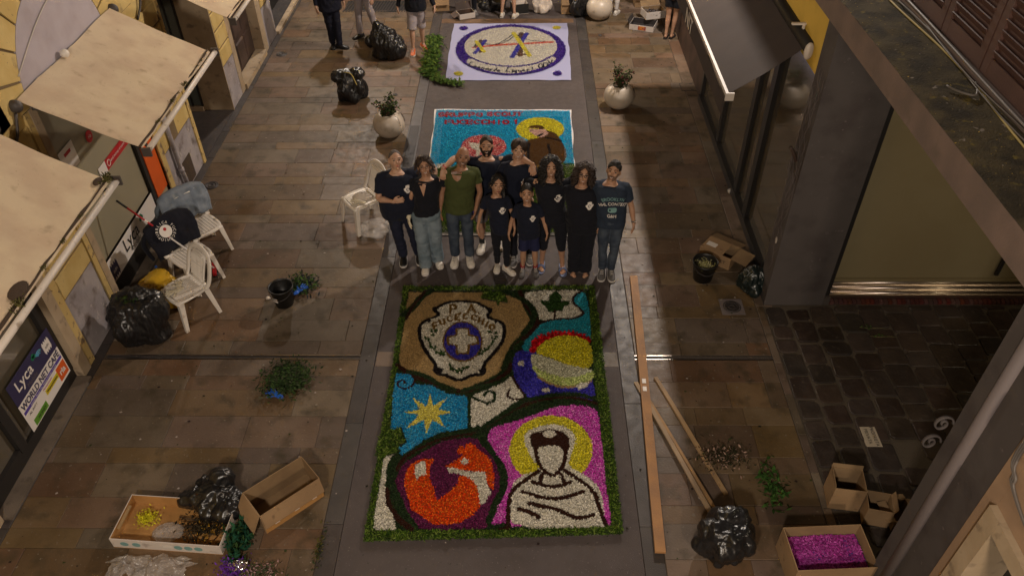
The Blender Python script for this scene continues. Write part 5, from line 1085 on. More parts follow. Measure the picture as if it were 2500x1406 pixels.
# piles, bucket left
lp = pile('leaf_pile', 'big pile of cut leaves with a blue glove on the left pavement', 'leaf pile', G(705, 930), 1900, .06, [(.03, .055, .018), (.045, .08, .025), (.02, .035, .015), (.06, .07, .04)], (.12, .12), .035)
glove('rubber_glove', 'bright blue glove at the near edge of the big leaf pile', G(674, 966)+Vector((0, 0, .02)), 1.0, 'blue_glove')
pile('leaf_pile', 'small pile of leaves and white scraps behind the black bucket', 'leaf pile', G(735, 702), 520, .07, [(.04, .08, .018), (.06, .11, .03), (.03, .035, .04), (.02, .03, .02)], (.11, .10), .03)
glove('rubber_glove', 'bright blue glove on the small leaf pile by the black bucket', G(735, 716)+Vector((0, 0, .05)), -.6, 'blue_glove')
def bucket(lab, loc, r, h, fill=None, label=None):
    t = thing('bucket', lab, 'bucket', loc, 0); mb = MB(); mb.lathe([(.001, 0), (r*.74, 0), (r*.97, h*.94), (r*1.04, h*.95), (r*1.04, h), (r*.96, h), (r*.93, h*.93), (r*.70, .012), (.001, .012)], 32); mb.build('shell', 'bucket_black', t, True)
    mb = MB(); mb.tube([(-r*1.05, 0, h*.93), (-r*.7, -r*.85, h*.75), (0, -r*1.18, h*.66), (r*.7, -r*.85, h*.75), (r*1.05, 0, h*.93)], .004, 5, 4); mb.build('handle', 'iron', t, True)
    if label: mb = MB(); mb.ring([[(r*.96*q*math.cos(a), r*.96*q*math.sin(a), z) for a in np.linspace(R(222), R(258), 8)] for q, z in ((.93, h*.42), (1.0, h*.66))], False, False); mb.build('label', 'white', t)
    return t
bucket('black plastic bucket with small white label on the left pavement', G(693, 748)+Vector((0, .06, 0)), .155, .30, label=True)
bk = bucket('black bucket filled with pale yellow petals on the right pavement', G(1716, 685)+Vector((0, .05, 0)), .165, .30)
pile('petal_fill', 'pale yellow green petals filling the right bucket', 'petals', Vector(bk.location)+Vector((0, 0, .21)), 420, .028, [(.48, .46, .16), (.42, .40, .20), (.52, .5, .3)], (.055, .055), .015)
mb = MB(); mb.lathe([(.001, .215), (.138, .21), (.135, .20)], 20); mb.build('lining', 'lime_fill' if False else 'soil', bk)
t = thing('tissue', 'crumpled pinkish tissue on the paving left of the black bucket', 'tissue', G(656, 730)); mb = MB(); mb.ell((0, 0, .02), (.035, .025, .02), 10, 8); me = mb.mesh('x'); displace(me, lambda p, n: .012*noise.noise(p*60)); me.materials.append(M['skin_t'] if 'skin_t' in M else M['bag_white']); link('paper', me, t)
# right pavement things
fb = box('cardboard_box', 'toppled cardboard box with open flaps behind the bucket of petals', 'cardboard box', (2.72, 8.42, 0), R(-38), .46, .30, .20, flaps=(('E', 5, .22), ('N', 20, .22)), tilt=(0, 0))
fb.rotation_euler = (R(0), R(0), R(-38))
for c in list(fb.children): pass
mb = MB(); mb.box(-.228, .10, -.148, .148, .198, .204); lid = mb.build('lid', 'cardboard', fb); mb = MB(); mb.box(-.19, -.05, -.06, .03, .2045, .2065); mb.build('shipping_label', 'tape', fb); text_on('CET', .07, (.1, -.151, .10), (1, 0, 0), (0, 0, 1), 'black', fb)
pb = box('cardboard_box', 'big open cardboard box holding pink petals at the bottom right', 'cardboard box', (2.83, 3.82, 0), R(3), .74, .44, .34, th=.008)
V, F, C = [], [], []
for k in range(5200):
    x = random.uniform(-.34, .34); y = random.uniform(-.2, .2); z = .19+.02*noise.noise(Vector((x*6, y*6, 0)))+random.uniform(0, .015); a = random.uniform(0, 6.28); l = random.uniform(.01, .02); d = Vector((math.cos(a)*l, math.sin(a)*l, random.uniform(-.006, .006))); b = Vector((-math.sin(a)*.006, math.cos(a)*.006, random.uniform(-.004, .004))); c = Vector((x, y, z)); i = len(V); V += [c-d, c+b, c+d, c-b]; F.append((i, i+1, i+2, i+3)); g = random.uniform(.5, 1.15); q = random.choice(((.40, .05, .32), (.5, .1, .42), (.3, .03, .22))); C.append([v*g for v in q])
pp = thing('pink_petals', 'magenta petals filling the box at the bottom right', 'petals', pb.location, R(3)); colmesh('petals', V, F, C, 'attr', pp, 'stuff'); mb = MB(); mb.box(-.355, .355, -.205, .205, .01, .185); mb.build('petal_bulk', 'mag_bulk' if False else 'purple_print', pp)
b3 = [((3.24, 4.56), R(-8), .30, .26, .34, 'tallest of three empty cardboard boxes on the dark setts', (('N', -75, .05), ('W', -80, .04))), ((3.50, 4.36), R(-12), .24, .22, .26, 'middle one of three empty boxes on the dark setts, shaded', (('E', -70, .06),)), ((3.72, 4.33), R(6), .22, .24, .16, 'lowest empty box with spread flaps next to the grey pilaster', (('S', 30, .08), ('W', 15, .08), ('E', 20, .08), ('N', 10, .06)))]
for (x, y), rz, sx, sy, h, lab, fl in b3: box('cardboard_box', lab, 'cardboard box', (x, y, 0), rz, sx, sy, h, flaps=fl, group=None)
# planks
def plank(lab, a, b_, w_, th, lift=(0, 0)):
    a = Vector(a); b_ = Vector(b_); d = b_-a; t = thing('wooden_plank', lab, 'plank', (a+b_)/2, math.atan2(d.y, d.x), 'wooden planks on the right pavement'); L_ = d.length; n = 14; rr = []
    for i in range(n+1):
        u = i/n; x = -L_/2+L_*u; z0 = lift[0]*(1-u)+lift[1]*u; o = .004*math.sin(u*5); rr.append([(x, -w_/2+o, z0), (x, w_/2+o, z0), (x, w_/2+o-.002, z0+th), (x, -w_/2+o+.002, z0+th)])
    mb = MB(); mb.ring(rr); mb.build('board', 'wood_plank', t); return t
p1 = plank('longest wide plank lying along the right edge of the front carpet', (1.50, 8.02, 0), (1.325, 3.93, 0), .105, .032, (0, .022))
for k in (0, 1): mb = MB(); mb.box(.05+k*.12-.22, .12+k*.12-.22, -.025, .02, .047, .049); mb.build('sticker', 'white', p1)
plank('narrow twin batten slipped under the wide plank, ending under the black bag', (1.325, 6.12, 0), (1.88, 4.36, 0), .05, .018, (.002, .05)); plank('second narrow batten lying against the first one beside the black bag', (1.40, 5.98, 0), (1.935, 4.38, 0), .035, .02, (0, .05))
plank('pointed separate stake on the right pavement, rightmost of the planks', (1.565, 6.2, 0), (2.09, 4.60, 0), .048, .022)
# litter
pile('leaf_pile', 'brownish heap of stems, scraps and petals by the rightmost plank', 'leaf pile', G(1762, 1118), 520, .045, [(.06, .04, .025), (.04, .04, .02), (.30, .20, .16), (.03, .03, .018)], (.12, .08), .02)
pile('leafy_branch', 'green leafy branch lying on the paving near the pink petal box', 'branch', G(1885, 1195), 130, .085, [(.025, .06, .015), (.04, .09, .02)], (.07, .16), .015)
for q, lab in (((2130, 803), 'green cut stem lying on the dark setts, upper of two'), ((2155, 824), 'green cut stem lying on the dark setts, lower of two')):
    t = thing('cut_stem', lab, 'stem', G(*q), 0); mb = MB(); mb.tube([(-.16, .02, .01), (-.05, .0, .012), (.08, .01, .01), (.17, .0, .008)], [.003, .006, .004, .002], 5, 3); mb.build('stalk', 'grass_print' if False else 'moss', t, True); leaves('leaflets', t, [(-.08, 0), (-.03, 0)], 10, .06, [(.06, .10, .03)], (.03, .015), .01)
V, F, C = [], [], []
for k in range(900):
    side = random.random(); y = random.uniform(3.5, 17.5); x = random.uniform(-5.0, -1.9) if side < .5 else (random.uniform(1.2, 3.2) if side < .85 else random.uniform(-1.8, 1.2))
    s = random.choice((.006, .008, .012, .02)); a = random.uniform(0, 6.28); c = Vector((x, y, .004)); n = len(V)
    for q in range(4): V.append(c+Vector((math.cos(a+q*1.57)*s*random.uniform(.5, 1.2), math.sin(a+q*1.57)*s*random.uniform(.4, 1), random.uniform(0, .005))))
    F.append((n, n+1, n+2, n+3)); C.append(random.choice(((.03, .025, .02), (.02, .02, .015), (.25, .22, .18), (.04, .05, .02), (.03, .02, .02), (.35, .30, .27))))
lt = colmesh('litter', V, F, C, kind='stuff'); lt['label'] = 'tiny scraps, gum and petals scattered over the street'; lt['category'] = 'litter'
# far boxes and bags at the top edge
def FB(lab, q, rz, sx, sy, h, m_='cardboard', mi='cardboard_in', flaps=(), nm='cardboard_box'): return box(nm, lab, 'cardboard box', G(*q), R(rz), sx, sy, h, m_, mi, flaps)
FB('open cardboard box with spread flaps behind the man with orange shoes', (1078, 22), 8, .34, .30, .28, flaps=(('E', -30, .14), ('S', 60, .14), ('W', 10, .12)))
fb2 = FB('white carton tipped open in front of the kneeling person in black', (1137, 42), 22, .36, .26, .12, 'white_card', 'dark_wood', (('N', -70, .16), ('W', 25, .14)))
FB('black and pale carton behind the bare legs with white sneakers', (1268, 30), 14, .36, .26, .22, 'black', 'white_card')
FB('closed tall cardboard box standing between the white bag and the far planter', (1385, 30), 0, .28, .26, .34, flaps=(('N', -85, .15), ('S', 75, .13)))
g1 = FB('grey printed fruit carton lying open next to the bending woman', (1570, 68), -20, .52, .40, .12, 'white_card', 'iron', (('W', -60, .1),)); mb = MB(); mb.box(-.07, .1, -.2035, -.2005, .02, .1); mb.build('printed_photo', 'photo_print', g1)
g2 = box('cardboard_box', 'grey carton full of dark netting stacked across the fruit carton', 'cardboard box', G(1588, 60)+Vector((.05, .12, .13)), R(14), .44, .34, .16, 'white_card', 'cardboard_in', (('N', -40, .14),)); pile('dark_netting', 'tangle of dark netting inside the upper grey carton', 'netting', Vector(g2.location)+Vector((0, 0, .06)), 260, .05, [(.02, .02, .025), (.15, .14, .15)], (.09, .07), .03)
FB('brown cardboard box behind the grey cartons at the top edge', (1575, 12), 0, .50, .34, .34, flaps=(('S', 70, .16), ('E', -20, .14), ('W', -60, .2)))
FB('brown cardboard box to the right of the bending woman', (1690, 45), 6, .46, .36, .30, flaps=(('N', -40, .12),))
t = thing('plastic_scrap', 'small scrap of clear plastic against the shopfront base', 'scrap', G(1783, 470)); mb = MB(); mb.ell((0, 0, .03), (.05, .04, .03), 12, 8); me = mb.mesh('x'); displace(me, lambda p, n: .02*noise.noise(p*40)); me.materials.append(M['clear_plastic']); link('film', me, t)
# ================================================================ people
SK = {}
def skin(k, c, n): SK[k] = mat(k, c, .5, .45, n1=n, n1scale=18, bump=.06, bscale=120); return SK[k]
skin('skin_light', (.46, .29, .20), (.44, .25, .17)); skin('skin_olive', (.40, .235, .15), (.38, .205, .13)); skin('skin_tan', (.30, .16, .10), (.28, .14, .08))
DM('hair_black', (.008, .006, .005), .55, bump=.5, bscale=150); DM('hair_brown', (.022, .012, .008), .55, bump=.5, bscale=150, n1=(.035, .018, .010), n1scale=30); DM('hair_grey', (.12, .10, .09), .7, bump=.5, bscale=200, n1=(.06, .05, .045), n1scale=60); DM('hair_stubble', (.22, .135, .095), .8, n1=(.16, .10, .07), n1scale=90)
DM('navy_tee', (.0075, .010, .022), .88, .25, bump=.25, bscale=90, sheen=.04); DM('black_cloth', (.0070, .0078, .013), .9, .25, bump=.2, bscale=90, sheen=.04); DM('green_tee', (.052, .064, .020), .88, .25, bump=.25, bscale=90); DM('blue_tee', (.020, .030, .050), .88, .25, bump=.25, bscale=90)
DM('jeans_light', (.13, .175, .21), .85, .25, n1=(.20, .25, .29), n1scale=7, bump=.35, bscale=70, dirt=[((.08, .11, .14), 11, .6, .75)]); DM('jeans_dark', (.030, .042, .065), .85, .25, n1=(.060, .078, .105), n1scale=7, bump=.35, bscale=70)
DM('navy_trouser', (.014, .017, .035), .85, .25, bump=.2, bscale=70); DM('navy_short', (.014, .017, .055), .8, .25, bump=.2); DM('grey_short', (.16, .14, .14), .85, .25, bump=.2); DM('pale_trouser', (.34, .30, .31), .85, .25, bump=.2, n1=(.30, .26, .27)); DM('suit_navy', (.008, .009, .018), .85, .25, bump=.15)
DM('shoe_white', (.62, .58, .52), .5, bump=.1, dirt=[((.3, .27, .24), 40, .6, .7)]); DM('shoe_black', (.010, .010, .011), .4); DM('shoe_grey', (.09, .085, .085), .7, bump=.3); DM('shoe_orange', (.55, .13, .04), .6); DM('sole_white', (.60, .57, .54), .6); DM('sandal_blue', (.12, .16, .30), .5)
DM('sock_red', (.22, .012, .018), .9); DM('sock_black', (.01, .01, .01), .9); DM('eye_white', (.34, .28, .24), .3); DM('eye_dark', (.012, .007, .005), .2); DM('lips', (.26, .075, .06), .5); DM('teeth', (.70, .64, .56), .35); DM('shirt_light', (.5, .46, .44), .8)
def head_pt(d, off=0.0):
    x, y, z = d; r = Vector((.0735, .090 if y < 0 else .098, .118)); px, py, pz = x*r.x, y*r.y, z*r.z
    if z < 0:
        j = (-z)**1.3; px *= 1-.30*j; py = py*(1-.22*j) if y > 0 else py*(1-.06*j)
        py -= .016*j
    if y < 0: px *= 1+.05*(-y)*(1-abs(z))
    if z > .1: px *= 1+.04*z
    v = Vector((px, py, pz)); n = Vector((x/r.x, y/r.y, z/r.z)).normalized(); return v+n*off
def sph(th, ph_): return (math.sin(th)*math.sin(ph_), -math.sin(th)*math.cos(ph_), math.cos(th))   # ph 0 = face
def hair_shell(mb, tmax, thick, rough=.004, seed=0, n=44, k=16, tmin=0.0):
    rings = []
    for i in range(k+1):
        u = i/k; rr = []
        for j in range(n):
            p_ = 2*math.pi*j/n-math.pi; T = tmax(p_); th = tmin+(T-tmin)*u; e = thick(u, p_)*(1-max(0, u-.8)/.2*.92)+rough*noise.noise(Vector((math.sin(p_)*3+seed, math.cos(p_)*3, u*7)))*2*(1 if u < .95 else .3)
            rr.append(head_pt(sph(max(th, .01), p_), e))
        rings.append(rr)
    inner = [[head_pt(sph(max(tmin+(tmax(2*math.pi*j/n-math.pi)-tmin)*i/k, .01), 2*math.pi*j/n-math.pi), -.004) for j in range(n)] for i in range(k, -1, -1)]
    mb.ring(rings+inner, cap=True)
def ik(a, w_, l1, l2, pole):
    d = w_-a; L_ = d.length
    if L_ > (l1+l2)*.995: w_ = a+d.normalized()*(l1+l2)*.995; d = w_-a; L_ = d.length
    x = (l1*l1-l2*l2+L_*L_)/(2*L_); h = math.sqrt(max(0, l1*l1-x*x)); n = d.normalized(); p_ = (Vector(pole)-n*n.dot(Vector(pole))).normalized(); return a+n*x+p_*h, w_
def hand(mb, w_, d, n, ts, s, curl=.5, spread=1, glove=1.0):
    """palm at wrist w_, d finger direction, n palm normal, ts thumb side"""
    d = d.normalized(); n = (n-d*n.dot(d)).normalized(); sd = d.cross(n); 
    if sd.dot(ts) < 0: sd = -sd
    E = Matrix((sd, d, n)).transposed(); g = s*glove
    mb.ell(w_+d*.048*g, (.040*g, .052*g, .0165*g), 12, 8, E); mb.ell(w_+d*.02*g+sd*.016*g, (.022*g, .034*g, .017*g), 8, 6, E)
    for k, (o, ln) in enumerate(((.030, .066), (.010, .076), (-.011, .072), (-.030, .056))):
        b = w_+d*.080*g+sd*o*g; f = (d+sd*o*5*spread).normalized(); c1_ = (f*math.cos(curl*.6)+n*math.sin(curl*.6)); c2_ = (f*math.cos(curl*1.3)+n*math.sin(curl*1.3)); c3_ = (f*math.cos(curl*1.8)+n*math.sin(curl*1.8))
        p1_ = b+c1_*ln*.45*g; p2_ = p1_+c2_*ln*.33*g; p3_ = p2_+c3_*ln*.24*g; mb.tube([b-d*.02*g, b, p1_, p2_, p3_], [.0105*g, .0105*g, .0098*g, .009*g, .0075*g], 7)
    b = w_+d*.018*g+sd*.026*g; mb.tube([b, b+(d*.6+sd*.8)*.03*g, b+(d*.85+sd*.55+n*.2)*.062*g, b+(d*.95+sd*.3+n*.35)*.085*g], [.014*g, .0125*g, .0105*g, .008*g], 7)
CREST = [(0, .5), (.16, .47), (.27, .40), (.22, .30), (.30, .20), (.46, .14), (.44, -.04), (.30, -.2), (.22, -.32), (.17, -.44), (0, -.52)]
CREST = CREST+[(-x, y) for x, y in CREST[::-1][1:-1]]
def decal(bvh, name, mesh_pts, faces, matn, parent, off=.004):
    vs = []
    for (x, z) in mesh_pts:
        h, nn, i, dd = bvh.ray_cast(Vector((x, -1.5, z)), Vector((0, 1, 0))); vs.append(((x, h.y-off, z) if h else (x, -.15, z)))
    mb = MB(); mb.add(vs, faces); return mb.build(name, matn, parent)
def person(lab, root, h, rz=0, girth=1, belly=0, skin_='skin_olive', lean=(0, 0), head=(22, 0, 0), shirt=('navy_tee', .5, .86), legs=('jeans_dark', .10, 'straight'), feet=None, shoes='shoe_white', sole='sole_white', arms=None, hair='short', hairm='hair_black', beard=None, glasses=None, smile=1, emblem=True, female=False, voxel=.0085, group='people posing behind the front flower carpet', extra=None, socks=None, headscale=1, coarse=False, bare=False):
    t = thing('person', lab, 'person', root, rz, group); s = h/1.75; inv = Matrix.Rotation(-rz, 3, 'Z'); O = Vector(root)
    toL = lambda p: inv @ (Vector(p)-O)
    def T(x, y, z):  # scale + lean
        z *= s; f = max(0, z-.85*s); return Vector((x*s+lean[0]*f, y*s+lean[1]*f, z))
    g = girth; sh = .178*(1+.35*(g-1))*(.92 if female else 1)
    feet = feet or ((-.10, 0, .1), (.10, 0, .1))     # x, y, toe-out
    skm = SK[skin_]; mb = MB()
    def tor(mul, zs, ex=0, straight=False):
        prof = {.82: (.10, .09), .87: (.155, .108), .94: (.172, .118), 1.02: (.155, .110), 1.09: (.142, .103), 1.20: (.152, .110), 1.31: (.168, .120), 1.38: (.178, .114), 1.43: (.172, .098), 1.465: (.118, .080), 1.49: (.068, .066)}
        if female: prof.update({.87: (.168, .118), .94: (.178, .125), 1.02: (.152, .110), 1.09: (.130, .098), 1.20: (.136, .104), 1.31: (.150, .125), 1.38: (.152, .108), 1.43: (.145, .092)})
        if straight:
            tp = prof[1.31]; w_h = tp[0]*(.93 if female else .97); prof.update({z: (w_h*(.95 if z in (1.09, 1.2) and female else 1), tp[1]*.93) for z in (.87, .94, 1.02, 1.09, 1.20)}); prof[.82] = (w_h, tp[1]*.93)
        keys = sorted(prof); out = []
        for z in zs:
            k = min(max(z, keys[0]), keys[-1]); i = max(0, min(len(keys)-2, sum(1 for q in keys if q <= k)-1)); f = (k-keys[i])/(keys[i+1]-keys[i]); rx = prof[keys[i]][0]*(1-f)+prof[keys[i+1]][0]*f; ry = prof[keys[i]][1]*(1-f)+prof[keys[i+1]][1]*f
            gg = 1+(g-1)*(1 if z < 1.4 else .45); bb = belly*math.exp(-((z-1.04)/.15)**2)
            rx = (rx*gg+bb*.5)*mul+ex; ry0 = (ry*gg)*mul+ex; rr = []
            for q in range(20):
                a = 2*math.pi*q/20; c_, s_ = math.cos(a), math.sin(a); yy = ry0*math.copysign(abs(s_)**.9, s_)-(bb if s_ < 0 else 0)*abs(s_)*.9
                rr.append(T(rx*math.copysign(abs(c_)**.85, c_), yy, z))
            out.append(rr)
        return out
    mb.ring(tor(.93, (.84, .88, .94, 1.02, 1.09, 1.2, 1.31, 1.38, 1.43, 1.465, 1.49)))
    # neck, head
    hs = headscale; npv = T(0, .004, 1.462); HR = (Matrix.Rotation(R(head[1]), 3, 'Z') @ Matrix.Rotation(R(head[2]), 3, 'Y') @ Matrix.Rotation(R(-head[0]), 3, 'X'))
    hsc = s**.35*hs*1.09; HC = npv+HR @ Vector((0, -.026, .152))*hsc
    toH = lambda p: HC+HR @ (Vector(p)*hsc)
    mb.tube([T(0, .005, 1.43), npv+Vector((0, -.004, 0)), toH((0, .012, -.075)), toH((0, .005, -.03))], [.075*s, .056*s*(1+.25*(g-1)), .053*hsc, .05*hsc], 14)
    mb.ring([[toH(head_pt(sph(max(.02, min(math.pi-.02, math.pi*i/20)), 2*math.pi*j/28))) for j in range(28)] for i in range(21)])
    mb.tube([toH((0, -.084, .016)), toH((0, -.094, -.004)), toH((0, -.107, -.022)), toH((0, -.093, -.031))], [.006*hsc, .0085*hsc, .0125*hsc, .009*hsc], 8)
    mb.ell(toH((0, -.087, -.095)), (.020*hsc, .015*hsc, .014*hsc), 8, 6)
    for e in (-1, 1):
        mb.ell(toH((e*.078, .006, -.008)), (.010*hsc, .019*hsc, .031*hsc), 8, 8, HR); mb.ell(toH((e*.033, -.078, -.028)), (.020*hsc, .014*hsc, .016*hsc), 8, 6); mb.tube([toH((e*.012, -.090, .026)), toH((e*.034, -.085, .029)), toH((e*.052, -.068, .02))], [.007*hsc, .0075*hsc, .006*hsc], 6)
    # arms
    A_ = []
    for e in (-1, 1):
        S_ = T(e*sh*1.0, .012, 1.418); spec = (arms or {}).get('R' if e < 0 else 'L', ('hang', 0, 0)); l1, l2 = .285*s, .25*s
        if spec[0] == 'hang':
            w_ = S_+Vector((e*(.10+spec[1])*s, -.04*s-spec[2], -.53*s)); E_, w_ = ik(S_, w_, l1, l2, (e*.6, .8, 0)); hd, hn, ht = Vector((e*.03, -.12, -1)), Vector((-e, .2, 0)), Vector((0, -1, 0)); cu = .45; hp = True
        else:
            _, wp, pole, hd, hn, ht, cu = spec[:7]; w_ = toL(wp); E_, w_ = ik(S_, w_, l1, l2, inv @ Vector(pole)); hd, hn, ht = inv @ Vector(hd), inv @ Vector(hn), inv @ Vector(ht); hp = len(spec) < 8
        ag = 1+(g-1)*.6; ar = .85 if female else 1
        mb.tube([S_+Vector((-e*.03*s, 0, .005)), S_+(E_-S_)*.15, S_.lerp(E_, .5), E_, E_.lerp(w_, .35), E_.lerp(w_, .8), w_+(w_-E_).normalized()*.012], [.055*s*ag, .054*s*ag*ar, .045*s*ag*ar, .037*s*ag*ar, .038*s*ag*ar, .026*s*ar, .025*s*ar], 12, 2)
        A_.append((e, S_, E_, w_, ag*ar))
        if hp: hand(mb, w_, hd, hn, ht, s*.98, cu)
    # legs and feet
    Lg = []
    for (fx, fy, to) in feet:
        e = -1 if fx < 0 else 1; e = -1 if (fx, fy, to) == feet[0] else 1
        hp_ = Vector((e*.088*s*g**.5, .0, .90*s)); an = Vector((fx*1.0, fy+.03, .085*s)); kn = hp_.lerp(an, .50)+Vector((0, -.025*s, 0)); Lg.append((hp_, kn, an, to, e))
        mb.tube([hp_+Vector((0, 0, .03)), hp_.lerp(kn, .3), kn+Vector((0, 0, .05)), kn, kn.lerp(an, .3), kn.lerp(an, .75), an, an-Vector((0, 0, .04*s))], [.088*s*g**.7, .080*s*g**.6, .056*s, .052*s, .054*s*g**.3, .035*s, .033*s, .034*s], 14, 2)
        fd = Vector((math.sin(to)*e, -math.cos(to), 0)); sd = Vector((fd.y, -fd.x, 0))*e
        mb.tube([an+fd*-.045*s-Vector((0, 0, .045*s)), an-Vector((0, 0, .04*s)), an+fd*.07*s-Vector((0, 0, .048*s)), an+fd*.13*s-Vector((0, 0, .060*s))], [.028*s, .034*s, .032*s, .024*s], 10, 2)
        if shoes in (None, 'sandal'):
            for q in range(5):
                o = (q-2)*.0165*s; b = an+fd*(.115-.008*abs(q-1 if e > 0 else q-1))*s-sd*o*1.0; b.z = .016*s+.006; ln = (.052, .048, .044, .038, .032)[q]; mb.tube([b, b+fd*ln*.6*s, b+fd*ln*s], [.0135*s, .0115*s, .010*s] if q else [.0155*s, .0145*s, .0125*s], 7)
    me = remesh(mb, voxel if not coarse else .013, 2); me.materials.clear(); me.materials.append(skm); me.polygons.foreach_set('use_smooth', [True]*len(me.polygons)); 
    for v in me.vertices:
        if v.co.z < .003: v.co.z = .003
    link('body', me, t)
    # shirt
    sm, sl, hem = shirt[:3]; loose = shirt[3] if len(shirt) > 3 else 0.0; mb = MB(); zs = [z for z in (hem, .90, .94, 1.02, 1.09, 1.2, 1.31, 1.38, 1.43, 1.463) if z >= hem]
    zs = [hem]+[z for z in zs if z > hem+.02]; tr = tor(1.045, zs, .013+loose, True)
    nb = 20; last = [p for p in tr[-1]]; mb.ring(tr+[[T(.066*(1+.3*(g-1))*math.cos(2*math.pi*q/20), .014+.064*math.sin(2*math.pi*q/20), 1.492 if math.sin(2*math.pi*q/20) > -.3 else 1.478) for q in range(20)]])
    for e, S_, E_, w_, ag in A_:
        pts = [S_+Vector((-e*.07*s, 0, .004)), S_+Vector((e*.0, 0, -.002))]; rd_ = [.062*s*ag, .064*s*ag]
        if sl <= 1.0:
            pts += [S_.lerp(E_, sl*.5), S_.lerp(E_, sl)]; rd_ += [.060*s*ag+loose*.3, .058*s*ag+loose*.5+.004]
        else: pts += [S_.lerp(E_, .5), E_, E_.lerp(w_, .5*(sl-1)+.3), E_.lerp(w_, sl-1)]; rd_ += [.057*s*ag+loose*.3, .048*s*ag+.004, .043*s*ag, .036*s+.003]
        mb.tube(pts, rd_, 14, 2)
    me = remesh(mb, .011 if not coarse else .016, 2); sd_ = random.random()*50
    displace(me, lambda p, n: .013*noise.noise(Vector((p.x*5+sd_, p.y*5, p.z*9)))+.012*(abs(noise.noise(Vector(((p.x+p.z*.5)*11+sd_, p.y*6, p.z*4))))-.2)+.0055*noise.noise(Vector((p.x*14, p.y*14+sd_, p.z*20)))*(1.0 if p.z < 1.3*s else .6)+(.010*abs(noise.noise(Vector((p.x*18+sd_, p.y*9, p.z*3)))) if p.z < 1.05*s else 0))
    me.materials.clear(); me.materials.append(M[sm]); me.polygons.foreach_set('use_smooth', [True]*len(me.polygons)); so = link('shirt' if sm != 'suit_navy' else 'jacket', me, t)
    bv = BVHTree.FromPolygons([v.co for v in me.vertices], [tuple(p.vertices) for p in me.polygons]) if (emblem or extra) else None
    # trousers
    lm, lend, st_ = legs; mb = MB(); top = 1.0
    mb.ring(tor(1.03, (.86, .90, .94, 1.0), .008)+[]) ; rings_end = []
    for hp_, kn, an, to, e in Lg:
        ext = an+Vector((0, 0, lend*s)); full = st_ != 'short'
        if st_ == 'wide': pts = [hp_+Vector((0, 0, .04)), hp_.lerp(kn, .4), kn, kn.lerp(an, .5), an+Vector((0, 0, -.04*s))]; rd_ = [.108*s*g**.7, .104*s*g**.6, .092*s, .088*s, .092*s]
        elif st_ == 'short': pts = [hp_+Vector((0, 0, .04)), hp_.lerp(kn, .5), hp_.lerp(kn, lend)]; rd_ = [.104*s*g**.7, .094*s*g**.6, .092*s]
        elif st_ == 'capri': pts = [hp_+Vector((0, 0, .04)), hp_.lerp(kn, .4), kn, kn.lerp(an, .35)]; rd_ = [.105*s*g**.7, .094*s*g**.7, .068*s*g**.4, .062*s*g**.4]
        elif st_ == 'slim': pts = [hp_+Vector((0, 0, .04)), hp_.lerp(kn, .4), kn, kn.lerp(an, .5), an+Vector((0, 0, .02))]; rd_ = [.096*s*g**.7, .085*s, .060*s, .052*s, .042*s]
        else: pts = [hp_+Vector((0, 0, .04)), hp_.lerp(kn, .4), kn, kn.lerp(an, .5), an+Vector((0, 0, lend*s-.09*s))]; w2_ = .012 if st_ == 'relaxed' else 0; rd_ = [.098*s*g**.7, .086*s*g**.6, (.062+w2_)*s, (.056+w2_)*s, (.050+w2_)*s]
        mb.tube(pts, rd_, 16, 2)
    me = remesh(mb, .011 if not coarse else .016, 2); sd_ = random.random()*50
    displace(me, lambda p, n: .008*noise.noise(Vector((p.x*6+sd_, p.y*6, p.z*10)))+(.013*abs(noise.noise(Vector((p.x*4+sd_, p.y*4, p.z*22)))) if p.z < .35*s or .45*s < p.z < .6*s else .005*noise.noise(p*17)))
    for v in me.vertices: v.co.z = max(v.co.z, .006)
    me.materials.clear(); me.materials.append(M[lm]); me.polygons.foreach_set('use_smooth', [True]*len(me.polygons)); link('trousers' if st_ not in ('short',) else 'shorts', me, t)
    # shoes
    for hp_, kn, an, to, e in Lg:
        fd = Vector((math.sin(to)*e, -math.cos(to), 0)); sd = Vector((-fd.y, fd.x, 0)); b0 = Vector((an.x, an.y, 0))
        prof = [(-.085, .030, .070), (-.065, .038, .092), (-.02, .042, .098), (.03, .044, .085), (.08, .050, .066), (.13, .052, .052), (.165, .043, .042), (.19, .022, .030)]; q_ = s*1.02
        if shoes and shoes != 'sandal':
            rr = []
            for (y, w_, hh) in prof: rr.append([b0+fd*y*q_+sd*w_*q_*math.copysign(abs(math.cos(a))**.8, math.cos(a))+Vector((0, 0, .022+(hh-.02)*q_*max(0, math.sin(a))**.9)) for a in [math.pi*k/10 for k in range(11)]])
            mb = MB(); mb.ring(rr); o = mb.build('shoe', shoes, t, True)
            mb = MB(); mb.prism([((b0+fd*y*q_+sd*w_*q_*1.06)[:2]) for y, w_, _ in prof]+[((b0+fd*y*q_-sd*w_*q_*1.06)[:2]) for y, w_, _ in prof[::-1]], .001, .028); mb.build('sole', sole, o)
            if shoes in ('shoe_white', 'shoe_grey', 'shoe_orange'):
                mb = MB()
                for k in range(4): y = .035+k*.022; zz = .022+(.085-.008-k*.010)*q_; mb.tube([b0+fd*y*q_-sd*.022*q_+Vector((0, 0, zz-.004)), b0+fd*y*q_+Vector((0, 0, zz+.004)), b0+fd*y*q_+sd*.022*q_+Vector((0, 0, zz-.004))], .0035, 4, 2)
                mb.build('laces', 'sole_white' if shoes != 'shoe_white' else 'grey_cable', o)
            if socks: mb = MB(); mb.tube([an+Vector((0, 0, -.02)), an+Vector((0, 0, .035*s)), an+Vector((0, 0, .09*s))], [.038*s, .040*s, .041*s], 12, 1); mb.build('sock', socks, t, True)
        elif shoes == 'sandal':
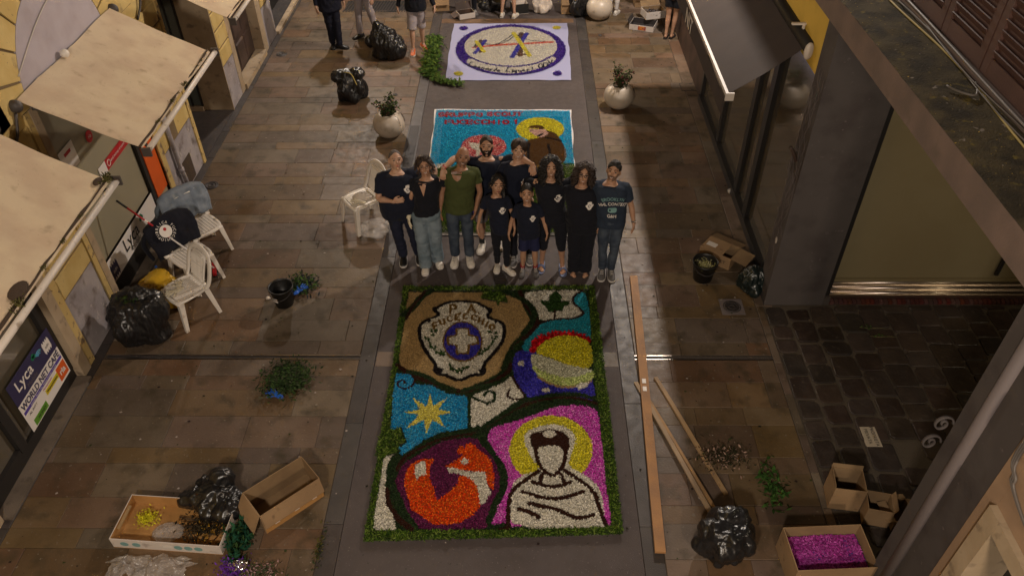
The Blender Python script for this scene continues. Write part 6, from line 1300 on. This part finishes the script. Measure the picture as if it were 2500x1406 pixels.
            mb = MB(); mb.prism([((b0+fd*y*q_+sd*w_*q_*1.02)[:2]) for y, w_, _ in prof]+[((b0+fd*y*q_-sd*w_*q_*1.02)[:2]) for y, w_, _ in prof[::-1]], .001, .012); o = mb.build('sandal', sole, t)
            mb = MB(); mb.tube([b0+fd*.085*s+sd*.046*s+Vector((0, 0, .01)), b0+fd*.085*s+sd*.02*s+Vector((0, 0, .062*s)), b0+fd*.085*s-sd*.02*s+Vector((0, 0, .062*s)), b0+fd*.085*s-sd*.046*s+Vector((0, 0, .01))], .022*s, 6, 3, .3); mb.build('strap', sole, o, True)
    # face
    if coarse != 'nohead':
        for e in (-1, 1):
            mb = MB(); mb.ell(toH((e*.031, -.0775, .003)), (.0125*hsc, .010*hsc, .0075*hsc), 10, 8, HR); mb.build('eye', 'eye_white', t, True)
            mb = MB(); mb.ell(toH((e*.031, -.0865, .003)), (.0065*hsc, .003*hsc, .0065*hsc), 8, 6, HR); mb.build('iris', 'eye_dark', t, True)
            mb = MB(); mb.tube([toH((e*.016, -.0875, .006)), toH((e*.031, -.0885, .0125)), toH((e*.046, -.079, .006))], .0022*hsc, 5, 2); mb.build('eyelid', 'hair_brown', t, True)
            mb = MB(); mb.tube([toH((e*.013, -.097, .026)), toH((e*.034, -.0915, .034)), toH((e*.054, -.074, .026))], [.0042*hsc, .0046*hsc, .0025*hsc], 6, 3, .7); mb.build('eyebrow', 'hair_grey' if hairm == 'hair_grey' else ('hair_brown' if hairm == 'hair_brown' else 'hair_black'), t, True)
        mw = .022 if smile else .019; up_ = .010 if smile else .0; mb = MB(); mb.tube([toH((-mw, -.083, -.058+up_)), toH((-mw*.5, -.0965, -.061)), toH((0, -.0995, -.0625)), toH((mw*.5, -.0965, -.061)), toH((mw, -.083, -.058+up_))], [.003*hsc, .0075*hsc, .0085*hsc, .0075*hsc, .003*hsc], 8, 3, .8); mb.build('mouth', 'lips', t, True)
        if smile: mb = MB(); mb.tube([toH((-mw*.85, -.0895, -.0545+up_*.6)), toH((-mw*.4, -.1020, -.0600)), toH((0, -.1055, -.0610)), toH((mw*.4, -.1020, -.0600)), toH((mw*.85, -.0895, -.0545+up_*.6))], [.002*hsc, .0034*hsc, .0038*hsc, .0034*hsc, .002*hsc], 7, 3); mb.build('teeth', 'teeth', t, True)
    # hair
    mb = MB()
    cl = lambda v, a, b: max(a, min(b, v))
    def fr(p_): return (1+math.cos(p_))/2     # 1 front, 0 back
    if hair == 'short': hair_shell(mb, lambda p_: R(48)*fr(p_)**2+R(122)*(1-fr(p_)**2)*(1-.22*math.exp(-((abs(p_)-1.5)/.4)**2)), lambda u, p_: .013*(1-.5*u)+.008*fr(p_)*(1-u))
    elif hair == 'crop': hair_shell(mb, lambda p_: R(54)*fr(p_)**2+R(120)*(1-fr(p_)**2)*(1-.2*math.exp(-((abs(p_)-1.5)/.4)**2)), lambda u, p_: .010*(1-.6*u)+.008*fr(p_)*math.sin(min(1, u*1.1)*2.4), rough=.007)
    elif hair == 'receding': hair_shell(mb, lambda p_: R(38)*fr(p_)**1.5+R(118)*(1-fr(p_)**1.5)*(1-.15*math.exp(-((abs(p_)-1.5)/.4)**2)), lambda u, p_: .0035, rough=.001)
    elif hair == 'midpart':
        hair_shell(mb, lambda p_: R(52+30*abs(math.sin(p_)))*fr(p_)**1.2+R(120)*(1-fr(p_)**1.2), lambda u, p_: .016*(1-.4*u)+.010*abs(math.sin(p_)), rough=.006)
        for k in range(60):
            e = random.choice((-1, 1)); a0 = random.uniform(.05, 1.5)*e; mb.tube([head_pt(sph(.1, a0*.3), .02), head_pt(sph(R(38), a0), .036), head_pt(sph(R(66), a0*1.15+e*.25), .030), head_pt(sph(R(82), a0*1.2+e*.45), .012)], [.006, .007, .006, .002], 5, 3)
    elif hair == 'bald': pass
    elif hair in ('curly_long', 'curly_bob', 'wavy_up', 'tied'):
        fl = {'curly_long': (42, 128, .036), 'curly_bob': (40, 122, .036), 'wavy_up': (46, 118, .022), 'tied': (44, 112, .010)}[hair]
        hair_shell(mb, lambda p_: R(fl[0]+28*abs(math.sin(p_)))*fr(p_)**1.1+R(fl[1])*(1-fr(p_)**1.1), lambda u, p_: fl[2]*(.75+.35*abs(math.sin(p_)))*(1-.3*u), rough=.010 if 'curly' in hair else .005)
        ns = {'curly_long': 480, 'curly_bob': 420, 'wavy_up': 90, 'tied': 40}[hair]
        for k in range(ns):
            p_ = random.uniform(.62, 2*math.pi-.62) if hair != 'wavy_up' else random.uniform(.5, 2*math.pi-.5); p_ = p_ if p_ < math.pi else p_-2*math.pi; th = R(random.uniform(15, 112)); o = random.uniform(.4, 1.15)*fl[2]
            b = head_pt(sph(th, p_), o); ln = {'curly_long': random.uniform(.06, .17), 'curly_bob': random.uniform(.04, .10), 'wavy_up': random.uniform(.03, .07), 'tied': .03}[hair]; out = Vector((b.x, b.y*.8, 0)).normalized(); pts = [b]
            for q in range(1, 8):
                u = q/7; c_ = .020 if 'curly' in hair else .006; pts.append(b+Vector((out.x*(.035 if 'curly' in hair else .03)*u, max(out.y, -.1)*.035*u, -ln*u*(1 if th > R(50) else .5)))+Vector((math.sin(q*1.9+k), math.cos(q*1.9+k), 0))*c_)
            mb.tube(pts, [.0075]*4+[.0065]*3+[.002], 5)
        if hair == 'tied':
            pts = [head_pt(sph(R(95), R(150)), .02), Vector((.075, .08, -.08)), Vector((.10, .03, -.16)), Vector((.10, -.02, -.23))]; mb.tube(pts, [.03, .034, .026, .01], 8, 4)
            for k in range(14): e = 1; mb.tube([head_pt(sph(R(60), R(75)), .01), head_pt(sph(R(95), R(95)), .012), Vector((.085+random.uniform(-.01, .01), -.01, -.12)), Vector((.09+random.uniform(-.02, .02), -.02, -.19))], [.006, .006, .005, .002], 5, 3)
        if hair == 'wavy_up':
            mb.ell((0, .10, .02), (.05, .04, .05), 12, 8)
            for k in range(26): a0 = random.uniform(-1.3, 1.3); mb.tube([head_pt(sph(R(12), a0), .022), head_pt(sph(R(30), a0*1.1), .030), head_pt(sph(R(44), a0*1.3+.25), .024), head_pt(sph(R(58), a0*1.4+.5), .008)], [.007, .008, .006, .002], 5, 3)
    if mb.v:
        mb.v = [tuple(toH(p)) for p in mb.v]; mb.build('hair', hairm, t, True)
    if beard:
        mb = MB(); th0, ext_, bm_ = beard; n, k = 26, 12; rr = []
        for i in range(k+1):
            u = i/k; r = []
            for j in range(n+1):
                p_ = -1.55+3.1*j/n; a0 = R(98)+R(12)*math.exp(-(p_/.42)**2)*1.2-R(8)*(abs(p_)/1.55)**2*1.5; th = a0+(R(168)-a0)*u; edge = min(1, u*6, (1-u)*6+.3, j/2.5, (n-j)/2.5); r.append(toH(head_pt(sph(th, p_), .0015+ext_*edge*(1+.4*noise.noise(Vector((j*.9, i*.9, 3)))))))
            rr.append(r)
        mb.ring(rr, False, False)
        for e in (-1, 1): mb.tube([toH((0, -.101, -.046)), toH((e*.016, -.098, -.048)), toH((e*.032, -.084, -.064))], [.0045*hsc, .0045*hsc, .004*hsc], 6, 2)
        mb.build('beard', bm_, t, True)
    if glasses:
        mb = MB()
        for e in (-1, 1):
            mb.tube([toH((e*.033+.024*math.cos(a), -.100+.004*abs(math.cos(a)), .002+.018*math.sin(a))) for a in np.linspace(0, 6.283, 18)], .0022 if glasses == 'thin' else .0036, 5); mb.tube([toH((e*.057, -.093, .006)), toH((e*.080, -.03, .006)), toH((e*.080, .01, .002))], .0022, 4)
        mb.tube([toH((-.009, -.103, .006)), toH((.009, -.103, .006))], .0025, 4); mb.build('glasses', 'black_metal' if glasses != 'thin' else 'dark_wood', t, True)
    if emblem:
        cx_, cz_ = (emblem if isinstance(emblem, tuple) else (.085*s*g, 1.29*s)); w_ = .108*min(1, s+.05); cx_ += lean[0]*(cz_-.85*s)
        pts = [(cx_+x*w_, cz_+z*w_*1.1) for x, z in CREST]; decal(bv, 'emblem', [(cx_, cz_)]+pts, [(0, i+1, (i+1) % len(pts)+1) for i in range(len(pts))], 'white', t)
        ip = [(cx_+.11*w_*math.cos(a), cz_+.12*w_*math.sin(a)) for a in np.linspace(.2, 5.2, 9)]; op = [(cx_+.18*w_*math.cos(a), cz_+.19*w_*math.sin(a)) for a in np.linspace(.2, 5.2, 9)]; decal(bv, 'emblem_ring', ip+op, [(i, i+1, i+10, i+9) for i in range(8)], 'navy_print', t, .006)
    if extra: extra(t, bv, s, A_, Lg, toH)
    return t
def at_foot(px, py): return G(px, py)
def watch(t, bv, s, A_, Lg, toH):
    e, S_, E_, w_, _ = A_[1]; d = (w_-E_).normalized(); mb = MB(); mb.tube([w_-d*.045, w_-d*.028], .031*s, 14); o = mb.build('watch', 'shoe_grey', t, True); mb = MB(); mb.ell(w_-d*.036+Vector((.02, -.024, 0)), (.016, .012, .016), 10, 6); mb.build('dial', 'steel', o, True)
    def tx(txt, size, x, z, arc=0, mn='white', sx=1):
        me = text_mesh(txt, size, 0, 'CENTER', .001); pts = []
        for v in me.vertices:
            X, Z = v.co.x*sx, v.co.y
            if arc: a = X/arc; X, Z = (arc+Z)*math.sin(a), (arc+Z)*math.cos(a)-arc
            h_, nn, i, dd = bv.ray_cast(Vector((x+X, -1.5, z+Z)), Vector((0, 1, 0))); v.co = Vector((x+X, (h_.y if h_ else -.15)-.005, z+Z))
        me.materials.clear(); me.materials.append(M[mn]); link('lettering', me, t)
    tx('BROOKLYN', .066, 0, 1.345, .26, 'teal_print', .85); tx('HHL CONTEST', .066, 0, 1.27, .28, 'white', .82); tx('G&H', .07, 0, 1.08, 0, 'white', .8)
    pts = [(x_*.055+0, 1.175+z_*.036) for x_, z_ in [(math.copysign(abs(math.cos(a))**.5, math.cos(a)), math.copysign(abs(math.sin(a))**.5, math.sin(a))) for a in np.linspace(0, 6.283, 20)[:-1]]]; decal(bv, 'printed_badge', [(0, 1.175)]+pts, [(0, i+1, (i+1) % 19+1) for i in range(19)], 'teal_print', t)
def bracelet(t, bv, s, A_, Lg, toH):
    e, S_, E_, w_, _ = A_[0]; d = (w_-E_).normalized(); mb = MB(); mb.tube([w_-d*.03, w_-d*.022], .030*s, 12); mb.build('bracelet', 'red', t, True)
def vneck(t, bv, s, A_, Lg, toH):
    pts = [(-.045, 1.47*s), (-.02, 1.37*s), (0, 1.30*s), (.02, 1.37*s), (.045, 1.47*s)]; n = []
    for i in range(7):
        u = i/6; z = (1.500-.195*u)*s; w_ = .055*(1-u)+.001; n += [(-w_, z), (0, z), (w_, z)]
    o = decal(bv, 'neckline', n, [(3*i+a, 3*i+a+1, 3*i+a+4, 3*i+a+3) for i in range(6) for a in (0, 1)], SK['skin_olive'], t, .0035)
    for k, A0 in enumerate(A_[:1]):
        e, S_, E_, w_, _ = A0; mb = MB(); hand(mb, w_, Vector((e*.03, -.12, -1)), Vector((-e, .2, 0)), Vector((0, -1, 0)), s*.98, .35, 1.3, 1.12); mb.tube([w_-(w_-E_).normalized()*.05, w_+(w_-E_).normalized()*.01], [.034*s, .031*s], 12); me = remesh(mb, .007, 1); me.materials.append(M['cream_glove']); me.polygons.foreach_set('use_smooth', [True]*len(me.polygons)); link('glove', me, t)
def henley(t, bv, s, A_, Lg, toH):
    n = []
    for i in range(6):
        u = i/5; z = (1.500-.112*u)*s; w_ = .066*math.sqrt(1-u*u*.98); n += [(-w_, z), (0, z), (w_, z)]
    decal(bv, 'neckline', n, [(3*i+a, 3*i+a+1, 3*i+a+4, 3*i+a+3) for i in range(5) for a in (0, 1)], SK['skin_tan'], t, .0035)
    mb = MB()
    for z in (1.36, 1.32, 1.28):
        h_, nn, i, dd = bv.ray_cast(Vector((0, -1.5, z*s)), Vector((0, 1, 0))); mb.ell((0, h_.y-.003, z*s), (.006, .003, .006), 8, 6)
    mb.build('button', 'black', t)
# leftmost man, arm across the belly
person('grey haired heavyset man at the left end of the group, hand on his belly', (-1.62, 8.36, 0), 1.74, .12, 1.28, .055, 'skin_light', (0.02, 0), (24, 14, 4), ('navy_tee', .75, .84, .012), ('navy_trouser', .09, 'relaxed'), ((-.04, .02, .05), (.17, .03, .1)), 'shoe_black', 'sole_white',
       {'R': ('to', (-1.64, 8.09, 1.20), (-1, .1, -.9), (1, -.05, .25), (0, 1, 0), (.2, 0, 1), .25), 'L': ('to', (-1.14, 8.50, 1.47), (.2, 1, -.3), (.1, -.8, -.45), (0, -.3, -1), (-1, 0, 0), .5)}, 'receding', 'hair_grey', None, smile=0, emblem=(.13, 1.31))
person('woman in glasses with dark tied hair, pale blue jeans and one cream rubber glove', (-1.27, 8.26, 0), 1.70, .10, 1.06, 0, 'skin_olive', (.09, 0), (24, 4, -4), ('black_cloth', .38, .96, .008), ('jeans_light', .08, 'wide'), ((-.07, -.06, .1), (.09, .06, .25)), 'shoe_white', 'sole_white',
       {'R': ('hang', .02, .02, ), 'L': ('to', (-1.02, 8.45, .98), (1, .6, 0), (0, .1, -1), (-1, 0, 0), (0, -1, 0), .4)}, 'wavy_up', 'hair_brown', None, 'thin', 1, False, True, extra=vneck)
person('bald man with stubble in an olive green henley shirt, thumb in pocket, head tilted', (-.84, 8.36, 0), 1.79, .06, 1.0, 0, 'skin_tan', (.09, 0), (22, 2, 10), ('green_tee', .5, .87, .008), ('jeans_dark', .11, 'relaxed'), ((-.10, 0, .12), (.10, 0, .12)), 'shoe_white', 'sole_white',
       {'R': ('hang', .02, .04), 'L': ('to', (-.62, 8.28, .93), (1, .5, 0), (-.25, -.1, -1), (-1, 0, 0), (0, -1, 0), .5)}, 'bald', 'hair_stubble', (98, .0016, 'hair_stubble'), None, 1, False, extra=henley)
person('big bearded man in the back row with his arms round both neighbours', (-.47, 8.68, 0), 1.75, .04, 1.24, .035, 'skin_olive', (0, -.02), (24, 0, 0), ('navy_tee', .75, .86, .010), ('grey_short', .98, 'short'), ((-.11, -.02, .2), (.14, .06, .1)), 'shoe_white', 'sole_white',
       {'R': ('to', (-1.01, 8.33, 1.535), (-.3, .5, .8), (-.05, -.45, -.89), (0, -.6, -.8), (1, -.2, 0), .45), 'L': ('to', (.13, 8.40, 1.55), (.3, .5, .8), (.05, -.45, -.89), (0, -.6, -.8), (-1, -.2, 0), .45)}, 'short', 'hair_brown', (96, .010, 'hair_black'), None, 1, (.13, 1.24), socks='sock_black', extra=bracelet)
person('tall young man with parted dark hair in the back row behind the boy', (-.05, 8.50, 0), 1.80, .02, .93, 0, 'skin_light', (-.03, 0), (24, -6, 5), ('navy_tee', .6, .86, .008), ('black_cloth', .09, 'straight'), ((-.08, -.12, .1), (.13, -.08, .1)), 'shoe_grey', 'sole_white',
       {'R': ('hang', .05, .02), 'L': ('hang', .0, -.02)}, 'midpart', 'hair_brown', None, None, 1, (.085, 1.30))
person('girl with tied dark hair in navy shirt and black leggings, front row', (-.29, 8.17, 0), 1.46, .03, .88, 0, 'skin_olive', (-.10, 0), (20, 6, 8), ('navy_tee', .62, .82, .012), ('black_cloth', .1, 'slim'), ((-.06, .04, .1), (.07, -.04, .75)), 'shoe_white', 'sole_white',
       {'R': ('hang', .06, .02), 'L': ('hang', .02, .03)}, 'tied', 'hair_black', None, None, 0, True, True, voxel=.0075, headscale=1.04)
person('small boy with short black hair, navy shorts and red socks in front', (.08, 8.12, 0), 1.34, .0, .95, .01, 'skin_olive', (-.05, 0), (20, 0, -3), ('navy_tee', .66, .82, .014), ('navy_short', .85, 'short'), ((-.085, 0, .1), (.09, 0, .1)), 'shoe_grey', 'shoe_grey',
       {'R': ('hang', .05, .02), 'L': ('hang', .07, .02)}, 'crop', 'hair_black', None, None, 1, True, voxel=.0075, socks='sock_red', headscale=1.05)
person('woman with long curly black hair, black capri leggings and blue sandals', (.39, 8.24, 0), 1.69, -.03, 1.12, .01, 'skin_olive', (-.08, 0), (22, 4, 2), ('black_cloth', .7, .85, .012), ('black_cloth', .1, 'capri'), ((-.13, 0, .1), (.15, -.05, .1)), 'sandal', 'sandal_blue',
       {'R': ('to', (.10, 8.30, 1.12), (-1, .8, -.3), (-.3, -.7, -.3), (0, -.5, -1), (0, 0, 1), .4), 'L': ('to', (.90, 8.21, 1.46), (.2, 1, -.2), (.05, -.75, -.5), (0, -.4, -1), (-1, 0, 0), .5)}, 'curly_long', 'hair_black', None, None, 1, True, True)
person('barefoot woman with glasses and curly dark bob, loose black top and wide trousers', (.77, 8.13, 0), 1.66, -.06, 1.20, .02, 'skin_olive', (-.06, 0), (22, -6, 6), ('black_cloth', 1.5, .80, .022), ('black_cloth', .05, 'wide'), ((-.075, -.02, .08), (.075, -.02, .08)), None, None,
       {'R': ('to', (.50, 8.35, 1.0), (-1, .5, 0), (0, .2, -1), (1, 0, 0), (0, -1, 0), .4), 'L': ('hang', -.01, .0)}, 'curly_bob', 'hair_brown', None, 'thick', 1, True, True)
person('man at the right end in blue lettered shirt, jeans and grey sneakers, wearing a watch', (1.13, 8.08, 0), 1.76, -.10, 1.02, 0, 'skin_olive', (-.07, 0), (22, -12, 6), ('blue_tee', .68, .86, .010), ('jeans_dark', .10, 'straight'), ((-.055, 0, .05), (.065, 0, .12)), 'shoe_grey', 'sole_white',
       {'R': ('to', (.92, 8.32, 1.05), (-1, .6, 0), (0, .2, -1), (1, 0, 0), (0, -1, 0), .4), 'L': ('hang', .06, .02)}, 'crop', 'hair_black', (100, .0010, 'hair_stubble'), None, 1, False, extra=watch)
# people at the far end, cut off by the picture's top edge
fg = 'people at the far end of the street'
person('person in dark suit jacket and black shoes standing at the far left', (-3.84, 15.25, 0), 1.78, .5, 1.05, 0, 'skin_light', (0, 0), (0, 0, 0), ('suit_navy', 1.85, .80, .03), ('suit_navy', .08, 'relaxed'), ((-.03, .10, .3), (.06, -.05, .9)), 'shoe_black', 'shoe_black', None, 'short', 'hair_grey', None, None, 0, False, coarse=True, group=fg)
person('walking person in pale trousers and dark shoes behind the peaked bag', (-3.28, 15.75, 0), 1.75, -.5, 1.0, 0, 'skin_light', (0, 0), (0, 0, 0), ('shirt_light', .6, .88, .01), ('pale_trouser', .08, 'relaxed'), ((-.16, -.06, .3), (.16, .16, .1)), 'shoe_black', 'shoe_black', None, 'short', 'hair_brown', None, None, 0, False, coarse=True, group=fg)
person('person in black zipped jacket, pale shorts and orange sneakers', (-2.12, 15.12, 0), 1.75, .1, 1.02, 0, 'skin_light', (0, 0), (0, 0, 0), ('black_cloth', 1.9, .85, .02), ('pale_trouser', 1.02, 'short'), ((-.12, -.12, .1), (.08, .10, .45)), 'shoe_orange', 'sole_white', {'R': ('hang', .08, 0), 'L': ('hang', .12, .1)}, 'short', 'hair_black', None, None, 0, False, coarse=True, group=fg)
pz = person('bare legged person in shorts with white sneakers at the top edge', (-.32, 16.86, 0), 1.70, 2.9, .95, 0, 'skin_light', (0, 0), (0, 0, 0), ('shirt_light', .6, .86, .01), ('black_cloth', .5, 'short'), ((-.14, 0, .15), (.14, .02, .15)), 'shoe_white', 'sole_white', None, 'short', 'hair_brown', None, None, 0, False, coarse=True, group=fg)
person('person in white trousers standing right behind the far planter', (2.0, 17.0, 0), 1.68, 2.8, .9, 0, 'skin_light', (0, 0), (0, 0, 0), ('shirt_light', .6, .86, .01), ('shirt_light', .08, 'slim'), ((-.07, 0, .1), (.07, .04, .1)), 'shoe_white', 'sole_white', None, 'curly_long', 'hair_brown', None, None, 0, False, True, coarse=True, group=fg)
person('woman in black shorts with bare legs by the awning, facing the boxes', (3.07, 15.74, 0), 1.66, 2.7, 1.05, 0, 'skin_olive', (0, -.5), (0, 0, 0), ('black_cloth', .6, .88, .01), ('black_cloth', .55, 'short'), ((-.05, .0, .1), (.06, .05, .1)), 'sandal', 'shoe_black', None, 'tied', 'hair_black', None, None, 0, False, True, coarse=True, group=fg)
person('person dressed all in black standing at the top edge by the white carton', (-1.02, 17.05, 0), 1.74, .4, 1.0, 0, 'skin_light', (0, 0), (0, 0, 0), ('black_cloth', 1.8, .85, .01), ('black_cloth', .08, 'straight'), ((-.06, -.02, .1), (.18, .1, .4)), 'shoe_grey', 'shoe_grey', None, 'short', 'hair_black', None, None, 0, False, coarse=True, group=fg)
# ================================================================ street lamps (their lanterns hang outside the picture)
for i, (p_, pw, rad, c) in enumerate(LAMPS):
    lab = ['lantern on a bracket of the right building above the far planter', 'hanging lantern over the near street behind the viewpoint', 'lantern on a bracket of the yellow building at the far end', 'second hanging lantern behind the viewpoint, on the left', 'small ceiling lamp inside the private court on the right'][i]
    t = thing('street_lamp', lab, 'street lamp', p_, 0, 'street lanterns')
    mb = MB(); mb.lathe([(.02, .42), (.06, .38), (.10, .34), (.34, .24), (.36, .22), (.33, .22)], 16); mb.build('hood', 'black_metal', t, True)
    mb = MB()
    if i == 0: mb.tube([(0, 0, .40), (.0, 0, .62), (.42, 0, .66)], .025, 8)
    elif i == 2: mb.tube([(0, 0, .40), (0, 0, .62), (-1.36, 0, .66)], .025, 8)
    elif i == 4: mb.tube([(0, 0, .40), (0, 0, .54)], .02, 8)
    else: mb.tube([(0, 0, .40), (0, 0, 1.0)], .015, 8); mb.tube([(-7.2, 0, 1.35), (0, 0, 1.0), (1.5, 0, 1.1)], .008, 6)
    mb.build('bracket', 'black_metal', t, True)
    ld = bpy.data.lights.new('bulb', 'POINT'); ld.energy = pw; ld.shadow_soft_size = rad; ld.color = c
    lo = bpy.data.objects.new('bulb', ld); COL.objects.link(lo); lo.parent = t
